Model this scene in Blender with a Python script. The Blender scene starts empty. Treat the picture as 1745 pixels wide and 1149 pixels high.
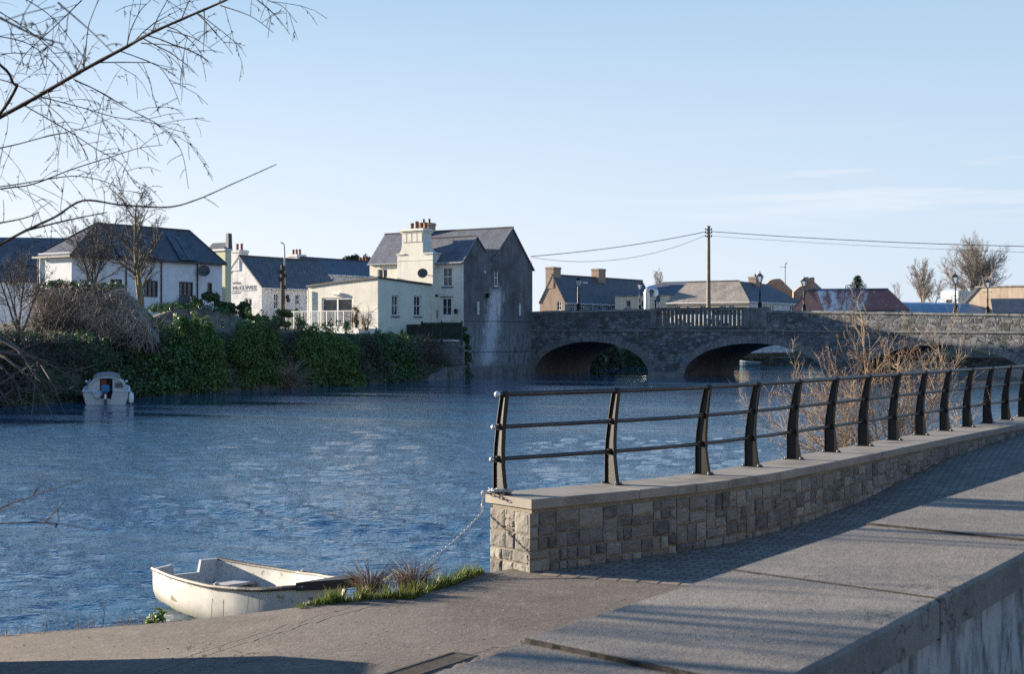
import bpy, math, random
import numpy as np
from mathutils import Vector, Matrix, noise as mnoise

random.seed(7)
rng = np.random.default_rng(7)
sc = bpy.context.scene
COL = sc.collection
R = math.radians
PI = math.pi

# ---------------------------------------------------------------- camera model (photo is 1745 x 1149, 50 mm lens)
F = 2424.0
CX, CY = 872.5, 574.5
EYE = 3.1                                   # metres above the river
T = (0.8208, -0.5712)                       # street grid of the town: along the river fronts
G = (0.5712, 0.8208)                        # and square to them
ANG = math.atan2(T[1], T[0])


def at(px, py, d):
    return Vector(((px - CX) / F * d, d, EYE + (CY - py) / F * d))


def onz(px, py, z):
    d = (EYE - z) * F / (py - CY)
    return Vector(((px - CX) / F * d, d, z))


def zat(py, d):
    return EYE + (CY - py) / F * d


class Wall:
    """A vertical plane in the world: origin, direction angle; hit() gives (along, height) of a sight line."""
    def __init__(s, o, ang):
        s.o = Vector((o[0], o[1])); s.t = Vector((math.cos(ang), math.sin(ang))); s.ang = ang

    def hit(s, px, py):
        rx = (px - CX) / F
        # o + u t = d (rx,1)
        u = (rx * s.o.y - s.o.x) / (s.t.x - rx * s.t.y)
        d = s.o.y + u * s.t.y
        return u, zat(py, d)

    def p(s, u, off=0.0):
        return s.o + s.t * u + Vector((-s.t.y, s.t.x)) * off


# ---------------------------------------------------------------- mesh builder
class MB:
    def __init__(s, xf=None):
        s.v = []; s.f = []; s.xf = xf

    def add(s, vs, fs):
        n = len(s.v)
        if s.xf is not None:
            vs = [s.xf @ Vector(v) for v in vs]
        s.v.extend([tuple(v) for v in vs])
        s.f.extend([tuple(i + n for i in f) for f in fs])

    def quad(s, a, b, c, d):
        s.add([a, b, c, d], [(0, 1, 2, 3)])

    def poly(s, pts):
        s.add(pts, [tuple(range(len(pts)))])

    def box(s, x0, x1, y0, y1, z0, z1):
        s.add([(x0, y0, z0), (x1, y0, z0), (x1, y1, z0), (x0, y1, z0), (x0, y0, z1), (x1, y0, z1), (x1, y1, z1), (x0, y1, z1)],
              [(0, 3, 2, 1), (4, 5, 6, 7), (0, 1, 5, 4), (1, 2, 6, 5), (2, 3, 7, 6), (3, 0, 4, 7)])

    def cbox(s, c, h, rz=0.0, bev=0.0):
        """box about a centre with half sizes, turned about z, edges optionally chamfered at the top"""
        ca, sa = math.cos(rz), math.sin(rz)
        def q(x, y, z): return (c[0] + x * ca - y * sa, c[1] + x * sa + y * ca, c[2] + z)
        if bev <= 0:
            vs = [q(sx * h[0], sy * h[1], sz * h[2]) for sz in (-1, 1) for sx, sy in ((-1, -1), (1, -1), (1, 1), (-1, 1))]
            s.add(vs, [(0, 3, 2, 1), (4, 5, 6, 7), (0, 1, 5, 4), (1, 2, 6, 5), (2, 3, 7, 6), (3, 0, 4, 7)])
        else:
            vs = []
            for z, b in ((-h[2], bev), (-h[2] + bev, 0), (h[2] - bev, 0), (h[2], bev)):
                vs += [q(sx * (h[0] - b), sy * (h[1] - b), z) for sx, sy in ((-1, -1), (1, -1), (1, 1), (-1, 1))]
            fs = [(0, 3, 2, 1), (12, 13, 14, 15)]
            for k in range(3):
                for j in range(4):
                    a = k * 4 + j; b = k * 4 + (j + 1) % 4
                    fs.append((a, b, b + 4, a + 4))
            s.add(vs, fs)

    def prism(s, pts, y0, y1):
        """outline given as (x, z) extruded along y"""
        n = len(pts)
        vs = [(x, y0, z) for x, z in pts] + [(x, y1, z) for x, z in pts]
        fs = [tuple(range(n)), tuple(range(2 * n - 1, n - 1, -1))]
        fs += [(i, i + n, (i + 1) % n + n, (i + 1) % n) for i in range(n)]
        s.add(vs, fs)

    def slab(s, pts, z0, z1):
        """outline (x, y) extruded in z"""
        n = len(pts)
        vs = [(x, y, z0) for x, y in pts] + [(x, y, z1) for x, y in pts]
        fs = [tuple(range(n - 1, -1, -1)), tuple(range(n, 2 * n))]
        fs += [(i, (i + 1) % n, (i + 1) % n + n, i + n) for i in range(n)]
        s.add(vs, fs)

    def sheet(s, pts3, th):
        """a plane polygon in space given thickness along its normal (downwards / inwards)"""
        a, b, c = Vector(pts3[0]), Vector(pts3[1]), Vector(pts3[2])
        nrm = (b - a).cross(c - a).normalized()
        n = len(pts3)
        vs = [Vector(p) for p in pts3] + [Vector(p) - nrm * th for p in pts3]
        fs = [tuple(range(n)), tuple(range(2 * n - 1, n - 1, -1))]
        fs += [(i, i + n, (i + 1) % n + n, (i + 1) % n) for i in range(n)]
        s.add(vs, fs)

    def tube(s, pts, rad, sides=6, cap=True):
        pts = [Vector(p) for p in pts]
        n = len(pts)
        if not hasattr(rad, '__len__'):
            rad = [rad] * n
        vs = []
        d = (pts[1] - pts[0]).normalized()
        up = Vector((0, 0, 1)) if abs(d.z) < .9 else Vector((1, 0, 0))
        u = d.cross(up).normalized()
        for i in range(n):
            if i == 0: d = pts[1] - pts[0]
            elif i == n - 1: d = pts[i] - pts[i - 1]
            else: d = pts[i + 1] - pts[i - 1]
            d = d.normalized()
            u = (u - d * u.dot(d))
            if u.length < 1e-6: u = d.orthogonal()
            u.normalize()
            w = d.cross(u)
            for k in range(sides):
                a = 2 * PI * k / sides
                vs.append(pts[i] + (u * math.cos(a) + w * math.sin(a)) * rad[i])
        fs = []
        for i in range(n - 1):
            for k in range(sides):
                a = i * sides + k; b = i * sides + (k + 1) % sides
                fs.append((a, b, b + sides, a + sides))
        if cap:
            fs.append(tuple(range(sides - 1, -1, -1)))
            fs.append(tuple(range((n - 1) * sides, n * sides)))
        s.add(vs, fs)

    def lathe(s, prof, sides=16, c=(0, 0, 0), sx=1.0, sy=1.0, rot=0.0):
        vs = []
        for r, z in prof:
            for k in range(sides):
                a = 2 * PI * k / sides + rot
                vs.append((c[0] + r * math.cos(a) * sx, c[1] + r * math.sin(a) * sy, c[2] + z))
        fs = []
        n = len(prof)
        for i in range(n - 1):
            for k in range(sides):
                a = i * sides + k; b = i * sides + (k + 1) % sides
                fs.append((a, b, b + sides, a + sides))
        fs.append(tuple(range(sides - 1, -1, -1)))
        fs.append(tuple(range((n - 1) * sides, n * sides)))
        s.add(vs, fs)

    def ball(s, c, r, seg=10, sx=1, sy=1, sz=1):
        prof = [(r * math.sin(PI * i / 6) + 1e-4, -r * math.cos(PI * i / 6) * sz) for i in range(7)]
        s.lathe(prof, seg, c, sx, sy)

    def mesh(s, name):
        me = bpy.data.meshes.new(name)
        me.from_pydata(s.v, [], s.f)
        me.validate(); me.update()
        return me

    def islands(s):
        par = list(range(len(s.v)))
        def find(a):
            while par[a] != a:
                par[a] = par[par[a]]; a = par[a]
            return a
        for f in s.f:
            r = find(f[0])
            for i in f[1:]: par[find(i)] = r
        grp = {}
        for f in s.f: grp.setdefault(find(f[0]), []).append(f)
        out = []
        for fs in grp.values():
            idx = {}; m_ = MB()
            for f in fs:
                for i in f:
                    if i not in idx: idx[i] = len(m_.v); m_.v.append(s.v[i])
                m_.f.append(tuple(idx[i] for i in f))
            out.append(m_)
        return out

    def build_each(s, name, mat, parent=None, smooth=False):
        """every loose piece an object of its own"""
        return [m_.build(name, mat, parent, smooth) for m_ in s.islands()]

    def build(s, name, mat, parent=None, smooth=False):
        me = s.mesh(name)
        me.materials.append(mat)
        if smooth:
            me.polygons.foreach_set('use_smooth', [True] * len(me.polygons))
            try: me.set_sharp_from_angle(angle=R(40))
            except Exception: pass
        o = bpy.data.objects.new(name, me)
        COL.objects.link(o)
        if parent is not None: o.parent = parent
        return o


def tag(o, label=None, cat=None, group=None, kind=None):
    if label: o['label'] = label
    if cat: o['category'] = cat
    if group: o['group'] = group
    if kind: o['kind'] = kind
    return o


def thing(name, label, cat, loc=(0, 0, 0), rz=0.0, group=None):
    o = bpy.data.objects.new(name, None)
    COL.objects.link(o)
    o.location = loc; o.rotation_euler = (0, 0, rz); o.empty_display_size = .3
    return tag(o, label, cat, group)


def copy_tree(o, parent=None):
    c = o.copy(); COL.objects.link(c)
    if parent is not None: c.parent = parent
    for ch in list(o.children):
        copy_tree(ch, c)
    return c


def quads_obj(name, V, mat, parent=None, tri=False):
    """numpy array (n,4,3) of loose quads -> one mesh"""
    V = np.asarray(V, dtype=np.float32)
    n = len(V); k = V.shape[1]
    me = bpy.data.meshes.new(name)
    me.vertices.add(n * k)
    me.vertices.foreach_set('co', V.reshape(-1))
    me.loops.add(n * k)
    me.loops.foreach_set('vertex_index', np.arange(n * k, dtype=np.int32))
    me.polygons.add(n)
    me.polygons.foreach_set('loop_start', np.arange(0, n * k, k, dtype=np.int32))
    me.polygons.foreach_set('loop_total', np.full(n, k, dtype=np.int32))
    me.update(calc_edges=True)
    me.materials.append(mat)
    o = bpy.data.objects.new(name, me); COL.objects.link(o)
    if parent is not None: o.parent = parent
    return o


# ---------------------------------------------------------------- materials
def NT(name):
    m = bpy.data.materials.new(name); m.use_nodes = True
    nt = m.node_tree
    b = nt.nodes['Principled BSDF']
    return m, nt, b


def nd(nt, typ, ins=None, **props):
    n = nt.nodes.new(typ)
    for k, v in props.items(): setattr(n, k, v)
    if ins:
        for k, v in ins.items():
            if isinstance(v, bpy.types.NodeSocket): nt.links.new(v, n.inputs[k])
            else: n.inputs[k].default_value = v
    return n


def c4(c): return (c[0], c[1], c[2], 1.0)


def math_(nt, op, a, b=None, c=None, clamp=False):
    n = nt.nodes.new('ShaderNodeMath'); n.operation = op; n.use_clamp = clamp
    for i, v in enumerate((a, b, c)):
        if v is None: continue
        if isinstance(v, bpy.types.NodeSocket): nt.links.new(v, n.inputs[i])
        else: n.inputs[i].default_value = v
    return n.outputs[0]


def mix(nt, f, a, b, typ='MIX'):
    n = nt.nodes.new('ShaderNodeMix'); n.data_type = 'RGBA'; n.blend_type = typ
    for i, v in ((0, f), (6, a), (7, b)):
        if isinstance(v, bpy.types.NodeSocket): nt.links.new(v, n.inputs[i])
        else: n.inputs[i].default_value = v if i == 0 else c4(v)
    return n.outputs[2]


def ramp(nt, f, p0, p1):
    n = nd(nt, 'ShaderNodeMapRange', {0: f, 1: p0, 2: p1, 3: 0.0, 4: 1.0})
    n.clamp = True
    return n.outputs[0]


def coords(nt, scale=(1, 1, 1), rot=(0, 0, 0), what='Object'):
    tc = nt.nodes.new('ShaderNodeTexCoord')
    mp = nd(nt, 'ShaderNodeMapping', {'Vector': tc.outputs[what], 'Scale': scale, 'Rotation': rot})
    return mp.outputs[0]


def noise(nt, vec, scale, detail=4, rough=.55, out=0):
    return nd(nt, 'ShaderNodeTexNoise', {'Vector': vec, 'Scale': scale, 'Detail': detail, 'Roughness': rough}).outputs[out]


def bump(nt, b, h, strength=.4, dist=.02):
    n = nd(nt, 'ShaderNodeBump', {'Height': h, 'Strength': strength, 'Distance': dist})
    nt.links.new(n.outputs[0], b.inputs['Normal'])


def mat(name, col, rough=.85, var=.2, vs=1.5, stain=None, ss=.6, slo=.5, shi=.68, streak=None, kstr=.6, fine=30., bs=.25, bd=.01, spec=.35, metal=0.0):
    """general weathered surface: base colour, broad variation, a stain colour in blotches, a streak colour in vertical runs"""
    m, nt, b = NT(name)
    v = coords(nt)
    n1 = noise(nt, v, vs, 5, .6)
    c = mix(nt, ramp(nt, n1, .3, .7), [x * (1 - var) for x in col], [min(1, x * (1 + var)) for x in col])
    if stain:
        n2 = noise(nt, v, ss, 6, .65)
        c = mix(nt, ramp(nt, n2, slo, shi), c, stain)
    if streak:
        v2 = coords(nt, (1.0, 1.0, .08))
        n3 = noise(nt, v2, 3.0, 4, .6)
        c = mix(nt, math_(nt, 'MULTIPLY', ramp(nt, n3, .5, .72), kstr), c, streak)
    n4 = noise(nt, v, fine, 3, .6)
    c = mix(nt, .35, c, mix(nt, ramp(nt, n4, .25, .75), [x * .6 for x in (.9, .9, .9)], (1, 1, 1)), 'MULTIPLY')
    nt.links.new(c, b.inputs['Base Color'])
    b.inputs['Roughness'].default_value = rough
    b.inputs['Specular IOR Level'].default_value = spec
    b.inputs['Metallic'].default_value = metal
    if bs > 0: bump(nt, b, n4, bs, bd)
    return m


def xz_vec(nt, kx=1.0, kz=1.0, ky=0.0):
    """object coordinates folded to (x + y, z) so upright walls of either direction are patterned"""
    tc = nt.nodes.new('ShaderNodeTexCoord')
    s = nd(nt, 'ShaderNodeSeparateXYZ', {0: tc.outputs['Object']})
    x = math_(nt, 'ADD', s.outputs[0], s.outputs[1])
    return nd(nt, 'ShaderNodeCombineXYZ', {0: math_(nt, 'MULTIPLY', x, kx), 1: math_(nt, 'MULTIPLY', s.outputs[2], kz), 2: 0.0}).outputs[0]


def slate(name, col, col2, bw=.28, rh=.16, lichen=None):
    """roof of slates in courses with differing tones"""
    m, nt, b = NT(name)
    v = xz_vec(nt, 1, 1.25)
    br = nd(nt, 'ShaderNodeTexBrick', {'Vector': v, 'Color1': c4(col), 'Color2': c4(col2), 'Mortar': c4([x * .35 for x in col]), 'Scale': 1.0,
            'Mortar Size': .008, 'Brick Width': bw, 'Row Height': rh, 'Bias': 0.0})
    c = br.outputs[0]
    vo = coords(nt)
    n = noise(nt, vo, .9, 6, .65)
    c = mix(nt, ramp(nt, n, .35, .7), c, [x * 1.75 for x in col])
    c = mix(nt, math_(nt, 'MULTIPLY', ramp(nt, noise(nt, coords(nt, (1, 1, .3)), 1.6, 6, .7), .5, .66), .55), c, [x * .5 for x in col])
    if lichen:
        n2 = noise(nt, vo, 3.5, 5, .7)
        c = mix(nt, ramp(nt, n2, .58, .7), c, lichen)
    nt.links.new(c, b.inputs['Base Color'])
    b.inputs['Roughness'].default_value = .55
    sx = nd(nt, 'ShaderNodeSeparateXYZ', {0: v})
    saw = math_(nt, 'FRACT', math_(nt, 'DIVIDE', sx.outputs[1], rh))
    h = math_(nt, 'ADD', math_(nt, 'MULTIPLY', saw, -.5), br.outputs[1])
    bump(nt, b, math_(nt, 'MULTIPLY', h, -1.0), .5, .012)
    return m


def rubble(name, col, col2, mortar, sx=3.0, sz=6.0, blotch=None, bl=(.5, .7), bs=.6, bd=.03, moss=None):
    """random rubble masonry: voronoi stones flattened into rough courses"""
    m, nt, b = NT(name)
    v = xz_vec(nt, sx, sz)
    v = nd(nt, 'ShaderNodeVectorMath', {0: v, 1: nd(nt, 'ShaderNodeVectorMath', {0: nd(nt, 'ShaderNodeTexNoise', {'Vector': v, 'Scale': 1.3}).outputs[1], 'Scale': .45}, operation='SCALE').outputs[0]}).outputs[0]
    vo = nd(nt, 'ShaderNodeTexVoronoi', {'Vector': v, 'Scale': 1.0, 'Randomness': .85}, feature='F1', distance='CHEBYCHEV')
    ve = nd(nt, 'ShaderNodeTexVoronoi', {'Vector': v, 'Scale': 1.0, 'Randomness': .85}, feature='DISTANCE_TO_EDGE')
    hs = nd(nt, 'ShaderNodeSeparateColor', {0: vo.outputs['Color']})
    c = mix(nt, hs.outputs[0], col, col2)
    ob = coords(nt)
    n = noise(nt, ob, 6.0, 6, .7)
    c = mix(nt, math_(nt, 'MULTIPLY', ramp(nt, n, .3, .75), .6), c, [x * .45 for x in col])
    e = ramp(nt, ve.outputs[0], .02, .09)
    c = mix(nt, e, mortar, c)
    if blotch:
        nb = noise(nt, ob, .45, 7, .68)
        c = mix(nt, ramp(nt, nb, *bl), c, blotch)
    if moss:
        sp = nd(nt, 'ShaderNodeSeparateXYZ', {0: ob})
        f = math_(nt, 'MULTIPLY', ramp(nt, noise(nt, ob, 1.2, 6, .7), .5, .62), .8)
        c = mix(nt, f, c, moss)
    nt.links.new(c, b.inputs['Base Color'])
    b.inputs['Roughness'].default_value = .9
    h = math_(nt, 'ADD', math_(nt, 'MULTIPLY', e, 1.0), math_(nt, 'MULTIPLY', n, .8))
    bump(nt, b, h, bs, bd)
    return m


def leaf_mat(name, cols, rough=.45, trans=.25):
    """leaf colour picked at random for every leaf"""
    m, nt, b = NT(name)
    g = nt.nodes.new('ShaderNodeNewGeometry')
    cr = nt.nodes.new('ShaderNodeValToRGB')
    nt.links.new(g.outputs['Random Per Island'], cr.inputs[0])
    el = cr.color_ramp.elements
    while len(el) < len(cols): el.new(.5)
    for i, c in enumerate(cols):
        el[i].position = i / max(1, len(cols) - 1); el[i].color = c4(c)
    nt.links.new(cr.outputs[0], b.inputs['Base Color'])
    b.inputs['Roughness'].default_value = rough
    b.inputs['Specular IOR Level'].default_value = .35
    if trans:
        tr = nd(nt, 'ShaderNodeBsdfTranslucent', {'Color': cr.outputs[0]})
        mx = nd(nt, 'ShaderNodeMixShader', {0: trans, 1: b.outputs[0], 2: tr.outputs[0]})
        nt.links.new(mx.outputs[0], nt.nodes['Material Output'].inputs[0])
    return m


def glass_mat(name, col=(.012, .016, .02), rough=.06):
    m, nt, b = NT(name)
    v = coords(nt)
    n = noise(nt, v, 1.7, 3, .5)
    c = mix(nt, ramp(nt, n, .35, .65), [x * .5 for x in col], [x * 1.8 for x in col])
    nt.links.new(c, b.inputs['Base Color'])
    b.inputs['Roughness'].default_value = rough
    b.inputs['IOR'].default_value = 1.5
    return m


M = {}
M['cream'] = mat('cream_render', (.76, .725, .62), var=.08, vs=.6, stain=(.6, .57, .47), ss=.5, slo=.5, shi=.8, streak=(.45, .42, .34), kstr=.35, fine=14)
M['cream_trim'] = mat('cream_moulding', (.77, .74, .64), var=.06, streak=(.4, .38, .3), kstr=.4, fine=14)
M['greenish'] = mat('pale_green_render', (.68, .71, .60), var=.06, vs=.6, stain=(.6, .64, .54), ss=.4, slo=.5, shi=.8, streak=(.46, .46, .36), kstr=.25, fine=14)
M['white'] = mat('white_render', (.76, .77, .79), var=.07, vs=.8, stain=(.6, .6, .6), ss=.7, slo=.5, shi=.8, streak=(.45, .45, .44), kstr=.35, fine=18, bs=.4, bd=.02)
M['white_old'] = mat('weathered_white_render', (.74, .73, .72), var=.1, vs=1.2, stain=(.45, .44, .44), ss=1.3, slo=.5, shi=.72, streak=(.38, .37, .36), kstr=.5, fine=12)
M['white_paint'] = mat('white_paint', (.78, .78, .77), rough=.5, var=.05, bs=.05)
M['grey_paint'] = mat('grey_paint', (.3, .31, .32), rough=.5, var=.1)
M['dark_paint'] = mat('dark_paint', (.035, .04, .045), rough=.45, var=.2)
M['yellow_render'] = mat('pale_yellow_render', (.66, .64, .42), var=.06, vs=.5, streak=(.5, .48, .34), kstr=.3, fine=14)
M['grey_render'] = mat('grey_render', (.3, .31, .32), var=.15, vs=.8, streak=(.18, .18, .18), kstr=.5)
M['brown_render'] = mat('brown_dash_render', (.37, .27, .2), var=.12, vs=1.0, streak=(.2, .15, .12), kstr=.5, stain=(.28, .21, .16), ss=.8)
M['peach'] = mat('peach_render', (.7, .6, .47), var=.06, vs=.8, streak=(.5, .43, .35), kstr=.35)
M['tan'] = mat('tan_render', (.56, .47, .35), var=.1, vs=.8, streak=(.3, .26, .2), kstr=.5)
M['rusty_wall'] = mat('rust_stained_concrete', (.42, .35, .27), var=.15, vs=.8, stain=(.3, .16, .08), ss=.6, slo=.45, shi=.75, streak=(.22, .13, .08), kstr=.7)
M['slate'] = slate('blue_grey_slate', (.06, .066, .082), (.1, .105, .125))
M['slate_dark'] = slate('dark_slate', (.04, .048, .06), (.072, .082, .098), lichen=(.12, .12, .11))
M['slate_brown'] = slate('brown_grey_tiles', (.17, .15, .13), (.24, .21, .185), lichen=(.3, .28, .25))
M['ridge'] = mat('ridge_tile', (.07, .07, .075), var=.2)
M['stone'] = rubble('bridge_rubble', (.075, .08, .088), (.32, .32, .31), (.13, .13, .13), 1.7, 3.6, blotch=(.075, .078, .08), bl=(.55, .75), bs=.9, bd=.05, moss=(.055, .065, .04))
M['stone_trim'] = mat('weathered_limestone', (.25, .245, .23), var=.2, vs=1.2, stain=(.1, .105, .1), ss=.9, slo=.45, shi=.7, streak=(.06, .065, .06), kstr=.6, fine=12)
M['arch_stone'] = mat('arch_stone', (.22, .215, .205), var=.25, vs=2.5, stain=(.1, .1, .1), ss=1.0, slo=.45, shi=.7)
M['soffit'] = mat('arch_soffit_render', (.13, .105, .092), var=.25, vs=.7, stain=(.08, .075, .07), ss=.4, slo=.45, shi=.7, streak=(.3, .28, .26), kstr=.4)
M['garden_wall'] = rubble('garden_rubble', (.2, .19, .18), (.33, .31, .29), (.13, .125, .12), 3.0, 6.5, moss=(.06, .075, .04))
M['brick_ruin'] = rubble('ruin_brick', (.42, .17, .09), (.55, .36, .22), (.4, .34, .28), 2.2, 4.5, blotch=(.25, .22, .18))
M['pot'] = mat('terracotta_pot', (.2, .085, .055), var=.2, vs=6)
M['glass'] = glass_mat('window_glass')
M['skylight'] = glass_mat('skylight_glass', (.05, .06, .07), .03)
M['black'] = mat('black_iron', (.009, .01, .011), rough=.5, var=.25, vs=3, fine=60, bs=.12, bd=.003, spec=.3)
M['lead'] = mat('lead_flashing', (.2, .21, .23), rough=.6)
M['pole'] = mat('weathered_pole_timber', (.24, .19, .14), var=.25, vs=3, streak=(.12, .1, .08), kstr=.6)
M['steel'] = mat('galvanised_steel', (.55, .57, .6), rough=.3, metal=.9, var=.12, bs=.05)
M['wire'] = mat('cable_rubber', (.03, .03, .032), rough=.6)
M['lamp_glass'] = mat('frosted_lamp_glass', (.62, .66, .68), rough=.2, var=.05, bs=0)
M['dish'] = mat('dish_grey', (.085, .085, .09), rough=.5, var=.1)
# ================================================================ river, slipway, path
def interp(x, xs, ys):
    return float(np.interp(x, xs, ys))


def zg(x, y):
    q = .56 * x + .83 * y
    zp = interp(q, [12.6, 16.5, 19.4, 23.8, 29.5, 40], [0, .02, .1, .42, .58, .7])
    zs = interp(x, [-9, -4.9, -3.46, -1.85, -.3], [-.1, .22, .39, .585, .63])
    return zs + zp


# --- water: real wavelets near to, finer ripples as bump
m, nt, b = NT('river_water')
gw = nt.nodes.new('ShaderNodeNewGeometry')
def wv(sx, sy, rz):
    return nd(nt, 'ShaderNodeMapping', {'Vector': gw.outputs['Position'], 'Scale': (sx, sy, 1), 'Rotation': (0, 0, R(rz))}).outputs[0]
n1 = noise(nt, wv(1.0, 1.5, 12), 5.0, 3, .6)
n3 = noise(nt, wv(1, 1.3, 5), 13.0, 2, .5)
at_ = nd(nt, 'ShaderNodeAttribute', attribute_name='ruffle').outputs['Fac']
h = math_(nt, 'ADD', math_(nt, 'MULTIPLY', n1, 1.0), math_(nt, 'MULTIPLY', n3, .3))
bump(nt, b, math_(nt, 'MULTIPLY', h, at_), 1.0, .05)
b.inputs['Base Color'].default_value = (.018, .078, .145, 1)
b.inputs['Roughness'].default_value = .03
b.inputs['IOR'].default_value = 1.333
M['water'] = m
rw_ = np.random.default_rng(11)


def softnoise(X, Y, lx, ly, n=9, rg=rw_):
    """smooth random field in about -1..1"""
    f = np.zeros_like(X)
    for i in range(n):
        a = rg.normal(0, .5); k = rg.uniform(.5, 1.6)
        f += np.sin(2 * PI * k * ((X * math.cos(a) + Y * math.sin(a) * .3) / lx + (Y * math.cos(a) - X * math.sin(a) * .3) / ly * rg.uniform(.6, 1.2)) + rg.uniform(0, 6.28))
    return f / math.sqrt(n) * .8


rows = [8.0]
while rows[-1] < 150: rows.append(rows[-1] * 1.0058 + .004)
ys = np.array(rows)
ks = np.concatenate([[-8, -3, -1.6], np.linspace(-1.1, -.45, 60), np.linspace(-.44, .44, 560), np.linspace(.45, 1.1, 60), [1.6, 3, 8]])
X = ys[:, None] * ks[None, :]; Y = np.repeat(ys[:, None], len(ks), 1)
bankd = .9 * X - .43 * Y
nz = softnoise(X, Y, 22, 5)
shel = np.clip((bankd + nz * 4.5 + 46) / 9.5, 0, 1)
far_ = np.clip((102 - Y + nz * 7) / 18, 0, 1)
patch = np.clip(.78 + .42 * softnoise(X, Y, 20, 9) + .12 * softnoise(X, Y, 5, 2.2), .3, 1)
ruf = (.05 + .95 * shel) * (.2 + .8 * far_) * patch
Z = np.zeros_like(X)
for i in range(64):
    lam = .18 * (8.0 ** rw_.uniform(0, 1)); a = rw_.normal(.25, .7); k = 2 * PI / lam
    res = np.clip((lam / 2.6 - np.maximum(Y * .0064, Y * .0016)) / (lam / 5), 0, 1)          # drop waves the grid cannot carry
    ph = k * (X * math.sin(a) - Y * math.cos(a)) + rw_.uniform(0, 6.28)
    amp_ = .042 * lam / 2 / PI * (1.0 if lam < .7 else .75)
    Z += amp_ * res * (np.sin(ph) + .25 * np.sin(2 * ph + .6))
Z = Z * ruf * np.clip((145 - Y) / 20, 0, 1)
V_ = np.stack([X, Y, Z], -1).reshape(-1, 3).astype(np.float32)
nr, nc = X.shape
ii = (np.arange(nr - 1)[:, None] * nc + np.arange(nc - 1)[None, :]).reshape(-1)
Fq = np.stack([ii, ii + 1, ii + nc + 1, ii + nc], 1).astype(np.int32)
me = bpy.data.meshes.new('river_water')
me.vertices.add(len(V_)); me.vertices.foreach_set('co', V_.reshape(-1))
me.loops.add(len(Fq) * 4); me.loops.foreach_set('vertex_index', Fq.reshape(-1))
me.polygons.add(len(Fq)); me.polygons.foreach_set('loop_start', np.arange(0, len(Fq) * 4, 4, dtype=np.int32)); me.polygons.foreach_set('loop_total', np.full(len(Fq), 4, dtype=np.int32))
me.polygons.foreach_set('use_smooth', np.ones(len(Fq), dtype=bool))
me.update(calc_edges=True)
at2 = me.attributes.new('ruffle', 'FLOAT', 'POINT'); at2.data.foreach_set('value', ruf.reshape(-1).astype(np.float32))
me.materials.append(m)
wo = bpy.data.objects.new('river_water', me); COL.objects.link(wo); tag(wo, kind='structure')
mb = MB()
mb.quad((-160, 6, -1.3), (190, 6, -1.3), (190, 420, -1.3), (-160, 420, -1.3))
tag(mb.build('river_bed', mat('river_bed', (.05, .045, .035))), kind='structure')

# --- quay wall line: the front edge of its coping, read off the photograph at coping height 1.4
QTOP = 1.4
QF = [onz(px, py, QTOP).xy for px, py in ((905, 852), (1000, 843.5), (1085, 835.7), (1169, 828.4), (1247, 819.5), (1300, 810.5), (1392, 795), (1463, 779),
                                           (1534, 763.5), (1600, 750), (1675.5, 735.6), (1745, 722))]
QF += [QF[-1] + Vector((.56, .83)) * 4, QF[-1] + Vector((.56, .83)) * 9]
for _ in range(2):                                  # soften reading jitter
    QF = [QF[0]] + [(QF[i - 1] + QF[i] * 2 + QF[i + 1]) / 4 for i in range(1, len(QF) - 1)] + [QF[-1]]
QL = [0.0]
for i in range(1, len(QF)): QL.append(QL[-1] + (QF[i] - QF[i - 1]).length)
QLEN = QL[-1]


def qp(u, off=0.0):
    """point at arc length u along the quay front, off metres towards the river"""
    i = 0
    while i < len(QL) - 2 and QL[i + 1] < u: i += 1
    d = (QF[i + 1] - QF[i]).normalized()
    # smooth direction
    ta = d
    if i + 2 < len(QF) and i > 0:
        f = (u - QL[i]) / (QL[i + 1] - QL[i])
        d0 = (QF[i + 1] - QF[i - 1]).normalized(); d1 = (QF[i + 2] - QF[i]).normalized()
        ta = (d0 * (1 - f) + d1 * f).normalized()
    p = QF[i] + d * (u - QL[i])
    return p + Vector((-ta.y, ta.x)) * off, ta


# --- concrete slipway and its continuation under the path
EDGE = [Vector(p) for p in ((-5.35, 4.0), (-5.35, 8.0), (-5.35, 11.0), (-5.35, 13.75))]
EDGE += [onz(px, py, z).xy for px, py, z in ((0, 1085, .22), (120, 1074, .31), (250, 1062, .39), (400, 1046, .5), (540, 1031, .585), (640, 1024, .6), (703, 1021, .61), (732, 1010, .62), (778, 994, .625), (824, 978, .63))]
EDGE += [qp(u, .35)[0] for u in np.arange(.3, QLEN, 1.0)]
m, nt, b = NT('slipway_concrete')
ob = coords(nt)
n1 = noise(nt, ob, .55, 7, .65); n2 = noise(nt, ob, 3.0, 6, .7); n3 = noise(nt, ob, 55, 3, .6)
br_ = noise(nt, coords(nt, (3, 30, 1), (0, 0, R(-25))), 1.5, 4, .6)
c = mix(nt, ramp(nt, n1, .34, .68), (.07, .055, .043), (.15, .12, .094))
c = mix(nt, math_(nt, 'MULTIPLY', ramp(nt, n2, .52, .75), .6), c, (.215, .18, .145))
c = mix(nt, math_(nt, 'MULTIPLY', ramp(nt, br_, .5, .7), .35), c, (.09, .08, .07))
c = mix(nt, math_(nt, 'MULTIPLY', ramp(nt, n3, .45, .7), .55), c, (.035, .03, .026))
n5 = noise(nt, ob, 18, 5, .75)
c = mix(nt, math_(nt, 'MULTIPLY', ramp(nt, n5, .54, .7), .6), c, (.26, .225, .185))
c = mix(nt, math_(nt, 'MULTIPLY', ramp(nt, n5, .44, .32), .6), c, (.035, .03, .026))
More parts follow.
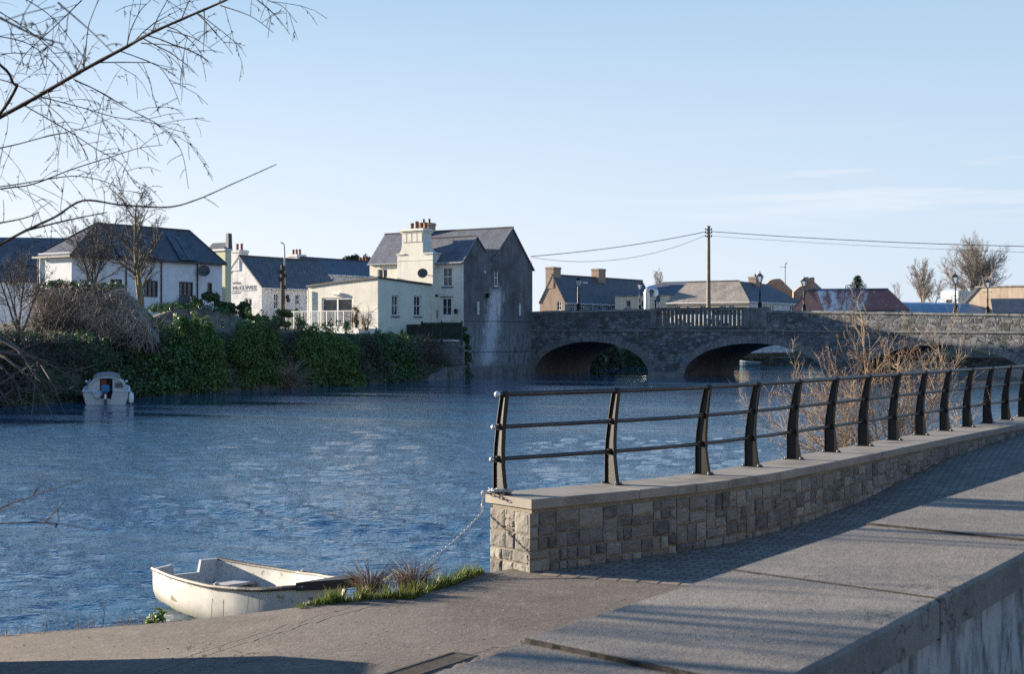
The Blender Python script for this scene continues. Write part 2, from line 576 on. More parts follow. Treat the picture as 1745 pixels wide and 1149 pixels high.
vc = nd(nt, 'ShaderNodeTexVoronoi', {'Vector': nd(nt, 'ShaderNodeVectorMath', {0: ob, 1: nd(nt, 'ShaderNodeTexNoise', {'Vector': ob, 'Scale': 2.5, 'Detail': 5}).outputs[1]}, operation='ADD').outputs[0], 'Scale': .42}, feature='DISTANCE_TO_EDGE').outputs[0]
crk = math_(nt, 'MULTIPLY', ramp(nt, vc, .006, .002), ramp(nt, n1, .5, .56))
c = mix(nt, math_(nt, 'MULTIPLY', crk, .8), c, (.02, .018, .016))
JA = onz(284, 1148, .45).xy; JB = onz(860, 980, .62).xy
jd = (JB - JA).normalized(); jn = Vector((-jd.y, jd.x))
sp = nd(nt, 'ShaderNodeSeparateXYZ', {0: ob})
wob = math_(nt, 'MULTIPLY', math_(nt, 'SUBTRACT', n2, .5), .006)
dist = math_(nt, 'ADD', math_(nt, 'ADD', math_(nt, 'MULTIPLY', sp.outputs[0], jn.x), math_(nt, 'MULTIPLY', sp.outputs[1], jn.y)), wob)
d0 = JA.dot(jn)
l1 = math_(nt, 'ABSOLUTE', math_(nt, 'SUBTRACT', dist, d0))
l2 = math_(nt, 'ABSOLUTE', math_(nt, 'SUBTRACT', dist, d0 + .16))
ln = math_(nt, 'MINIMUM', l1, math_(nt, 'ADD', l2, .003))
lf = ramp(nt, ln, .016, .006)
c = mix(nt, math_(nt, 'MULTIPLY', lf, .85), c, (.02, .019, .017))
nt.links.new(c, b.inputs['Base Color']); b.inputs['Roughness'].default_value = .9
hh = math_(nt, 'SUBTRACT', math_(nt, 'ADD', math_(nt, 'ADD', math_(nt, 'MULTIPLY', n3, .5), math_(nt, 'MULTIPLY', n5, 1.2)), math_(nt, 'MULTIPLY', br_, .4)), math_(nt, 'ADD', math_(nt, 'MULTIPLY', crk, 1.5), math_(nt, 'MULTIPLY', lf, 2.0)))
bump(nt, b, hh, .7, .008)
M['slip'] = m
mb = MB()
PD = Vector((.838, -.545)); NS = 22
vs = []; fs = []
for e in EDGE:
    for j in range(NS + 1):
        p = e + PD * (14.0 * (j / NS) ** 1.2)
        w_ = .012 * math.sin(e.x * 7 + e.y * 5) if j == 0 else 0
        vs.append((p.x, p.y, zg(p.x, p.y) + w_))
    p = e - PD * .03
    vs.append((p.x, p.y, -1.2))
for i in range(len(EDGE) - 1):
    a = i * (NS + 2); c_ = a + NS + 2
    for j in range(NS): fs.append((a + j, a + j + 1, c_ + j + 1, c_ + j))
    fs.append((a, c_, c_ + NS + 1, a + NS + 1))
mb.add(vs, fs)
tag(mb.build('slipway', M['slip'], smooth=True), kind='structure')

# --- brick path with an edging course
bl0 = onz(912, 974.5, .632).xy; bl1 = onz(1180, 993, .632).xy
bd_ = (bl1 - bl0).normalized(); bn_ = Vector((-bd_.y, bd_.x))
FW0 = Vector((.034, 3.54)); FWD = Vector((.545, .838)); FWN = Vector((.838, -.545))
m, nt, b = NT('brick_paving')
v = nd(nt, 'ShaderNodeMapping', {'Vector': nt.nodes.new('ShaderNodeTexCoord').outputs['Object'], 'Rotation': (0, 0, -math.atan2(bd_.y, bd_.x))}).outputs[0]
br = nd(nt, 'ShaderNodeTexBrick', {'Vector': v, 'Color1': (.12, .1, .086, 1), 'Color2': (.25, .21, .175, 1), 'Mortar': (.025, .022, .02, 1), 'Scale': 1.0,
        'Mortar Size': .011, 'Brick Width': .21, 'Row Height': .105})
n1 = noise(nt, v, 1.1, 6, .65); n2 = noise(nt, v, 40, 3, .6)
c = mix(nt, ramp(nt, n1, .35, .7), br.outputs[0], mix(nt, .6, br.outputs[0], (.06, .06, .045)))
c = mix(nt, math_(nt, 'MULTIPLY', ramp(nt, n2, .45, .7), .4), c, (.05, .048, .042))
nt.links.new(c, b.inputs['Base Color']); b.inputs['Roughness'].default_value = .85
bump(nt, b, math_(nt, 'ADD', math_(nt, 'MULTIPLY', br.outputs[1], -1.5), math_(nt, 'MULTIPLY', n2, .5)), .9, .012)
M['brick'] = m
mb = MB()
kB = 10.55
for i in range(40):
    rows = []
    for t in (i / 40, (i + 1) / 40):
        a = qp(t * (QLEN - .2), -.02)[0] if t > 0 else bl0.copy()
        bb = FW0 + FWD * (kB + t * (QLEN + 6)) - FWN * .02
        rows.append([a.lerp(bb, j / 10) for j in range(11)])
    for j in range(10):
        q = [rows[0][j], rows[0][j + 1], rows[1][j + 1], rows[1][j]]
        mb.quad(*[(p.x, p.y, zg(p.x, p.y) + .004) for p in q])
tag(mb.build('brick_path', M['brick']), kind='structure')
# the edging bricks laid across the end of the path, each block a little different in level
M['edging'] = mat('edging_brick', (.235, .185, .14), var=.25, vs=5, stain=(.11, .09, .075), ss=2.5, fine=45, bs=.4)
mb = MB()
L = 5.6; wdt = .215; x = .12
while x < L:
    p = bl0 + bd_ * (x + wdt / 2) - bn_ * .125
    mb.cbox((p.x, p.y, zg(p.x, p.y) - .02 + random.uniform(-.002, .002)), (wdt / 2 - .009, .105, .028), math.atan2(bd_.y, bd_.x), .004)
    x += wdt
tag(mb.build('path_edging', M['edging']), kind='structure')

# --- terrace off to the left of the slip: raised ground that the birch stands on; and the pavement behind the flood wall
mb = MB()
mb.slab([(-30, 1.0), (-5.32, 1.0), (-5.32, 12.75), (-9, 13.6), (-30, 15)], -.6, 1.6)
tag(mb.build('terrace', M['garden_wall']), kind='structure')
mb = MB()
p0 = FW0 + FWN * .69 - FWD * 9; p1 = FW0 + FWN * .69 + FWD * 28
mb.slab([tuple(p0), tuple(p0 + FWN * 14), tuple(p1 + FWN * 14), tuple(p1)], 1.0, 1.5)
tag(mb.build('upper_pavement', M['slip']), kind='structure')


# ================================================================ stone facings
def guillotine(x0, x1, z0, z1, out, rnd, big=.36, tall=.22):
    w, h = x1 - x0, z1 - z0
    if (w <= big and h <= tall and (rnd.random() < .8 or w * h < .022)) or (w < .17 and h < .13):
        out.append((x0, x1, z0, z1)); return
    if (w / h > (2.3 if w > .7 else 1.35) or h < .13) and w > .17:
        f = rnd.uniform(.33, .67); m_ = x0 + w * f
        guillotine(x0, m_, z0, z1, out, rnd, big, tall); guillotine(m_, x1, z0, z1, out, rnd, big, tall)
    elif h > .13:
        f = rnd.uniform(.35, .65); m_ = z0 + h * f
        guillotine(x0, x1, z0, m_, out, rnd, big, tall); guillotine(x0, x1, m_, z1, out, rnd, big, tall)
    else:
        out.append((x0, x1, z0, z1))


def stone_face(mb, mapf, length, z0, z1, rnd, gap=.009, rough=.012, proud=.03, n=5, big=.36, tall=.22):
    rects = []
    x = 0
    while x < length - .01:
        w = min(rnd.uniform(1.5, 2.6), length - x)
        if length - x - w < .5: w = length - x
        guillotine(x, x + w, z0, z1, rects, rnd, big, tall)
        x += w
    for (a, b_, c_, d_) in rects:
        a += gap; b_ -= gap; c_ += gap; d_ -= gap
        pr = proud * rnd.uniform(.5, 1.2)
        tx, tz = rnd.uniform(-.01, .01), rnd.uniform(-.01, .01)
        vs = []; fs = []
        ox = rnd.uniform(0, 50)
        for j in range(n + 1):
            for i in range(n + 1):
                fu, fz = i / n, j / n
                edge = i in (0, n) or j in (0, n)
                u = a + (b_ - a) * fu; z = c_ + (d_ - c_) * fz
                e = min(fu, 1 - fu, fz, 1 - fz)
                o = pr * (1.0 if e > .1 else .82) + tx * (fu - .5) + tz * (fz - .5)
                o += rough * mnoise.noise(Vector((u * 14 + ox, z * 14, ox))) + rough * .6 * mnoise.noise(Vector((u * 37 + ox, z * 37, ox)))
                if edge:
                    o *= .55
                    u += rnd.uniform(-.003, .003); z += rnd.uniform(-.003, .003)
                vs.append(mapf(u, z, o))
        for j in range(n):
            for i in range(n):
                k = j * (n + 1) + i
                fs.append((k, k + 1, k + n + 2, k + n + 1))
        # sides back to the mortar
        ring = [i for i in range(n + 1)] + [(j + 1) * (n + 1) - 1 for j in range(1, n + 1)] + [n * (n + 1) + i for i in range(n - 1, -1, -1)] + [j * (n + 1) for j in range(n - 1, 0, -1)]
        k0 = len(vs)
        for idx in ring:
            j, i = divmod(idx, n + 1)
            vs.append(mapf(a + (b_ - a) * i / n, c_ + (d_ - c_) * j / n, -.01))
        for q in range(len(ring)):
            r2 = (q + 1) % len(ring)
            fs.append((ring[q], k0 + q, k0 + r2, ring[r2]))
        mb.add(vs, fs)


m, nt, b = NT('quay_stone')
g = nt.nodes.new('ShaderNodeNewGeometry')
ob = coords(nt)
cr = nt.nodes.new('ShaderNodeValToRGB'); nt.links.new(g.outputs['Random Per Island'], cr.inputs[0])
pal = [(.055, .052, .05), (.18, .168, .148), (.085, .081, .076), (.23, .213, .184), (.12, .113, .103), (.15, .134, .11), (.068, .065, .062), (.2, .185, .16), (.05, .048, .047), (.14, .13, .115)]
el = cr.color_ramp.elements
while len(el) < len(pal): el.new(.5)
for i, c in enumerate(pal): el[i].position = i / (len(pal) - 1); el[i].color = c4(c)
n1 = noise(nt, ob, 9, 6, .7); n2 = noise(nt, ob, 60, 3, .6); n3 = noise(nt, ob, 2.2, 6, .7)
c = mix(nt, math_(nt, 'MULTIPLY', ramp(nt, n1, .42, .72), .4), cr.outputs[0], (.28, .262, .232))
c = mix(nt, math_(nt, 'MULTIPLY', ramp(nt, n2, .5, .72), .4), c, (.04, .038, .035))
c = mix(nt, math_(nt, 'MULTIPLY', ramp(nt, n3, .62, .72), .55), c, (.2, .16, .08))
sz_ = nd(nt, 'ShaderNodeSeparateXYZ', {0: ob})
nt.links.new(c, b.inputs['Base Color']); b.inputs['Roughness'].default_value = .9
bump(nt, b, math_(nt, 'ADD', n1, math_(nt, 'MULTIPLY', n2, .5)), .6, .012)
M['quay_stone'] = m
M['mortar'] = mat('mortar', (.185, .162, .125), var=.25, vs=4, stain=(.12, .11, .08), ss=1.5, fine=60, bs=.4)
m = mat('coping_stone', (.235, .213, .182), var=.16, vs=1.6, stain=(.12, .105, .088), ss=1.1, slo=.52, shi=.7, fine=70, bs=.3, bd=.004)
M['coping'] = m

quay = thing('quay_wall', 'low rubble stone quay wall with a pale coping beside the brick path', 'stone wall', (0, 0, 0))
rnd = random.Random(5)
mb = MB()
FACE = .045


def mf(u, z, o):
    p, ta = qp(u, FACE - o)
    return (p.x, p.y, z)


stone_face(mb, mf, QLEN - .5, .3, QTOP - .145, rnd)
e0, ta0 = qp(0.0); nv0 = Vector((-ta0.y, ta0.x)); QW = .8
FACE_E = .04


def me_(u, z, o):
    # end face: u runs from the river corner to the path corner
    p = e0 + nv0 * (QW - FACE_E - u) + ta0 * (FACE_E - o)
    return (p.x, p.y, z)


stone_face(mb, me_, QW - .085, .3, QTOP - .145, random.Random(41), rough=.010, proud=.02, n=9, big=.36, tall=.3)
mb.build('stone_facing', M['quay_stone'], quay)
mb = MB()
for i in range(60):
    u0, u1 = (QLEN - .5) * i / 60, (QLEN - .5) * (i + 1) / 60
    a, c_ = qp(u0 if i else .045, FACE)[0], qp(u1, FACE)[0]
    a2, c2 = qp(u0 if i else .045, QW - .05)[0], qp(u1, QW - .05)[0]
    mb.add([(a.x, a.y, -.5), (c_.x, c_.y, -.5), (c_.x, c_.y, QTOP - .1), (a.x, a.y, QTOP - .1), (a2.x, a2.y, -.5), (c2.x, c2.y, -.5), (c2.x, c2.y, QTOP - .1), (a2.x, a2.y, QTOP - .1)],
           [(0, 1, 2, 3), (5, 4, 7, 6)] + ([(4, 0, 3, 7)] if i == 0 else []))
mb.build('wall_core', M['mortar'], quay)
# coping slabs
mb = MB()
u = -.0
slabs = [1.55, .95, .62, 1.2, 1.2, .9, 1.25, 1.1, 1.2, 1.2, 1.2, 1.2, 1.2, 1.2, 1.2, 1.2, 1.2, 1.2, 1.2, 1.2, 1.2, 1.2, 1.2, 1.2]
for sl in slabs:
    u1 = min(u + sl, QLEN - .6)
    if u1 - u < .2: break
    a, c_ = u + .004, u1 - .004
    dz = random.uniform(-.003, .003)
    n = max(3, int(sl / .3)); vs = []; fs = []
    prof = [(0, -.1), (0, -.008), (.008, 0), (QW - .008, 0), (QW, -.008), (QW, -.1)]
    for i in range(n + 1):
        for off, z in prof:
            p = qp(a + (c_ - a) * i / n, off)[0]
            vs.append((p.x, p.y, QTOP + z + dz))
    for i in range(n):
        for k in range(len(prof)):
            k2 = (k + 1) % len(prof); A = i * len(prof); B_ = A + len(prof)
            fs.append((A + k, A + k2, B_ + k2, B_ + k))
    fs.append(tuple(range(len(prof)))); fs.append(tuple(range(n * len(prof) + len(prof) - 1, n * len(prof) - 1, -1)))
    mb.add(vs, fs)
    u = u1
mb.build('coping', M['coping'], quay)

# ================================================================ railing
POFF = .6
rail = thing('railing', 'black iron railing of curved posts and three tubes on the quay wall', 'railing', (0, 0, 0))


def upx(px, off):
    """arc length at which the offset line passes under photo column px"""
    lo, hi = -.3, QLEN
    for _ in range(50):
        mid = (lo + hi) / 2
        p = qp(mid, off)[0]
        if p.x / p.y * F + CX < px: lo = mid
        else: hi = mid
    return (lo + hi) / 2


post_px = [853, 1043, 1198, 1282, 1353.5, 1417, 1473.5, 1524, 1570, 1611, 1649.5, 1684, 1715, 1743.6, 1770]
HP = 1.1
# profile across the wall: (height, centre towards path, half width)
prof = [(0, 0, .098), (.12, -.012, .085), (.3, -.026, .072), (.5, -.02, .063), (.7, .002, .054), (.9, .036, .047), (HP, .075, .04)]
M['rail'] = mat('black_rail', (.012, .012, .013), rough=.38, var=.3, vs=4, stain=(.05, .04, .03), ss=2, fine=70, bs=.1, bd=.002, spec=.5)
M['cap'] = mat('worn_cap', (.5, .5, .5), rough=.4, metal=.4)
first_post = None
mbW = MB()
# web
n = len(prof)
tw, tf, fw = .006, .004, .027
for sgn in (-1, 1):
    pass
vs = []
for z, c_, hw in prof:
    vs += [(-tw, c_ - hw, z), (tw, c_ - hw, z), (tw, c_ + hw, z), (-tw, c_ + hw, z)]
fs = [(0, 3, 2, 1), tuple(4 * (n - 1) + k for k in range(4))]
for i in range(n - 1):
    for k in range(4):
        a = 4 * i + k; bq = 4 * i + (k + 1) % 4
        fs.append((a, bq, bq + 4, a + 4))
mbW.add(vs, fs)
for side in (-1, 1):                                   # flanges
    vs = []
    for z, c_, hw in prof:
        y = c_ + side * hw
        vs += [(-fw, y - tf, z), (fw, y - tf, z), (fw, y + tf, z), (-fw, y + tf, z)]
    mbW.add(vs, fs)
mbB = MB(); mbB.box(-.06, .06, -.14, .13, 0, .012)
mbK = MB()
for x, y in ((-.04, -.115), (.04, -.115), (-.04, .105), (.04, .105)):
    mbK.lathe([(.016, .012), (.016, .026), (.009, .026), (.009, .038)], 6, (x, y, 0))
mbC = MB()
RZ = [(.38, interp(.38, [p[0] for p in prof], [p[1] for p in prof])), (.73, interp(.73, [p[0] for p in prof], [p[1] for p in prof])), (1.085, .075)]
for (z, c_) in RZ:
    mbC.tube([(-.045, c_, z), (-.03, c_, z), (.03, c_, z), (.045, c_, z)], [.03, .036, .036, .03], 14)
POSTS = []
for i, px in enumerate(post_px):
    u = upx(px, POFF); p, ta = qp(u, POFF)
    POSTS.append((u, p, ta))
    ang = math.atan2(ta.y, ta.x)
    # local +y must point to the path (towards -normal): turn by 180
    if first_post is None:
        first_post = mbW.build('post', M['black'], rail)
        mbB.build('base_plate', M['black'], first_post); mbK.build_each('bolt', M['lead'], first_post); mbC.build_each('rail_collar', M['black'], first_post)
        o = first_post
    else:
        o = copy_tree(first_post, rail)
    o.location = (p.x, p.y, QTOP); o.rotation_euler = (0, 0, ang + PI)
for z, c_ in RZ:
    u0 = POSTS[0][0]; us = [u0 - .1]
    us += list(np.arange(u0, POSTS[-1][0] + .01, .4))
    pts = []
    for u in us:
        if u < 0:
            p = qp(0, POFF - c_)[0] + qp(0)[1] * u
        else:
            p = qp(u, POFF - c_)[0]
        pts.append((p.x, p.y, QTOP + z))
    mb = MB(); rr = .029 if z > 1 else .024
    mb.tube(pts, rr, 14)
    ro = mb.build('rail', M['rail'], rail, smooth=True)
    mb = MB(); mb.ball(pts[0], rr * 1.25, 12)
    mb.build('end_cap', M['cap'], ro, smooth=True)


# ================================================================ mooring chain
def chain_links(mb, pts, link=.036, wire=.0045):
    P = [Vector(p) for p in pts]
    d = [0]
    for i in range(1, len(P)): d.append(d[-1] + (P[i] - P[i - 1]).length)
    def pos(s):
        i = 0
        while i < len(d) - 2 and d[i + 1] < s: i += 1
        return P[i].lerp(P[i + 1], (s - d[i]) / max(1e-6, d[i + 1] - d[i])), (P[i + 1] - P[i]).normalized()
    s = 0; k = 0
    while s < d[-1] - link:
        c, dr = pos(s + link / 2)
        a = dr.cross(Vector((0, 0, 1)))
        a = a.normalized() if a.length > .05 else Vector((1, 0, 0))
        b_ = dr.cross(a).normalized()
        side = (a * math.cos(.5) + b_ * math.sin(.5)) if k % 2 else (-a * math.sin(.5) + b_ * math.cos(.5))
        ring = []
        for q in range(8):
            t = 2 * PI * q / 8
            ring.append(c + dr * (math.cos(t) * link * .72) + side * (math.sin(t) * link * .34))
        ring.append(ring[0])
        mb.tube(ring, wire, 5, cap=False)
        s += link; k += 1


mb = MB()
pp, ta = POSTS[0][1], POSTS[0][2]
cst = at(824, 853, 15.55)
# loops round the foot of the post
loop = []
for q in range(34):
    a = q * .62
    rr = .115 + .02 * math.sin(q * 2.3)
    loop.append((pp.x + rr * math.cos(a), pp.y + rr * math.sin(a) * .8, QTOP + .022 + .025 * abs(math.sin(q * 1.7)) + .0006 * q))
loop += [(pp.x - .2, pp.y - .08, QTOP + .015), (cst.x - .005, cst.y - .03, QTOP + .012)]
A_ = cst; B_ = at(706, 972, 14.55); C_ = at(655, 1003, 14.15); D_ = at(640, 1012, 13.95); E_ = at(600, 1005, 14.2)
def sag(a, b, s, n=12):
    return [tuple(a.lerp(b, i / n) - Vector((0, 0, s * 4 * (i / n) * (1 - i / n)))) for i in range(n + 1)]
pts = loop + [(cst.x - .012, cst.y - .035, QTOP - .1)] + sag(A_ + Vector((-.012, -.04, -.12)), B_, .05) + sag(B_, C_, .015, 5)[1:] + sag(C_, D_, .0, 3)[1:]
chain_links(mb, pts)
tag(mb.build('mooring_chain', M['cap']), 'galvanised mooring chain looped round the end railing post and hanging to the grass', 'chain')
# shackle ring end by the sedge
# ================================================================ near flood wall
fw_ = thing('flood_wall', 'thick concrete capped wall close to the camera with peeling painted face', 'wall')
m, nt, b = NT('flood_coping')
ob = coords(nt)
n1 = noise(nt, ob, 1.1, 6, .65); n2 = noise(nt, ob, 120, 3, .6); n3 = noise(nt, ob, 7, 6, .72); n4 = noise(nt, ob, 400, 2, .5)
c = mix(nt, ramp(nt, n1, .34, .66), (.122, .106, .09), (.205, .179, .149))
c = mix(nt, math_(nt, 'MULTIPLY', ramp(nt, n3, .5, .74), .5), c, (.25, .22, .182))
c = mix(nt, math_(nt, 'MULTIPLY', ramp(nt, n3, .46, .3), .45), c, (.075, .067, .06))
c = mix(nt, math_(nt, 'MULTIPLY', ramp(nt, n2, .48, .72), .3), c, (.065, .06, .054))
c = mix(nt, math_(nt, 'MULTIPLY', ramp(nt, n4, .62, .72), .5), c, (.32, .3, .27))
nt.links.new(c, b.inputs['Base Color']); b.inputs['Roughness'].default_value = .9
vp = nd(nt, 'ShaderNodeTexVoronoi', {'Vector': ob, 'Scale': 38.0}).outputs[0]
pit = math_(nt, 'MULTIPLY', ramp(nt, vp, .16, .06), ramp(nt, n3, .5, .6))
n6 = noise(nt, ob, 26, 6, .75)
c = mix(nt, math_(nt, 'MULTIPLY', ramp(nt, n6, .53, .7), .35), c, (.3, .265, .22))
c = mix(nt, math_(nt, 'MULTIPLY', ramp(nt, n6, .46, .32), .35), c, (.06, .053, .046))
c = mix(nt, math_(nt, 'MULTIPLY', pit, .8), c, (.03, .028, .025))
vc = nd(nt, 'ShaderNodeTexVoronoi', {'Vector': nd(nt, 'ShaderNodeVectorMath', {0: ob, 1: nd(nt, 'ShaderNodeTexNoise', {'Vector': ob, 'Scale': 6.0, 'Detail': 6}).outputs[1]}, operation='ADD').outputs[0], 'Scale': .55}, feature='DISTANCE_TO_EDGE').outputs[0]
crk = math_(nt, 'MULTIPLY', ramp(nt, vc, .005, .0015), ramp(nt, n1, .5, .55))
c = mix(nt, math_(nt, 'MULTIPLY', crk, .85), c, (.025, .022, .02))
nt.links.new(c, b.inputs['Base Color'])
bump(nt, b, math_(nt, 'SUBTRACT', math_(nt, 'ADD', math_(nt, 'MULTIPLY', n6, 1.3), math_(nt, 'MULTIPLY', n2, .6)), math_(nt, 'ADD', math_(nt, 'MULTIPLY', pit, 1.2), crk)), .7, .005)
M['fcoping'] = m
m, nt, b = NT('peeling_paint')
ob = coords(nt, (1, 1, .35)); n1 = noise(nt, ob, 14, 7, .72); n2 = noise(nt, ob, 2.2, 5, .6)
c = mix(nt, ramp(nt, n1, .42, .58), (.06, .06, .063), (.36, .355, .345))
c = mix(nt, math_(nt, 'MULTIPLY', ramp(nt, n2, .4, .7), .5), c, (.42, .41, .39))
nt.links.new(c, b.inputs['Base Color']); b.inputs['Roughness'].default_value = .8
bump(nt, b, n1, .8, .006)
M['peel'] = m
FZ = EYE - .75; FWW = .71
JV = Vector((.714, -.70)) * (FWW / .98)
k0, k1 = -8.0, 26.0
ks = [-7.8, -6.5, -5.15, -3.85, -2.6, -1.3, 0, 1.235, 2.53, 3.82, 5.05, 6.3, 7.6, 8.9, 10.2, 11.5, 12.8, 14.1, 15.4, 16.7, 18, 19.3, 20.6]
for ka, kb in zip(ks[:-1], ks[1:]):
    mb = MB()
    g_ = .005
    A0 = FW0 + FWD * (ka + g_); A1 = FW0 + FWD * (kb - g_)
    dz = -.012 if ka < 0 else (0.0 if ka < 1.2 else (.003 if ka < 2.5 else .011))
    prof_ = [(0, -.112), (0, -.01), (.012, 0), (.985, 0), (1, -.011), (1, -.112)]
    vs = []; fs = []; FR = [0, .003] + [.1 * k for k in range(1, 10)] + [.997, 1]; NN = len(FR) - 1
    for i in range(NN + 1):
        q = A0.lerp(A1, FR[i])
        for f, z in prof_:
            p = q + JV * f
            r = .002 * mnoise.noise(Vector((p.x * 9, p.y * 9, z * 20)))
            zz = FZ + z + dz + r
            vs.append((p.x, p.y, zz))
    LP = len(prof_)
    for i in range(NN):
        for k in range(LP):
            k2 = (k + 1) % LP
            fs.append((i * LP + k, i * LP + k2, (i + 1) * LP + k2, (i + 1) * LP + k))
    fs.append(tuple(range(LP))); fs.append(tuple(range(NN * LP + LP - 1, NN * LP - 1, -1)))
    mb.add(vs, fs)
    mb.build('coping_slab', M['fcoping'], fw_)
mb = MB()
a0 = FW0 + FWD * -7.8 + FWN * .07; a1 = FW0 + FWD * 20.6 + FWN * .07
mb.slab([tuple(a0), tuple(a0 + FWN * (FWW - .13)), tuple(a1 + FWN * (FWW - .13)), tuple(a1)], .1, FZ - .117)
mb.build('painted_wall', M['peel'], fw_)

mb = MB()
for k_ in ks[1:-1]:
    c_ = FW0 + FWD * k_
    dzf = -.012 if k_ < 0 else (0.0 if k_ < 1.2 else (.003 if k_ < 2.5 else .011))
    rj = random.Random(int(k_ * 100)); wj = [.005 + .006 * abs(mnoise.noise(Vector((k_ * 3, q * .4, 2)))) * 2 for q in range(31)]
    low_ = [c_ + JV * (q / 30) - FWD * wj[q] for q in range(31)]; hi_ = [c_ + JV * (q / 30) + FWD * .0048 for q in range(31)]
    mb.slab([tuple(p) for p in hi_] + [tuple(p) for p in low_[::-1]], FZ - .118, FZ + dzf - .0008)
M['joint'] = mat('dark_joint', (.016, .014, .012))
mb.build_each('joint', M['joint'], fw_)

# --- drain grate in the slip, under the wall
ga, gb = onz(640, 1160, .6).xy, onz(768, 1119, .6).xy
gd = (gb - ga).normalized(); gn = Vector((gd.y, -gd.x)); gl = (gb - ga).length; gw_ = .24
zc = zg(*ga) + .01
gr = thing('drain_grate', 'rusty slotted drain grate set in the concrete slipway', 'drain grate', (ga.x, ga.y, zc), math.atan2(gd.y, gd.x))
mb = MB()
mb.box(-.3, gl, -gw_, -gw_ + .025, -.012, .012); mb.box(-.3, gl, -.025, 0, -.012, .012); mb.box(gl, gl + .025, -gw_, 0, -.012, .012)
M['rust_iron'] = mat('rusted_iron', (.06, .05, .042), var=.3, vs=8, rough=.75)
mb.build('frame', M['rust_iron'], gr)
mb = MB(); x = -.28
while x < gl - .02:
    mb.box(x, x + .016, -gw_ + .026, -.026, -.01, .008); x += .034
mb.build('grille', M['rust_iron'], gr)
mb = MB(); mb.box(-.3, gl, -gw_ + .026, -.026, -.06, -.011)
mb.build('channel', M['dark_paint'], gr)
# ================================================================ helpers for buildings
def V2(p): return Vector((p[0], p[1]))


TV, GV = Vector(T), Vector(G)
XR = lambda x, y=0: Matrix.Translation((x, y, 0)) @ Matrix.Rotation(PI / 2, 4, 'Z')     # wall that runs along local +y, seen from +x


def wallgrid(mb, u0, u1, z0, z1, holes=(), rev=.16, y=0.0):
    us = sorted({u0, u1, *[h[0] for h in holes], *[h[1] for h in holes]})
    zs = sorted({z0, z1, *[h[2] for h in holes], *[h[3] for h in holes]})
    us = [u for u in us if u0 - 1e-6 <= u <= u1 + 1e-6]; zs = [z for z in zs if z0 - 1e-6 <= z <= z1 + 1e-6]
    for i in range(len(us) - 1):
        for j in range(len(zs) - 1):
            um, zm = (us[i] + us[i + 1]) / 2, (zs[j] + zs[j + 1]) / 2
            if any(h[0] < um < h[1] and h[2] < zm < h[3] for h in holes): continue
            mb.quad((us[i], y, zs[j]), (us[i + 1], y, zs[j]), (us[i + 1], y, zs[j + 1]), (us[i], y, zs[j + 1]))
    for a, b, c, d in holes:
        mb.quad((a, y, c), (a, y + rev, c), (a, y + rev, d), (a, y, d))
        mb.quad((b, y, d), (b, y + rev, d), (b, y + rev, c), (b, y, c))
        mb.quad((a, y, d), (a, y + rev, d), (b, y + rev, d), (b, y, d))
        mb.quad((a, y, c), (b, y, c), (b, y + rev, c), (a, y + rev, c))


def window(parent, rect, fm, xf=None, bars=(1, 1), fw=.07, bw=.035, rec=.1, pane=None, sill=None, y=0.0, name='window', sash=False, dark=None):
    a, b, c, d = rect
    mb = MB(xf)
    y0, y1 = y + rec - .03, y + rec + .04
    mb.box(a, a + fw, y0, y1, c, d); mb.box(b - fw, b, y0, y1, c, d)
    mb.box(a + fw, b - fw, y0, y1, d - fw, d); mb.box(a + fw, b - fw, y0, y1, c, c + fw)
    nx, nz = bars
    for i in range(1, nx + 1):
        x = a + fw + (b - a - 2 * fw) * i / (nx + 1)
        mb.box(x - bw / 2, x + bw / 2, y0 + .006, y1 - .006, c + fw, d - fw)
    for j in range(1, nz + 1):
        z = c + fw + (d - c - 2 * fw) * j / (nz + 1)
        k = bw * (1.4 if sash else .5)
        xs = [a + fw] + [a + fw + (b - a - 2 * fw) * i / (nx + 1) for i in range(1, nx + 1)] + [b - fw]
        for q in range(len(xs) - 1):
            l = xs[q] + (bw / 2 if q else 0); r = xs[q + 1] - (bw / 2 if q < len(xs) - 2 else 0)
            mb.box(l, r, y0 + .003, y1 - .003, z - k / 2, z + k / 2)
    o = mb.build(name, fm, parent)
    mb = MB(xf); mb.box(a + .01, b - .01, y + rec + .045, y + rec + .06, c + .01, d - .01)
    mb.build('pane', pane or M['glass'], o)
    if sill:
        mb = MB(xf); mb.box(a - .09, b + .09, y - .07, y + rec - .035, c - .12, c - .003)
        mb.build('sill', sill, o)
    return o


def rect_px(w, x0, x1, y0, y1):
    a, za = w.hit(x0, (y0 + y1) / 2)
    b, zb = w.hit(x1, (y0 + y1) / 2)
    xm = (x0 + x1) / 2
    return (a, b, w.hit(xm, y1)[1], w.hit(xm, y0)[1])


def pots(mb, xs, y, z, h=.45, r=.11):
    for x in xs:
        mb.lathe([(r * 1.1, 0), (r * .95, h * .75), (r * 1.15, h * .78), (r * 1.15, h * .92), (r * .85, h), (r * .7, h * .9)], 10, (x, y, z))


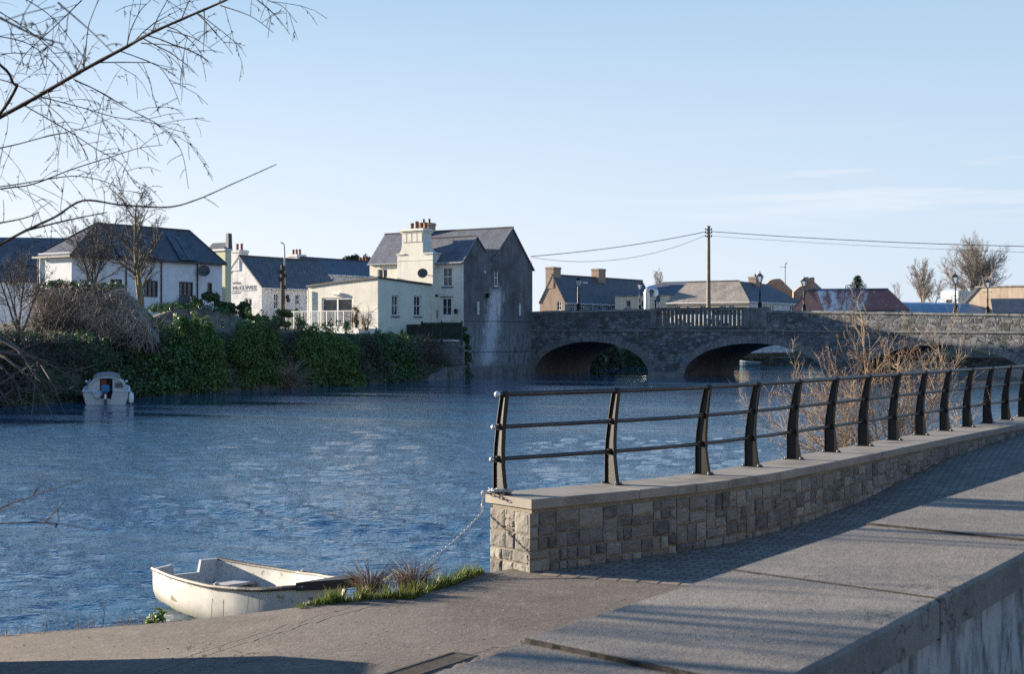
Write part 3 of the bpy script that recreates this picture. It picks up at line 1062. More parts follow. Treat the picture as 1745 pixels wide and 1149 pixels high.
def chimney(parent, x0, x1, y0, y1, z0, z1, m, npots=2, crown=True, along='x', pm=None, h=.45):
    mb = MB(); mb.box(x0, x1, y0, y1, z0, z1 - (.22 if crown else 0))
    if crown:
        mb.box(x0 - .06, x1 + .06, y0 - .06, y1 + .06, z1 - .22, z1 - .1)
        mb.box(x0 - .02, x1 + .02, y0 - .02, y1 + .02, z1 - .1, z1)
    c = mb.build('chimney', m, parent)
    for i in range(npots):
        f = (i + .5) / npots
        mb = MB()
        if along == 'x': pots(mb, [x0 + (x1 - x0) * f], (y0 + y1) / 2, z1, h)
        else: pots(mb, [(x0 + x1) / 2], y0 + (y1 - y0) * f, z1, h)
        mb.build('chimney_pot', pm or M['pot'], c, smooth=True)
    return c


# ---------------------------------------------------------------- the cream house standing in the river
A = Vector(((790 - CX) / F * 111.0, 111.0))
house = thing('riverside_house', 'cream two gabled riverside house with dark end wall rising from the water', 'house', (A.x, A.y, 0), ANG)
WM = Wall(A, ANG)                                  # long wall, u runs 0 at the corner to negative
WGb = Wall(A, ANG + PI / 2)                        # dark gable wall
EAVE = 9.12
# dark gable wall
m, nt, b = NT('dark_gable_cement')
ob = coords(nt); tcv = nt.nodes.new('ShaderNodeTexCoord'); sp = nd(nt, 'ShaderNodeSeparateXYZ', {0: tcv.outputs['Object']})
n1 = noise(nt, ob, .55, 7, .66); n2 = noise(nt, ob, 7, 5, .65); n3 = noise(nt, coords(nt, (1, 1.6, .09)), 2.6, 6, .65)
n4 = noise(nt, coords(nt, (1, 1.3, .5)), 2.4, 7, .72); n6 = noise(nt, coords(nt, (1, 3, .05)), 2.2, 4, .6)
c = mix(nt, ramp(nt, n1, .35, .68), (.08, .081, .086), (.2, .198, .198))
c = mix(nt, math_(nt, 'MULTIPLY', ramp(nt, n3, .5, .68), .6), c, (.035, .035, .038))
low = ramp(nt, math_(nt, 'ADD', sp.outputs[2], math_(nt, 'MULTIPLY', n1, 3.0)), 6.6, 4.2)
c = mix(nt, math_(nt, 'MULTIPLY', low, .75), c, (.36, .355, .355))
c = mix(nt, math_(nt, 'MULTIPLY', low, math_(nt, 'MULTIPLY', ramp(nt, n4, .48, .58), .75)), c, (.07, .07, .074))
# white lime run under the upper window
uy = math_(nt, 'ADD', math_(nt, 'ADD', sp.outputs[1], math_(nt, 'MULTIPLY', math_(nt, 'SUBTRACT', 7.0, sp.outputs[2]), .22)), math_(nt, 'MULTIPLY', math_(nt, 'SUBTRACT', n4, .5), 4.0))
def band_(x, a_, b_, s): return math_(nt, 'MULTIPLY', ramp(nt, x, a_ - s, a_ + s), ramp(nt, x, b_ + s, b_ - s))
vz = band_(math_(nt, 'ADD', sp.outputs[2], math_(nt, 'MULTIPLY', n1, 1.5)), 1.6, 7.6, .5)
run = math_(nt, 'MULTIPLY', band_(uy, 3.7, 5.4, .5), math_(nt, 'MULTIPLY', vz, ramp(nt, math_(nt, 'ADD', math_(nt, 'MULTIPLY', n4, .45), math_(nt, 'MULTIPLY', n6, .6)), .38, .52)))
c = mix(nt, math_(nt, 'MULTIPLY', run, .9), c, (.66, .67, .68))
# scattered pale flecks where render has come away, under the verge and at first floor
n5 = noise(nt, ob, 5.5, 3, .7)
fl = math_(nt, 'MULTIPLY', ramp(nt, n5, .62, .67), math_(nt, 'MAXIMUM', band_(sp.outputs[2], 9.1, 10.1, .4), math_(nt, 'MULTIPLY', band_(sp.outputs[2], 6.4, 7.3, .25), band_(sp.outputs[1], 5.4, 8.6, .4))))
c = mix(nt, math_(nt, 'MULTIPLY', fl, .9), c, (.45, .44, .43))
ln = math_(nt, 'ABSOLUTE', math_(nt, 'SUBTRACT', sp.outputs[2], 4.35)); ln2 = math_(nt, 'ABSOLUTE', math_(nt, 'SUBTRACT', sp.outputs[2], 1.9))
c = mix(nt, math_(nt, 'MULTIPLY', ramp(nt, math_(nt, 'MINIMUM', ln, ln2), .06, .03), .6), c, (.035, .035, .036))
foot = ramp(nt, math_(nt, 'ADD', sp.outputs[2], math_(nt, 'MULTIPLY', n2, .5)), 1.15, .95)
c = mix(nt, math_(nt, 'MULTIPLY', foot, .75), c, (.2, .19, .175))
c = mix(nt, .45, c, mix(nt, ramp(nt, n2, .3, .7), (.4, .4, .4), (1, 1, 1)), 'MULTIPLY')
nt.links.new(c, b.inputs['Base Color']); b.inputs['Roughness'].default_value = .9
bump(nt, b, n2, .6, .03)
M['gable'] = m

def gp(px, py): return WGb.hit(px, py)
s_w = 9.6
fa = gp(812, 403); va = gp(825, 424); vb = gp(849, 425); ra = gp(873, 388.5); re = (s_w, gp(908, 455)[1])
gh = [rect_px(WGb, 842, 849, 459, 488.5), rect_px(WGb, 825, 828.3, 456, 465), rect_px(WGb, 813.6, 816.8, 514.5, 536), rect_px(WGb, 848.5, 851, 517, 537), rect_px(WGb, 884.6, 887.6, 518.5, 538)]
mb = MB(XR(0))
wallgrid(mb, 0, s_w, -.6, 8.4, gh, .2)
mb.poly([(0, 0, 8.4), (s_w, 0, 8.4), (s_w, 0, re[1]), (ra[0], 0, ra[1]), (vb[0], 0, vb[1]), (va[0], 0, va[1]), (fa[0], 0, fa[1]), (0, 0, EAVE)])
mb.build('gable_wall', M['gable'], house)
for i, r in enumerate(gh):
    window(house, r, M['white_paint'], XR(0), (0, 1) if i == 0 else (0, 0), fw=.09 if i == 0 else .05, rec=.06 if i == 0 else .03, sill=M['stone_trim'] if i == 0 else None,
           pane=M['glass'] if i == 0 else M['white_paint'], sash=True)
mb = MB(XR(0)); hp = rect_px(WGb, 827.5, 830.5, 500, 507.5); mb.box(hp[0], hp[1], -.25, -.01, hp[2], hp[3])
mb.build('rainwater_hopper', M['black'], house)
# projecting plinth course just above the water
mb = MB(XR(0)); mb.box(.02, s_w - .02, -.07, -.004, -.6, .62); mb.build('plinth', M['stone_trim'], house)
# long front wall of the front range
FL = 6.4
mh = [rect_px(WM, 754.5, 771, 455.5, 488), rect_px(WM, 752.5, 770, 507.5, 547)]
mb = MB(); wallgrid(mb, -FL, 0, 2.0, EAVE, mh, .16)
mb.quad((-FL, 4.0, 2), (-FL, 0, 2), (-FL, 0, EAVE), (-FL, 4.0, EAVE))
mb.build('front_wall', M['cream'], house)
window(house, mh[0], M['white_paint'], None, (1, 1), .08, .04, .07, sill=M['stone_trim'], sash=True)
r = mh[1]
dz = r[2] + (r[3] - r[2]) * .22
mb = MB(); mb.box(r[0], r[1], .07, .12, r[2], dz); d_ = mb.build('door', M['white_paint'], house)
window(d_, (r[0], r[1], dz + .003, r[3]), M['white_paint'], None, (1, 1), .1, .05, .07, name='door_light')
mb = MB(); mb.box(r[0] - .12, r[1] + .12, -.08, .04, r[3] + .02, r[3] + .12); mb.build('door_hood', M['stone_trim'], house)
# porch lantern, round vent, camera-like fittings
mb = MB(); p = WM.hit(779, 531); mb.lathe([(.05, -.2), (.13, -.12), (.16, .12), (.04, .24)], 6, (p[0], -.2, p[1])); mb.box(p[0] - .03, p[0] + .03, -.12, -.004, p[1] - .02, p[1] + .1)
mb.build('wall_lantern', M['black'], house)
mb = MB(MB().xf); p = WM.hit(760, 502); mb.xf = Matrix.Translation((p[0], -.003, p[1])) @ Matrix.Rotation(PI / 2, 4, 'X'); mb.lathe([(.17, 0), (.17, .05), (.12, .07), (.1, .04)], 14)
mb.build('round_vent', M['cream_trim'], house)
mb = MB(); p = WM.hit(745, 504); mb.box(p[0] - .1, p[0] + .1, -.3, -.004, p[1] - .08, p[1] + .08); mb.build('floodlight', M['black'], house)
mb = MB(); p = WM.hit(744.5, 535); mb.box(p[0] - .06, p[0] + .06, -.12, -.004, p[1] - .35, p[1] + .3); mb.build('meter_box', M['dark_paint'], house)
# rear range wall seen left of the chimney
YB = 3.95; RL = 13.4
WB2 = Wall(A + GV * YB, ANG)
lu = WB2.hit(630, 460)[0]; ZB = WB2.hit(640, 447)[1]
bh = [rect_px(WB2, 643.5, 660, 459, 478)]
bh[0] = (bh[0][0], bh[0][1], bh[0][2] - .5, bh[0][3])
mb = MB(); wallgrid(mb, lu, -FL + .8, 2.0, ZB, bh, .16, YB)
mb.quad((lu, s_w, 2), (lu, YB, 2), (lu, YB, ZB), (lu, s_w, ZB))
mb.quad((0, s_w, 2), (lu, s_w, 2), (lu, s_w, ZB), (0, s_w, ZB))
mb.build('rear_wall', M['cream'], house)
window(house, bh[0], M['white_paint'], None, (1, 1), .07, .05, .1, y=YB, sash=True)
# roofs
mb = MB()
e = .12
mb.sheet([(-FL, -.25, EAVE - .22), (.1, -.25, EAVE - .22), (.1, fa[0], fa[1] + .03), (-FL, fa[0], fa[1] + .03)], .1)
mb.sheet([(.1, fa[0] + .003, fa[1] + .028), (.1, va[0] + .2, va[1] - .18), (-FL, va[0] + .2, va[1] - .18), (-FL, fa[0] + .003, fa[1] + .028)], .1)
rs = (ra[1] - ZB) / (ra[0] - YB)
lr = WB2.hit(655, 405)
WRg = Wall(A + GV * ra[0], ANG); lru = WRg.hit(656, 404)[0]
mb.sheet([(lu - .15, YB - .22, ZB - .2 * rs - .02), (.1, YB - .22, ZB - .2 * rs - .02), (.1, ra[0], ra[1] + .04), (lru, ra[0], ra[1] + .04)], .1)
mb.sheet([(.1, ra[0] + .003, ra[1] + .037), (.1, s_w + .25, re[1] - .28), (lu - .15, s_w + .25, re[1] - .28), (lru, ra[0] + .003, ra[1] + .037)], .1)
rf = mb.build('roof', M['slate'], house)
mb = MB(); mb.tube([(lru, ra[0], ra[1] + .05), (.1, ra[0], ra[1] + .05)], .09, 6); mb.tube([(-FL, fa[0], fa[1] + .04), (.1, fa[0], fa[1] + .04)], .08, 6)
mb.build('ridge', M['ridge'], rf)
for (y0, z0, y1, z1) in ((-.25, EAVE - .21, fa[0], fa[1] + .04), (vb[0], vb[1] + .03, ra[0], ra[1] + .05)):
    mb = MB(); mb.add([(.1, y0, z0), (.16, y0, z0), (.16, y0, z0 + .12), (.1, y0, z0 + .12), (.1, y1, z1), (.16, y1, z1), (.16, y1, z1 + .12), (.1, y1, z1 + .12)], [(0, 1, 2, 3), (7, 6, 5, 4), (0, 4, 5, 1), (1, 5, 6, 2), (2, 6, 7, 3), (3, 7, 4, 0)]); mb.build('verge', M['lead'], rf)
mb = MB(); mb.tube([(-FL + 3.5, -.3, EAVE - .22), (.06, -.3, EAVE - .22)], .07, 8); mb.tube([(lu, YB - .28, ZB - .22), (-FL, YB - .28, ZB - .22)], .07, 8)
mb.build('gutter', M['grey_paint'], rf)
# great chimney: breast, swept shoulders, panelled stack
WC = Wall(A - GV * .6, ANG)
cl, cr_ = WC.hit(677, 470)[0], WC.hit(737.5, 470)[0]
sl, sr = WC.hit(685, 410)[0], WC.hit(720.5, 410)[0]
zsh = WC.hit(700, 434)[1]; zst = WC.hit(700, 443)[1]; ztop = WC.hit(700, 391)[1]; zcr = WC.hit(700, 397)[1]
mb = MB()
mb.box(cl, cr_, -.6, 0, 2.5, zst - .06); mb.box(cl - .03, cr_ + .03, -.63, .5, zst - .06, zst); mb.box(cl, cr_, -.6, .5, zst, zsh)
mb.box(cl - .08, cl + .75, -.68, .5, zsh, zsh + .1); mb.box(sr - .02, cr_ + .08, -.68, .5, zsh, zsh + .1)
mb.box(sl, sr, -.6, .5, zsh + .003, zcr)
def shoulder(x0, x1, z0, z1, y0, y1):
    n = 10; pts = [(x1, z0), (x0, z0)]
    for i in range(n + 1):
        a = PI / 2 * i / n
        pts.append((x0 + (x1 - x0) * math.sin(a), z0 + (z1 - z0) * (1 - math.cos(a))))
    if x1 < x0: pts = pts[::-1]
    mb.prism(pts, y0, y1)
zf = zsh + (zcr - zsh) * .52
shoulder(cl + .05, sl - .003, zsh + .1, zf, -.6, .5)
shoulder(cr_ - .05, sr + .003, zsh + .1, zf, .05, .5)
for k in range(1, 4):                                # raised panels leave three grooves
    pass
pw = (sr - sl)
for k in range(4):
    mb.box(sl + pw * k / 4 + .05, sl + pw * (k + 1) / 4 - .05, -.66, -.603, zf + .1, zcr - .05)
mb.box(sl - .1, sr + .1, -.7, .6, zcr, zcr + .14); mb.box(sl - .2, sr + .2, -.8, .7, zcr + .14, zcr + .24); mb.box(sl - .05, sr + .05, -.65, .55, zcr + .24, ztop + .05)
ch = mb.build('chimney', M['cream_trim'], house)
for px in (695, 703, 711, 718):
    mb = MB(); pots(mb, [WC.hit(px, 388)[0]], -.05, ztop + .05, .5 if px != 703 else .62, .14)
    mb.build('chimney_pot', M['pot'], ch, smooth=True)
# second, brick, stack on the rear ridge
cu = WRg.hit(729, 385)[0]
chimney(house, cu - .75, cu + .45, ra[0] - .5, ra[0] + .5, ra[1] - .8, WRg.hit(729, 380)[1], M['brick_ruin'], 2, pm=M['dark_paint'], h=.35)

# extension with the flat curving roof
XE, YE = -2.8, -7.0
WX = Wall(A + TV * XE + GV * YE, ANG + PI / 2)      # right wall, u = 0 at the near corner .. 7 at the house
WD = Wall(A + GV * YE, ANG)                          # deck wall
zc, zb = WX.hit(645, 475)[1], WX.hit(741, 488)[1]
xh = [rect_px(WX, 667.5, 679.5, 503, 538.5), rect_px(WX, 705.5, 718, 504, 539)]
dl = WD.hit(525, 500)[0]
dh = [rect_px(WD, 548, 601, 507.5, 559)]
tops = [(WD.hit(px, py)) for px, py in ((525, 490), (535, 488), (548, 486.3), (575, 482.5), (610, 478.5), (645, 475))]
mb = MB(XR(XE, YE)); wallgrid(mb, 0, 7, 1.5, zb - .1, xh, .2)
mb.poly([(0, 0, zb - .1), (7, 0, zb - .1), (7, 0, zb), (0, 0, zc)])
mb.build('side_wall', M['greenish'], house)
zlow = min(t[1] for t in tops) - .05
mb = MB(); wallgrid(mb, dl, XE, 1.5, zlow, dh, .18, YE)
mb.poly([(dl, YE, zlow), (XE, YE, zlow)] + [(u, YE, z) for u, z in reversed([(dl, tops[0][1])] + tops[1:-1] + [(XE, zc)])])
mb.quad((dl, 2, 1.5), (dl, YE, 1.5), (dl, YE, tops[0][1]), (dl, 2, tops[0][1] - .2))
mb.build('deck_wall', M['cream'], house)
for r in xh: window(house, r, M['white_paint'], XR(XE, YE), (1, 1), .08, .04, .13, sill=M['stone_trim'], sash=True)
window(house, dh[0], M['white_paint'], None, (1, 0), .13, .13, .1, y=YE, name='patio_door')
mb = MB()
rt = [(dl - .12, tops[0][1])] + tops[1:-1] + [(XE + .12, zc + .01)]
vs = []
for u, z in rt: vs += [(u, YE - .12, z + .01), (u, YE - .12, z + .15)]
n = len(rt)
for u, z in rt:
    zz = z - (zc - zb)
    vs += [(u, .0, zz + .01), (u, .0, zz + .15)]
fs = []
for i in range(n - 1):
    a = 2 * i; c_ = 2 * i + 2 * n
    fs += [(a, a + 2, a + 3, a + 1), (a + 1, a + 3, c_ + 3, c_ + 1), (a, c_, c_ + 2, a + 2)]
fs += [(2 * n - 2, 4 * n - 2, 4 * n - 1, 2 * n - 1), (0, 1, 2 * n + 1, 2 * n)]
mb.add(vs, fs); mb.build('flat_roof', M['dark_paint'], house)
mb = MB(); p = WD.hit(573, 501); mb.tube([(p[0] - .12, YE - .1, p[1]), (p[0] + .5, YE - .1, p[1] - .02)], .13, 10); mb.build('bulkhead_lamp', M['white_paint'], house)
mb = MB(); p = WD.hit(531, 495); mb.tube([(dl + .1, YE - .12, p[1]), (dl + .1, YE - .12, 3.0)], .06, 6); mb.build('downpipe', M['white_paint'], house)
# garden ground behind the retaining wall is part of the bank; timber deck with steel balustrade
YD = YE - 2.3
WDk = Wall(A + GV * YD, ANG)
d0, d1 = WDk.hit(487, 557)[0], WDk.hit(611, 560)[0]
zd = WDk.hit(600, 560)[1]
deck = thing('deck', 'raised terrace deck with pale steel railings and glass end panels beside the house', 'deck', (A.x, A.y, 0), ANG)
M['deck'] = mat('grey_deck_boards', (.2, .2, .2), var=.2, vs=6)
mb = MB(); mb.box(d0, d1, YD, YE - .01, zd - .06, zd); mb.build('deck_boards', M['deck'], deck)
mb = MB(); mb.box(d0, d1 + .02, YD - .03, YD - .003, zd - .5, zd - .02); mb.box(d1 + .003, d1 + .035, YD, YE - .02, zd - .5, zd - .02)
mb.build('fascia', M['white_paint'], deck)
mb = MB(); mb.box(d0, d1 - .4, YD + .3, YE - .3, 1.5, zd - .5); mb.build('deck_base', M['grey_render'], deck)
zr = WDk.hit(560, 531)[1]; dg = WDk.hit(600, 540)[0]
nb = 8
for i in range(nb + 1):
    x = d0 + (dg - d0) * i / nb
    mb = MB(); mb.box(x - .035, x + .035, YD, YD + .06, zd + .003, zr - .003); mb.build('railing_post', M['white_paint'], deck)
mb = MB(); mb.box(d0, dg, YD + .005, YD + .055, zr, zr + .06); mb.box(d0, dg, YD + .015, YD + .045, zd + .1, zd + .14); mb.build('handrail', M['white_paint'], deck)
mb = MB()
x = d0 + .1
while x < dg - .05:
    mb.box(x - .012, x + .012, YD + .02, YD + .04, zd + .14, zr); x += .13
mb.build('balusters', M['white_paint'], deck)
m, nt, b = NT('glass_panel')
b.inputs['Base Color'].default_value = (.75, .82, .85, 1); b.inputs['Roughness'].default_value = .03; b.inputs['Transmission Weight'].default_value = .0; b.inputs['Alpha'].default_value = .22
M['glasspanel'] = m
for (xa, ya, xb, yb) in ((dg + .06, YD + .02, d1 - .03, YD + .02), (d1 - .02, YD + .05, d1 - .02, YD + 1.1), (d1 - .02, YD + 1.2, d1 - .02, YE - .05)):
    mb = MB()
    if ya == yb: mb.box(xa, xb, ya, ya + .012, zd + .08, zr)
    else: mb.box(xa, xa + .012, ya, yb, zd + .08, zr)
    g_ = mb.build('glass_panel', M['glasspanel'], deck)
mb = MB()
for x, y in ((dg + .03, YD + .03), (d1 - .02, YD + .025), (d1 - .02, YD + 1.15), (d1 - .02, YE - .03)):
    mb.box(x - .02, x + .02, y - .02, y + .02, zd, zr + .02)
mb.build('glass_posts', M['steel'], deck)
# planter pots / box on the deck
# satellite dish on the chimney breast
def dish(label, px, py, w, r, ang=0.0, tilt=.35, squash=1.0):
    u, z = w.hit(px, py)
    p = w.p(u, -.55)
    t = thing('satellite_dish', label, 'satellite dish', (p.x, p.y, z), w.ang)
    mb = MB(Matrix.Rotation(ang, 4, 'Z') @ Matrix.Rotation(PI / 2 - tilt, 4, 'X'))
    prof = [(r * i / 6 + 1e-3, .28 * r * (i / 6) ** 2) for i in range(7)]
    prof += [(x, zz - .02) for x, zz in reversed(prof)]
    mb.lathe(prof, 20, (0, 0, -.1), 1, squash)
    mb.build('reflector', M['dish'], t, smooth=True)
    mb = MB(); mb.tube([(0, .1, -.05), (0, .53, -.12)], .035, 6); mb.tube([(0, .05, -r * .8), (0, -r * .9, -r * .2)], .015, 5); mb.box(-.04, .04, -r * .9 - .05, -r * .9 + .05, -r * .2 - .05, -r * .2 + .05)
    mb.build('arm', M['black'], t)
    return t


dish('dark mesh satellite dish on the cream chimney breast', 727.5, 466, WC, .4, .62)

# small green mesh fence on the garden wall by the house
YF = -3.6
WF = Wall(A + GV * YF, ANG)
fence = thing('mesh_fence', 'dark green mesh fence panels along the garden edge below the house', 'fence', (A.x, A.y, 0), ANG)
f0, f1 = WF.hit(686, 560)[0], WF.hit(787, 560)[0]
ft, fb = WF.hit(740, 550)[1], WF.hit(740, 579)[1]
mnet = mat('green_windbreak', (.03, .045, .03), var=.3, vs=3, fine=50)
npn = 3
for i in range(npn):
    xa, xb = f0 + (f1 - f0) * i / npn, f0 + (f1 - f0) * (i + 1) / npn
    mb = MB(); dz = -.12 * (i == 0)
    mb.box(xa + .05, xb - .05, YF, YF + .03, fb, ft + dz); mb.build('mesh_panel', mnet, fence)
for i in range(npn + 1):
    x = f0 + (f1 - f0) * i / npn
    mb = MB(); mb.box(x - .045, x + .045, YF - .06, YF + .06, fb - .4, ft + .12); mb.build('fence_post', M['dark_paint'], fence)
mb = MB(); mb.box(f0 + .3, f1, YF + .05, YF + .35, 1.0, fb - .13); mb.build('kerb_wall', M['garden_wall'], fence)
mb = MB(); mb.box(f0 + .9, f1 - .6, YF - .02, YF + .4, fb - .127, fb - .003); mb.build('kerb_cap', M['white_old'], fence)


# ---------------------------------------------------------------- simple gabled houses of the town
def gabled(name, label, corner_px, D, corner_y_eave, half_px, apex_py, length, wm, rm, gm=None, base=3.4, over=.15, holes_g=(), holes_l=(), fm=None, bars=(1, 1), gw=None):
    """corner nearest to us; gable runs left along -T, long wall runs back along G. returns thing and dimensions"""
    P = Vector(((corner_px - CX) / F * D, D))
    t = thing(name, label, 'house', (P.x, P.y, 0), ANG)
    w1 = Wall(P, ANG); w2 = Wall(P, ANG + PI / 2)
    ze = zat(corner_y_eave, D)
    ux, za = w1.hit(half_px, apex_py)
    W_ = gw or -2 * ux
    hg = [rect_px(w1, *h) for h in holes_g]; hl = [rect_px(w2, *h) for h in holes_l]
    mb = MB(); wallgrid(mb, -W_, 0, base - 2, ze, hg, .14)
    mb.poly([(-W_, 0, ze), (0, 0, ze), (ux, 0, za)])
    mb.poly([(0, length, ze), (-W_, length, ze), (ux, length, za)])
    mb.quad((0, length, base - 2), (-W_, length, base - 2), (-W_, length, ze), (0, length, ze))
    mb.quad((-W_, length, base - 2), (-W_, 0, base - 2), (-W_, 0, ze), (-W_, length, ze))
    mb.build('gable_wall', gm or wm, t)
    mb = MB(XR(0)); wallgrid(mb, 0, length, base - 2, ze, hl, .14); mb.build('long_wall', wm, t)
    for r in hg: window(t, r, fm or M['white_paint'], None, bars, .08, .05, .08, sash=True)
    for r in hl: window(t, r, fm or M['white_paint'], XR(0), bars, .08, .05, .08, sash=True)
    s1 = (za - ze) / -ux; s2 = (za - ze) / (W_ + ux)
    mb = MB()
    mb.sheet([(over, -.08, ze - over * s1 + .05), (over, length + .08, ze - over * s1 + .05), (ux, length + .08, za + .05), (ux, -.08, za + .05)], .09)
    mb.sheet([(ux - .003, -.08, za + .047), (ux - .003, length + .08, za + .047), (-W_ - over, length + .08, ze - over * s2 + .05), (-W_ - over, -.08, ze - over * s2 + .05)], .09)
    rf = mb.build('roof', rm, t)
    mb = MB(); mb.tube([(ux, -.1, za + .07), (ux, length + .1, za + .07)], .08, 6); mb.build('ridge', M['ridge'], rf)
    mb = MB(); mb.tube([(over + .04, -.06, ze - over * s1 - .02), (over + .04, length + .06, ze - over * s1 - .02)], .06, 6); mb.build('gutter', M['white_paint'], rf)
    return t, P, w1, w2, ze, ux, za


# white house with the lettering
t, P, w1, w2, ze, ux, za = gabled('lettered_house', 'white gabled house with dark blue lettering painted on its end wall', 446, 118, 488, 408, 437, 9.5, M['white'], M['slate_dark'], M['white_old'],
    holes_g=[(416.5, 429.5, 508.5, 536)], holes_l=[(466.5, 475, 500.5, 527), (503, 511, 502, 520), (521, 527, 503, 520)])
c0 = w1.hit(394, 430)[0]; c1 = w1.hit(408.5, 430)[0]
chimney(t, c0, c1, -.06, 1.0, za - 1.2, w1.hit(402, 426)[1], M['white_old'], 2, h=.55, pm=M['pot'])
m_ink = mat('dark_blue_sign_paint', (.02, .045, .1), rough=.6, var=.1)


def lettering(txt, w, x0, x1, yb, yt, m, parent, name='lettering', off=.012, font_shear=0):
    cu = bpy.data.curves.new('txt', 'FONT'); cu.body = txt; cu.extrude = .004; cu.offset = .012
    to = bpy.data.objects.new('txt', cu); COL.objects.link(to)
    dg_ = bpy.context.evaluated_depsgraph_get()
    me = bpy.data.meshes.new_from_object(to.evaluated_get(dg_))
    bpy.data.objects.remove(to)
    co = np.array([v.co[:] for v in me.vertices])
    mn, mx = co.min(0), co.max(0)
    a, za_ = w.hit(x0, yb); b_, _ = w.hit(x1, yb); zt = w.hit((x0 + x1) / 2, yt)[1]
    for v in me.vertices:
        fx = (v.co.x - mn[0]) / (mx[0] - mn[0]); fz = (v.co.y - mn[1]) / (mx[1] - mn[1])
        v.co = (a + (b_ - a) * fx, -off - v.co.z, za_ + (zt - za_) * fz)
    me.materials.clear(); me.materials.append(m)
    o = bpy.data.objects.new(name, me); COL.objects.link(o); o.parent = parent
    return o


lettering('McELWEE', w1, 396.5, 437.5, 494, 487, m_ink, t)
lettering('CITORS', w1, 394.5, 410.5, 500.8, 498, m_ink, t)
mb = MB()
a, z = w1.hit(395, 496); b_, _ = w1.hit(437, 496); mb.box(a, b_, -.014, -.004, z - .03, z + .03); mb.build('painted_line', m_ink, t)
mb = MB()
for px, py, r_ in ((398, 483, .12), (402, 482.4, .16), (406, 482.8, .18), (409, 482.6, .12)):
    a, z = w1.hit(px, py); mb.box(a - r_, a + r_, -.014, -.004, z - .08, z + .09)
mb.build('emblem', m_ink, t)
mb = MB(); a = w1.hit(430, 500)[0]; mb.box(c1 + 1.6, -.003, -.09, -.004, ze - .42, ze - .34)
# grey return between gable and long wall
P2 = P
# long roofed house behind with three pots
t, P, w1, w2, ze, ux, za = gabled('slate_roofed_house', 'slate roofed house with dark gable and three pot chimney behind the lettered house', 557.5, 132, 467, 514, 439.5, 12.5, M['white'], M['slate_dark'], M['grey_render'],
    holes_l=[(565.5, 571, 473, 486), (586, 590.5, 474, 486)])
c0, c1 = w1.hit(496, 440)[0], w1.hit(512.5, 440)[0]
chimney(t, c0, c1, -.5, .7, za - 2.6, w1.hit(504, 434)[1], M['white_old'], 3, h=.5)
# distant chimney and roof beyond, beside a dark conifer
t, P, w1, w2, ze, ux, za = gabled('distant_house', 'distant slate roof with a pinkish chimney beside the dark bushy tree', 634, 150, 462, 612, 452, 6, M['white'], M['slate_dark'], M['grey_render'])
c0, c1 = w1.hit(604, 440)[0], w1.hit(620, 440)[0]
chimney(t, c0, c1, .2, 1.2, za - 1.5, w1.hit(612, 444)[1], M['brown_render'], 3, h=.4)

# ---------------------------------------------------------------- long white house, hipped roof
K = Vector(((122 - CX) / F * 90.0, 90.0)); LW = 12.9; WW = 3.4
lh = thing('long_white_house', 'long white rendered house with hipped slate roof, rooflights and dark windows behind bare trees', 'house', (K.x, K.y, 0), ANG)
wL = Wall(K, ANG + PI / 2); wE = Wall(K, ANG)
ze = 8.5
lhole = [rect_px(wL, 245, 269, 478, 506.5), rect_px(wL, 305, 329, 480.5, 505.5), rect_px(wL, 353.5, 361.5, 482, 501.5), rect_px(wL, 188, 208, 476, 505), rect_px(wL, 303.5, 330, 434, 445.5), rect_px(wL, 250, 266, 434, 443), rect_px(wL, 200, 212, 433, 441)]
LH = []
for h in lhole: LH.append((h[0], h[1], h[2], min(h[3], ze - .03)))
mb = MB(XR(0)); wallgrid(mb, 0, LW, 1.5, ze, LH, .15)
mb.build('long_wall', M['white'], lh)
mb = MB(); wallgrid(mb, -WW, 0, 1.5, ze, [], .15); mb.quad((0, LW, 1.5), (-WW, LW, 1.5), (-WW, LW, ze), (0, LW, ze)); mb.quad((-WW, LW, 1.5), (-WW, 0, 1.5), (-WW, 0, ze), (-WW, LW, ze))
mb.build('end_wall', M['white'], lh)
for i, r in enumerate(LH):
    window(lh, r, M['dark_paint'], XR(0), (2, 2) if i in (0, 1, 3) else ((0, 2) if i == 2 else (1, 0)), .08, .05, .06, pane=M['skylight'] if i in (0, 1, 3) else None)
zr_ = 10.6; rx = -WW / 2
mb = MB(); o_ = .2; zo = ze - .2
mb.sheet([(o_, -o_, zo), (o_, LW + o_, zo), (rx, LW - 1.5, zr_), (rx, 3.3, zr_)], .08)
mb.sheet([(-WW - o_, -o_, zo), (o_, -o_, zo), (rx, 3.3, zr_)], .08)
mb.sheet([(o_, LW + o_, zo), (-WW - o_, LW + o_, zo), (rx, LW - 1.5, zr_)], .08)
mb.sheet([(-WW - o_, LW + o_, zo), (-WW - o_, -o_, zo), (rx, 3.3, zr_), (rx, LW - 1.5, zr_)], .08)
rf = mb.build('roof', M['slate_dark'], lh)
mb = MB(); mb.tube([(rx, 3.3, zr_), (rx, LW - 1.5, zr_)], .08, 6)
for a_, b_ in (((rx, 3.3, zr_), (o_, -o_, zo)), ((rx, 3.3, zr_), (-WW - o_, -o_, zo)), ((rx, LW - 1.5, zr_), (o_, LW + o_, zo))): mb.tube([a_, b_], .07, 6)
mb.build('ridge', M['ridge'], rf)
mb = MB(); mb.box(o_, o_ + .1, -o_, LW + o_, zo - .14, zo - .02); mb.box(-WW - o_, o_, -o_ - .1, -o_, zo - .14, zo - .02); mb.build('gutter', M['dark_paint'], rf)
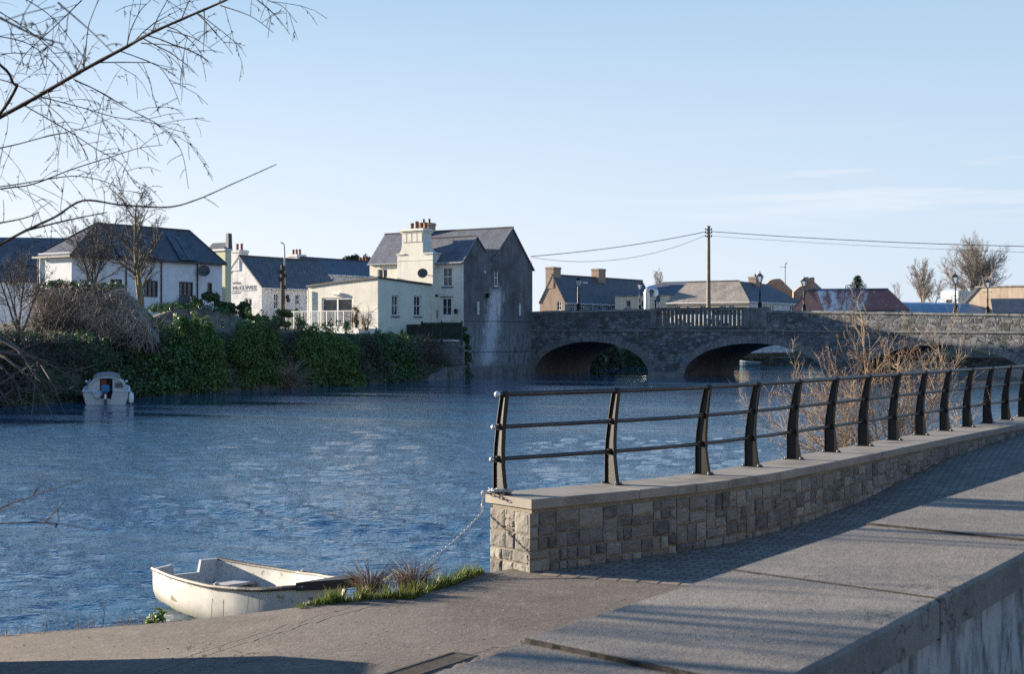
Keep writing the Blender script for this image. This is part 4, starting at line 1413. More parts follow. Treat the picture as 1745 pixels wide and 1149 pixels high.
# rooflights above the upper windows (dormer glazing lying on the slope)
sl_ = (zr_ - zo) / (o_ - rx)
for i in (4, 5, 6):
    r = LH[i]
    x0 = o_ + .05; x1 = rx + .55
    z0, z1 = zo + .12, zo + (o_ - x1) * sl_ + .12
    n_ = 2 if i == 4 else 1
    for k in range(n_):
        ya = r[0] + (r[1] - r[0]) * k / n_ + .05; yb = r[0] + (r[1] - r[0]) * (k + 1) / n_ - .05
        mb = MB(); mb.sheet([(x0, ya, z0), (x0, yb, z0), (x1, yb, z1), (x1, ya, z1)], .04); sk = mb.build('rooflight', M['skylight'], lh)
        mb = MB(); mb.sheet([(x0 + .05, ya - .07, z0 - .06), (x0 + .05, yb + .07, z0 - .06), (x1 - .07, yb + .07, z1 - .0), (x1 - .07, ya - .07, z1 - .0)], .12); mb.build('frame', M['dark_paint'], sk)
for px in (214, 274, 335.5, 66.5):
    w_ = wE if px < 100 else wL
    u, _ = w_.hit(px, 460)
    mb = MB(None if px < 100 else XR(0)); mb.tube([(u, -.07, ze - .25), (u, -.07, 4.0)], .05, 8); mb.build('downpipe', M['dark_paint'], lh)
dish('dark satellite dish high on the long white house', 338, 462, wL, .42, -.75)
dish('rusty brown satellite dish low by the dark window of the long white house', 305, 512, wL, .42, -.75)

# pale yellow house end with a slate hung stack
Yp = Vector(((377 - CX) / F * 103.5, 103.5))
yh = thing('yellow_house', 'narrow pale yellow house end with slate hung stack beside the long white house', 'house', (Yp.x, Yp.y, 0), ANG)
wY = Wall(Yp, ANG); yw = wY.hit(394, 460)[0]; yz = wY.hit(385, 427)[1]
mb = MB(); mb.box(-1.5, yw - .62, 0, .6, 1.5, yz); mb.build('walls', M['yellow_render'], yh)
yw -= .62
mb = MB(); mb.box(-1.6, yw + .06, -.1, .7, yz + .003, yz + .12); mb.build('parapet', M['white_paint'], yh)
mb = MB(); a, z1 = wY.hit(383, 397); a = yw - .3
mb.add([(a, .3, yz + .12), (yw + .02, .3, yz + .12), (yw + .02, .7, yz + .12), (a, .7, yz + .12), (a + .05, .32, z1), (yw - .02, .32, z1), (yw - .02, .68, z1), (a + .05, .68, z1)],
    [(0, 3, 2, 1), (4, 5, 6, 7), (0, 1, 5, 4), (1, 2, 6, 5), (2, 3, 7, 6), (3, 0, 4, 7)]); mb.build('slate_stack', M['slate_dark'], yh)
mb = MB(); mb.sheet([(-1.6, .1, yz + .13), (a - .01, .1, yz + .13), (a - .01, .65, yz + .65), (-1.6, .65, yz + .65)], .08); mb.build('roof', M['slate_dark'], yh)

# far left house: dark roof with rooflights, white wall
Q = Vector(((64 - CX) / F * 108.0, 108.0))
lf = thing('white_cottage', 'white house with a low dark slate roof and rooflights at the left edge', 'house', (Q.x, Q.y, 0), 0.12)
wQ = Wall(Q, .12)
u0 = wQ.hit(-60, 500)[0]; u1 = wQ.hit(112, 500)[0]; ze = wQ.hit(20, 476)[1]; zr_ = wQ.hit(20, 407)[1] + .35
hh = [rect_px(wQ, 17, 29, 545, 575), rect_px(wQ, -20, -8, 500, 525), rect_px(wQ, 40, 52, 545, 572)]
mb = MB(); wallgrid(mb, u0, u1, 1.5, ze, hh, .14); mb.box(u0, u1, .2, 7, 1.5, ze - .02); mb.build('walls', M['white'], lf)
for r in hh: window(lf, r, M['white_paint'], None, (1, 1), .08, .05, .07)
mb = MB(); mb.sheet([(u0, -.25, ze - .15), (u1, -.25, ze - .15), (u1, 3.6, zr_), (u0, 3.6, zr_)], .1); mb.sheet([(u0, 3.603, zr_), (u1, 3.603, zr_), (u1, 7.2, ze), (u0, 7.2, ze)], .1)
rf = mb.build('roof', M['slate_dark'], lf)
for px in (3, 46):
    a = wQ.hit(px, 450)[0]; s_ = (zr_ - ze + .15) / 3.85
    mb = MB(); mb.sheet([(a - .4, 1.0, ze - .15 + 1.25 * s_ + .08), (a + .4, 1.0, ze - .15 + 1.25 * s_ + .08), (a + .4, 2.2, ze - .15 + 2.45 * s_ + .08), (a - .4, 2.2, ze - .15 + 2.45 * s_ + .08)], .06); mb.build('rooflight', M['skylight'], rf)
# ================================================================ bridge
L0 = A + GV * 9.45
WBr = Wall(L0, ANG)
BW = 8.7
bridge = thing('stone_bridge', 'old grey rubble stone bridge of low arches with a balustrade over the river', 'bridge', (L0.x, L0.y, 0), ANG)
ARCH = [(.35, 11.2, 2.72), (14.35, 25.9, 2.62), (28.4, 40.3, 2.52)]
SE = 64.0


def zarch(s):
    for a, b_, h in ARCH:
        if a < s < b_:
            c_, r = (a + b_) / 2, (b_ - a) / 2
            return h * math.sqrt(max(0, 1 - ((s - c_) / r) ** 2)) ** .96
    return -1.2


def ztop(s): return interp(s, [-1, 0, 11, 20, 41, 64], [5.2, 5.22, 5.3, 5.1, 4.62, 4.3])
def zroad(s): return ztop(s) - 1.25


ss = set(np.arange(-.4, SE, .5).round(3))
for a, b_, h in ARCH:
    for i in range(41):
        ss.add(round((a + b_) / 2 - (b_ - a) / 2 * math.cos(PI * i / 40), 4))
ss = sorted(ss)
for a, b_, h in ARCH: pass
mb = MB(); mb2 = MB(); ms = MB()
for s0, s1 in zip(ss[:-1], ss[1:]):
    if s1 - s0 < 1e-4: continue
    sm = (s0 + s1) / 2
    inside = zarch(sm) > -1
    zb0, zb1 = (zarch(s0) if inside and zarch(s0) > -1 else (0 if inside else -1.2)), (zarch(s1) if inside and zarch(s1) > -1 else (0 if inside else -1.2))
    r0, r1 = zroad(s0), zroad(s1)
    mb.quad((s0, 0, zb0), (s1, 0, zb1), (s1, 0, r1), (s0, 0, r0))
    mb2.quad((s1, BW, zb1), (s0, BW, zb0), (s0, BW, r0), (s1, BW, r1))
    if inside:
        ms.quad((s0, .005, zb0), (s0, BW - .005, zb0), (s1, BW - .005, zb1), (s1, .005, zb1))
for a, b_, h in ARCH:
    for x in (a, b_):
        ms.quad((x, 0, -1.2), (x, BW, -1.2), (x, BW, .001), (x, 0, .001))
mb.build('spandrel_wall', M['stone'], bridge); mb2.build('spandrel_wall', M['stone'], bridge)
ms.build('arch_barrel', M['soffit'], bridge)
# voussoirs
for a, b_, h in ARCH:
    c_, r = (a + b_) / 2, (b_ - a) / 2
    mb = MB(); n = 44
    for i in range(n):
        t0, t1 = PI * (i + .04) / n, PI * (i + .96) / n
        q = []
        dp = .58 + (.05 if i % 2 else -.04)
        for t in (t0, t1):
            x, z = c_ - r * math.cos(t), h * max(0, math.sin(t)) ** .96
            nx, nz = -math.cos(t) / r, math.sin(t) / h
            l = math.hypot(nx, nz); nx /= l; nz /= l
            q.append(((x, z), (x + nx * dp, z + nz * dp)))
        mb.prism([q[0][0], q[1][0], q[1][1], q[0][1]], -.05 - .02 * random.random(), .0)
    mb.build('arch_ring', M['arch_stone'], bridge)
# parapets, with the balustrade gap
BS0, BS1 = WBr.hit(1120, 540)[0], WBr.hit(1268, 540)[0]
def parapet(y0, y1, spans, name='parapet'):
    mb = MB()
    for a, b_ in spans:
        n = max(1, int((b_ - a) / 2))
        for i in range(n):
            s0, s1 = a + (b_ - a) * i / n, a + (b_ - a) * (i + 1) / n
            vs = [(s, y, z) for s in (s0, s1) for y, z in ((y0, zroad(s)), (y1, zroad(s) - .1), (y1, ztop(s) - .14), (y0, ztop(s) - .14))]
            f = [(0, 4, 7, 3), (1, 2, 6, 5), (3, 7, 6, 2)]
            if i == 0: f.append((0, 3, 2, 1))
            if i == n - 1: f.append((4, 5, 6, 7))
            mb.add(vs, f)
    return mb.build(name, M['stone'], bridge)
parapet(0, .42, [(-.4, BS0 - .5)]); parapet(0, .42, [(BS1 + .5, SE)])
parapet(BW - .42, BW, [(-.4, 8.2)]); parapet(BW - .42, BW, [(15.6, SE)])
def coping_run(y0, y1, a, b_):
    mb = MB()
    s = a; k = 0
    while s < b_ - .1:
        l = min(.75 + .25 * ((k * 37) % 5) / 5, b_ - s); k += 1
        s1 = s + l - .012
        d = random.uniform(-.02, .02); e_ = random.uniform(0, .03)
        vs = [(q, y, z) for q in (s, s1) for y, z in ((y0 - e_, ztop(q) - .14 + .002), (y1 + e_, ztop(q) - .14 + .002), (y1 + e_ - .04, ztop(q) + .02 + d), (y0 - e_ + .04, ztop(q) + .02 + d))]
        mb.add(vs, [(0, 3, 2, 1), (4, 5, 6, 7), (0, 1, 5, 4), (1, 2, 6, 5), (2, 3, 7, 6), (3, 0, 4, 7)])
        s += l
    mb.build('coping', M['stone_trim'], bridge)
coping_run(-.06, .48, -.4, BS0 - .5); coping_run(-.06, .48, BS1 + 1.9, SE); coping_run(BW - .48, BW + .06, -.4, SE)
mb = MB(); n = 60
for i in range(n):
    s0, s1 = .0 + (SE) * i / n, (SE) * (i + 1) / n
    z0, z1 = interp(s0, [0, 20, 64], [3.56, 3.52, 3.1]), interp(s1, [0, 20, 64], [3.56, 3.52, 3.1])
    mb.add([(s, y, z + dz) for s, z in ((s0, z0), (s1, z1)) for y, dz in ((-.07, 0), (-.002, 0), (-.002, .12), (-.07, .09))], [(0, 4, 7, 3), (3, 7, 6, 2), (0, 1, 5, 4)])
mb.build('string_course', M['arch_stone'], bridge)
for a, b_ in ((-.3, .35), (11.2, 14.35), (25.9, 28.4), (40.3, 44)):
    mb = MB(); mb.box(a + .02, b_ - .02, -.16, -.003, -1.2, .32); mb.build('pier_foot', M['stone_trim'], bridge)
# balustrade
zt = ztop((BS0 + BS1) / 2) + .12
zl = zt - 1.42
M['conc'] = mat('balustrade_concrete', (.2, .195, .185), var=.2, vs=2, stain=(.08, .085, .075), ss=1.2, slo=.45, shi=.7, streak=(.06, .06, .055), kstr=.5)
for a, b_ in ((BS0 - .52, BS0 - .02), (BS1 + .02, BS1 + .5)):
    mb = MB(); mb.box(a, b_, -.12, .5, zl - .12, zt + .03); mb.build('balustrade_pier', M['conc'], bridge)
mb = MB(); mb.box(BS0 - .0, BS1 + .0, -.06, .44, zt - .2, zt); mb.box(BS0 - .03, BS1 + .03, -.12, .5, zt + .0, zt + .07); mb.build('balustrade_rail', M['conc'], bridge)
mb = MB(); mb.box(BS0 - .0, BS1 + .0, -.07, .44, zl - .1, zl + .08); mb.build('balustrade_base', M['conc'], bridge)
mb = MB(); mb.box(BS1 + .52, BS1 + 1.75, -.03, .42, zl - .1, zt - .02); mb.box(BS1 + 1.4, BS1 + 1.9, -.09, .46, zl - .1, zt + .03); mb.build('balustrade_panel', M['conc'], bridge)
nb = 21
for i in range(nb):
    x = BS0 + (BS1 - BS0) * (i + .5) / nb
    mb = MB(); mb.box(x - .085, x + .085, .08, .3, zl + .083, zt - .203); mb.build('baluster', M['conc'], bridge)
mb = MB()
for i in range(30):
    s0, s1 = -.4 + (SE + .4) * i / 30, -.4 + (SE + .4) * (i + 1) / 30
    mb.quad((s0, .3, zroad(s0) - .02), (s1, .3, zroad(s1) - .02), (s1, BW - .3, zroad(s1) - .02), (s0, BW - .3, zroad(s0) - .02))
mb.build('carriageway', mat('bridge_asphalt', (.05, .05, .052)), bridge)
# blue painted mark low on the pier by the second arch
m, nt, b = NT('blue_spray_paint'); b.inputs['Base Color'].default_value = (.03, .1, .22, 1)
mb = MB()
for px, py, r_ in ((1164, 615, .22), (1168, 613, .3), (1172, 616, .28), (1166, 619, .3), (1170, 622, .2)):
    a, z = WBr.hit(px, py)
    if a > 14.2: a = 14.15
    pts = [(a - .05 + r_ * (.6 + .4 * math.sin(k * 2.7 + px)) * math.cos(k * PI / 5), z + r_ * (.6 + .4 * math.cos(k * 1.9 + px)) * math.sin(k * PI / 5)) for k in range(10)]
    pts = [(min(x, 14.3), zz) for x, zz in pts]
    mb.prism(pts, -.012 - .001 * (px - 1160), -.006)
mb.build('paint_mark', m, bridge)


# ---------------------------------------------------------------- lamps on the parapets
def lamp_proto():
    t = thing('lamp_post', 'lamp', 'lamp post')
    mb = MB()
    mb.lathe([(.2, 0), (.2, .12), (.16, .16), (.15, .5), (.17, .54), (.1, .62), (.07, .75), (.06, 1.2), (.075, 1.22), (.075, 1.27), (.055, 1.3), (.045, 2.0), (.06, 2.03), (.05, 2.08), (.09, 2.12), (.03, 2.18)], 14)
    mb.tube([(-.32, 0, 1.82), (.32, 0, 1.82)], .018, 6); mb.ball((-.32, 0, 1.82), .03, 8); mb.ball((.32, 0, 1.82), .03, 8)
    mb.build('post', M['black'], t, smooth=True)
    mb = MB()
    h0, h1, r0, r1 = 2.16, 2.58, .1, .2
    mb.add([(sx * r0, sy * r0, h0) for sx, sy in ((-1, -1), (1, -1), (1, 1), (-1, 1))] + [(sx * r1, sy * r1, h1) for sx, sy in ((-1, -1), (1, -1), (1, 1), (-1, 1))],
           [(0, 3, 2, 1), (4, 5, 6, 7), (0, 1, 5, 4), (1, 2, 6, 5), (2, 3, 7, 6), (3, 0, 4, 7)])
    ln_ = mb.build('lantern', M['lamp_glass'], t)
    mb = MB()
    for sx, sy in ((-1, -1), (1, -1), (1, 1), (-1, 1)): mb.tube([(sx * r0, sy * r0, h0), (sx * r1, sy * r1, h1)], .018, 4)
    mb.lathe([(.3, h1), (.3, h1 + .03), (.16, h1 + .14), (.17, h1 + .16), (.09, h1 + .22), (.03, h1 + .27), (.045, h1 + .3), (.015, h1 + .42)], 4, rot=PI / 4)
    mb.build('lantern_frame', M['black'], ln_)
    return t


lamp0 = lamp_proto()
WFar = Wall(L0 + GV * (BW - .2), ANG); WNear = Wall(L0 + GV * .2, ANG)
lamps = [(986, WNear, 470, 'black lantern lamp post on the bridge nearest the dark house wall'), (1090, WFar, 478, 'black lantern lamp post on the bridge in front of the small cream house'),
         (1295, WNear, 462, 'black lantern lamp post just right of the bridge balustrade'), (1370, WFar, 471, 'lantern lamp post on the bridge in front of the rusty shed roof corner'),
         (1628, WNear, 463, 'black lantern lamp post on the bridge in front of the large bare tree'), (1683, WFar, 473, 'black lantern lamp post on the bridge furthest to the right')]
for i, (px, w_, py, lab) in enumerate(lamps):
    u, zt_ = w_.hit(px, py)
    p = w_.p(u)
    o = lamp0 if i == 0 else copy_tree(lamp0)
    zb_ = ztop(u) + .02
    if abs(u - BS1) < 1: zb_ = zt
    k = (zt_ - zb_) / 3.0
    o.location = (p.x, p.y, zb_); o.rotation_euler = (0, 0, ANG); o.scale = (max(.8, k),) * 2 + (k,)
    tag(o, lab, 'lamp post', 'lantern lamp posts along the bridge')


# ---------------------------------------------------------------- parked cars glimpsed through the balustrade
def car(label, s, y, m, ln_=4.1, name='parked_car'):
    p = L0 + TV * s + GV * y
    t = thing(name, label, 'car', (p.x, p.y, zroad(s) - .02), ANG, 'cars standing on the bridge')
    h = ln_ / 2
    side = [(-h, .28), (-h + .02, .62), (-h + .12, .86), (-h + .75, .93), (h - 1.35, .95), (h - .25, .78), (h - .03, .6), (h, .3)]
    for wx in (h - .8, -h + .8):
        pass
    mb = MB(); mb.prism(side, -.82, .82); mb.build('body', m, t)
    mb = MB()
    bot = [(-h + .35, .93), (h - 1.3, .95)]; top = [(-h + .75, 1.42), (h - 2.1, 1.42)]
    for yb, yt in ((-.8, -.62), (.8, .62)): pass
    v = [(bot[0][0], -.8, .93), (bot[1][0], -.8, .95), (bot[1][0], .8, .95), (bot[0][0], .8, .93), (top[0][0], -.6, 1.4), (top[1][0], -.6, 1.4), (top[1][0], .6, 1.4), (top[0][0], .6, 1.4)]
    mb.add(v, [(0, 1, 5, 4), (1, 2, 6, 5), (2, 3, 7, 6), (3, 0, 4, 7)]); mb.build('windows', M['glass'], t)
    mb = MB(); mb.box(top[0][0] - .05, top[1][0] + .05, -.63, .63, 1.395, 1.45); mb.build('roof', m, t)
    for wx in (h - .8, -h + .8):
        for sy in (-1, 1):
            mb = MB(Matrix.Translation((wx, sy * .78, .3)) @ Matrix.Rotation(PI / 2, 4, 'X')); mb.lathe([(.18, -.11), (.28, -.11), (.31, -.08), (.31, .08), (.28, .11), (.18, .11)], 18)
            wh = mb.build('wheel', M['dark_paint'], t)
            mb = MB(Matrix.Translation((wx, sy * .78, .3)) @ Matrix.Rotation(PI / 2, 4, 'X')); mb.lathe([(.18, -.115), (.18, .115)], 12); mb.build('rim', M['steel'], wh)
    return t


m_wc = mat('white_car_paint', (.75, .76, .78), rough=.25, var=.03, bs=0, spec=.6)
m_bc = mat('silver_blue_car_paint', (.35, .45, .52), rough=.25, var=.03, bs=0, spec=.6)
WC6 = Wall(L0 + GV * 6.3, ANG)
car('white car standing behind the middle of the bridge balustrade', WC6.hit(1189, 545)[0], 6.3, m_wc, 4.3)
car('pale blue car standing behind the right end of the bridge balustrade', WC6.hit(1240, 545)[0] + .5, 6.3, m_bc, 3.8)

# ---------------------------------------------------------------- utility pole and cables
D = 128.0
pz0, pz1 = 3.7, zat(386, D); pxx = (1207.5 - CX) / F * D
up = thing('utility_pole', 'tall weathered timber utility pole rising behind the bridge balustrade', 'utility pole', (pxx, D, pz0))
mb = MB(); mb.lathe([(.2, 0), (.14, pz1 - pz0)], 12); mb.build('pole', M['pole'], up, smooth=True)
mb = MB()
for z in (-.35, -.62, -.95): mb.box(-.3, .3, -.03, .03, pz1 - pz0 + z, pz1 - pz0 + z + .07)
mb.build('cross_arm', M['grey_paint'], up)
mb = MB()
for z in (-.35, -.62, -.95):
    for x in (-.27, .27): mb.lathe([(.05, 0), (.07, .05), (.03, .14)], 8, (x, 0, pz1 - pz0 + z + .07))
mb.build('insulators', M['dark_paint'], up)
mb = MB(); mb.lathe([(.17, -.02), (.17, .05)], 10, (0, 0, pz1 - pz0)); mb.build('pole_cap', M['dark_paint'], up)


def cable(label, a, b_, sg, r):
    pts = [a.lerp(b_, i / 24) - Vector((0, 0, 4 * sg * (i / 24) * (1 - i / 24))) for i in range(25)]
    mb = MB(); mb.tube(pts, r, 5)
    return tag(mb.build('overhead_cable', M['wire'], None), label, 'cable', 'overhead cables on the utility pole')


hp_ = A + GV * 9.35
hw = lambda z: Vector((hp_.x, hp_.y, z))
pt = lambda py, dx: Vector((pxx + dx, D, zat(py, D)))
cable('thick upper cable from the utility pole to the dark house gable', hw(zat(437, hp_.y)), pt(395, -.27), .25, .03)
cable('thin lower cable sagging from the utility pole to the dark house gable', hw(zat(438.5, hp_.y)), pt(401, -.27), 1.15, .018)
cable('thick upper cable running right from the utility pole past the large bare tree', pt(394.5, .27), at(1860, 422, 112), .25, .03)
cable('thin lower cable running right from the utility pole past the large bare tree', pt(402, .27), at(1860, 433, 112), .2, .014)

# ---------------------------------------------------------------- beyond the bridge
# brown gabled house
t, P, w1, w2, ze, ux, za = gabled('brown_gabled_house', 'brown rendered gabled house with long slate roof and two chimneys behind the bridge', 962.5, 160, 513, 941, 469, 20.5, M['grey_render'], M['slate_dark'], M['brown_render'], base=3.4,
    holes_g=[(949, 957, 514, 529)], holes_l=[(973, 980, 514.5, 531), (988, 996, 514.5, 531), (1005, 1011.6, 515, 530), (1020, 1027.6, 515, 529), (1036, 1042.5, 515.5, 529)])
c0, c1 = w1.hit(930, 460)[0], w1.hit(943.5, 460)[0]
chimney(t, c0, c1, -.05, 1.5, za - 1.5, w1.hit(937, 455)[1], M['brown_render'], 0, along='y')
wr = Wall(P + TV * ux, ANG + PI / 2); s0 = wr.hit(1014, 470)[0]
chimney(t, ux - .5, ux + .5, s0, s0 + 1.6, za - .6, wr.hit(1022, 458.5)[1], M['brown_render'], 0, along='y')
# small cream house with flat front
P = Vector(((1048 - CX) / F * 160, 160)); w1 = Wall(P, ANG)
t = thing('cream_house', 'small cream flat fronted house with two windows behind the bridge', 'house', (P.x, P.y, 0), ANG)
ww_ = w1.hit(1141, 515)[0]; zt_ = w1.hit(1090, 505)[1]
hh = [rect_px(w1, 1066, 1075, 511.5, 524), rect_px(w1, 1092, 1101, 512, 524), rect_px(w1, 1114, 1119, 510, 530)]
mb = MB(); wallgrid(mb, 0, ww_, 1.4, zt_, hh, .14); mb.quad((0, 5, 1.4), (0, 0, 1.4), (0, 0, zt_), (0, 5, zt_)); mb.quad((ww_, 0, 1.4), (ww_, 5, 1.4), (ww_, 5, zt_), (ww_, 0, zt_)); mb.quad((0, 0, zt_), (ww_, 0, zt_), (ww_, 5, zt_), (0, 5, zt_))
mb.build('walls', M['peach'], t)
for r in hh: window(t, r, M['white_paint'], None, (0, 0), .07, .04, .08, sill=M['stone_trim'])
mb = MB(); mb.box(-.08, ww_ + .08, -.1, .15, zt_ + .002, zt_ + .13); mb.build('parapet_cap', M['stone_trim'], t)
# dark hipped roof behind it
P = Vector(((1062 - CX) / F * 168, 168)); w1 = Wall(P, ANG)
t = thing('hipped_house', 'house with a plain dark hipped roof directly behind the small cream house', 'house', (P.x, P.y, 0), ANG)
ww_ = w1.hit(1172, 500)[0]; ze = w1.hit(1110, 504)[1]; wd = Wall(P + GV * 2.6, ANG)
rl, zr1 = wd.hit(1128, 480.5); rr_ = wd.hit(1166, 480)[0]
mb = MB(); mb.box(.2, ww_ - .2, .2, 6, 1.4, ze); mb.build('walls', M['white_old'], t)
mb = MB(); mb.sheet([(-.2, 0, ze), (ww_, 0, ze), (ww_, 2.6, zr1), (rl, 2.6, zr1)], .1); mb.sheet([(-.2, 5.2, ze), (-.2, 0, ze), (rl, 2.6, zr1)], .1); mb.sheet([(ww_, 5.2, ze), (-.2, 5.2, ze), (rl, 2.6, zr1), (ww_, 2.6, zr1)], .1)
mb.build('roof', M['slate'], t)
# bent steel flue
D = 151.0
t = thing('flue_duct', 'shiny steel duct bent over like a walking stick in front of the cream house', 'duct', ((1103 - CX) / F * D, D, 3.5))
r_ = .36; z1 = zat(500, D) - 3.5; w_ = 13.5 / F * D / 2
pts = [(0, 0, 0), (0, 0, z1 * .5), (0, 0, z1 - .1)] + [(w_ - w_ * math.cos(a), 0, z1 + w_ * 1.15 * math.sin(a)) for a in np.linspace(.1, PI, 9)] + [(2 * w_, 0, z1 - .35)]
mb = MB(); mb.tube(pts, r_, 14); mb.build('duct', M['steel'], t, smooth=True)
mb = MB(); mb.lathe([(.4, z1 * .55), (.4, z1 * .55 + .08)], 14); mb.lathe([(.4, z1 - .15), (.4, z1 - .07)], 14); mb.build('band', M['steel'], t)
# back of a round road sign
D = 124.0
t = thing('road_sign', 'back of a round green grey road sign behind the bridge parapet', 'road sign', ((1121.5 - CX) / F * D, D, 3.9))
mb = MB(); mb.tube([(0, .05, 0), (0, .05, zat(503, D) - 3.9)], .035, 6); mb.build('post', M['dark_paint'], t)
zc_ = zat(509.5, D) - 3.9
mb = MB(Matrix.Translation((0, 0, zc_)) @ Matrix.Rotation(PI / 2, 4, 'X')); mb.lathe([(.24, -.02), (.24, .02)], 20, (0, 0, 0), .85, 1.3); mb.build('sign_plate', mat('green_grey_sign_back', (.04, .09, .1), rough=.5), t)
# brown roofed house, L shaped
P = Vector(((1276 - CX) / F * 150, 150)); w1 = Wall(P, ANG); w2 = Wall(P, ANG + PI / 2)
t = thing('tile_roofed_house', 'low house with a broad sunlit brown tiled roof behind the utility pole', 'house', (P.x, P.y, 0), ANG)
a0 = w1.hit(1137, 515)[0]; ze = w1.hit(1275, 512)[1]; l2 = w2.hit(1368, 515)[0]
hg = [rect_px(w1, x0, x1, 521, 531) for x0, x1 in ((1152, 1160), (1170, 1176), (1193, 1203), (1226, 1238), (1242, 1252))]
hl = [rect_px(w2, x0, x1, 519.5, 531) for x0, x1 in ((1300, 1309), (1312, 1319), (1346, 1353), (1361, 1367))]
mb = MB(); wallgrid(mb, a0, 0, 1.4, ze, hg, .12); mb.quad((a0, 8, 1.4), (a0, 0, 1.4), (a0, 0, ze), (a0, 8, ze)); mb.build('front_wall', M['tan'], t)
mb = MB(XR(0)); wallgrid(mb, 0, l2, 1.4, ze, hl, .12); mb.build('side_wall', M['white_old'], t)
for r in hg: window(t, r, M['white_paint'], None, (1, 0), .08, .05, .07)
for r in hl: window(t, r, M['white_paint'], XR(0), (1, 0), .1, .05, .07)
WI = Wall(P + GV * 2.2 - TV * 2.2, ANG); zr1 = WI.hit(1258, 479)[1]
mb = MB(); mb.sheet([(a0, -.2, ze - .12), (.2, -.2, ze - .12), (-2.2, 2.2, zr1), (a0 + 1.4, 2.2, zr1)], .1); mb.build('roof', M['slate_brown'], t)
mb = MB(); mb.sheet([(.203, -.197, ze - .12), (.2, l2 + .2, ze - .12), (-1.9, l2 - 5.5, zr1 - .15), (-2.197, 2.203, zr1)], .1); mb.sheet([(.2, l2 + .2, ze - .12), (-4, l2 + .2, ze - .12), (-1.9, l2 - 5.5, zr1 - .15)], .1); mb.build('rear_roof', M['slate_dark'], t)
mb = MB(); mb.sheet([(a0 + 1.4, 2.203, zr1 - .003), (-2.2, 2.203, zr1 - .003), (-2.2, l2 - 5.5, zr1 - .15), (a0 + 1.4, l2 - 5.5, zr1 - .15)], .1); mb.build('roof_flat', M['ridge'], t)
mb = MB(); mb.tube([(.2, -.2, ze - .1), (-2.2, 2.2, zr1 + .03)], .09, 6); mb.tube([(-2.2, 2.2, zr1 + .03), (a0 + 1.4, 2.2, zr1 + .03)], .09, 6); mb.build('ridge', M['ridge'], t)
mb = MB(); mb.box(a0, .25, -.32, -.22, ze - .24, ze - .14); mb.box(.22, .32, -.22, l2, ze - .24, ze - .14); mb.build('gutter', M['white_paint'], t)
wr = Wall(P - TV * 2.0, ANG + PI / 2); s0 = wr.hit(1281, 478)[0]
chimney(t, -2.4, -1.5, s0, s0 + 1.5, zr1 - .8, wr.hit(1288, 472)[1], M['brown_render'], 1, along='y', pm=M['dark_paint'], h=.3)


# ruined gables
def ruin(label, pts, D, m, th=.6):
    x0 = (pts[0][0] - CX) / F * D
    t = thing('ruined_gable', label, 'ruin', (x0, D, 0), 0, 'ruined gable ends beyond the sheds')
    pr = [((px - CX) / F * D - x0, zat(py, D)) for px, py in pts]
    mb = MB(); mb.prism(pr, 0, th); mb.build('masonry', m, t)
    return t
t = ruin('broken brick gable with a ragged flat top left of the aerial', [(1296, 530), (1296, 490), (1307, 483), (1312, 478), (1318, 476), (1324, 475.3), (1329, 475), (1333, 478), (1338, 483), (1344, 489), (1350, 495), (1352, 500), (1352, 530)], 172, M['brick_ruin'])
t = ruin('broken brick gable with a chimney stump right of the aerial', [(1352, 530), (1352, 498), (1360, 491), (1366, 487), (1370, 483), (1369, 472.8), (1376, 472), (1379, 474), (1383, 472.5), (1388, 473), (1388, 480.5), (1394, 486), (1401, 492.5), (1401, 530)], 166, M['brick_ruin'])
D = 170.0
t = thing('tv_aerial', 'thin television aerial mast above the ruined brick gable', 'aerial', ((1338 - CX) / F * D, D, zat(485, D)))
hz = zat(449, D) - zat(485, D)
mb = MB(); mb.tube([(0, 0, 0), (0, 0, hz)], .06, 6); mb.build('mast', M['grey_paint'], t)
mb = MB(); mb.tube([(-.65, 0, hz - .45), (.15, 0, hz - .4)], .025, 5)
for k in range(6): mb.tube([(-.6 + k * .13, -.15, hz - .44), (-.6 + k * .13, .15, hz - .44)], .015, 4)
mb.ball((.12, 0, hz + .02), .1, 8); mb.build('aerial_head', M['grey_paint'], t)


# rust stained corrugated shed
def corrug(name, c1, c2, c3, hard=None):
    m, nt, b = NT(name)
    tc_ = nt.nodes.new('ShaderNodeTexCoord')
    v = nd(nt, 'ShaderNodeMapping', {'Vector': tc_.outputs['Object'], 'Scale': (1, .16, .16)}).outputs[0]
    n1 = noise(nt, v, 1.1, 7, .75); n2 = noise(nt, coords(nt), 2.0, 5, .65)
    sx_ = nd(nt, 'ShaderNodeSeparateXYZ', {0: tc_.outputs['Object']})
    f = math_(nt, 'ADD', math_(nt, 'MULTIPLY', n1, .75), math_(nt, 'MULTIPLY', n2, .35))
    if hard:
        f = math_(nt, 'ADD', f, math_(nt, 'MULTIPLY', ramp(nt, math_(nt, 'ADD', sx_.outputs[0], math_(nt, 'MULTIPLY', n2, 2.5)), hard, hard + 2.6), .2))
    c = mix(nt, ramp(nt, f, .5, .62), c1, c2)
    c = mix(nt, math_(nt, 'MULTIPLY', ramp(nt, n2, .6, .7), .6), c, c3)
    nt.links.new(c, b.inputs['Base Color']); b.inputs['Roughness'].default_value = .45; b.inputs['Metallic'].default_value = .3
    wv_ = math_(nt, 'SINE', math_(nt, 'MULTIPLY', sx_.outputs[0], 2 * PI / .09))
    bump(nt, b, wv_, .5, .02)
    return m


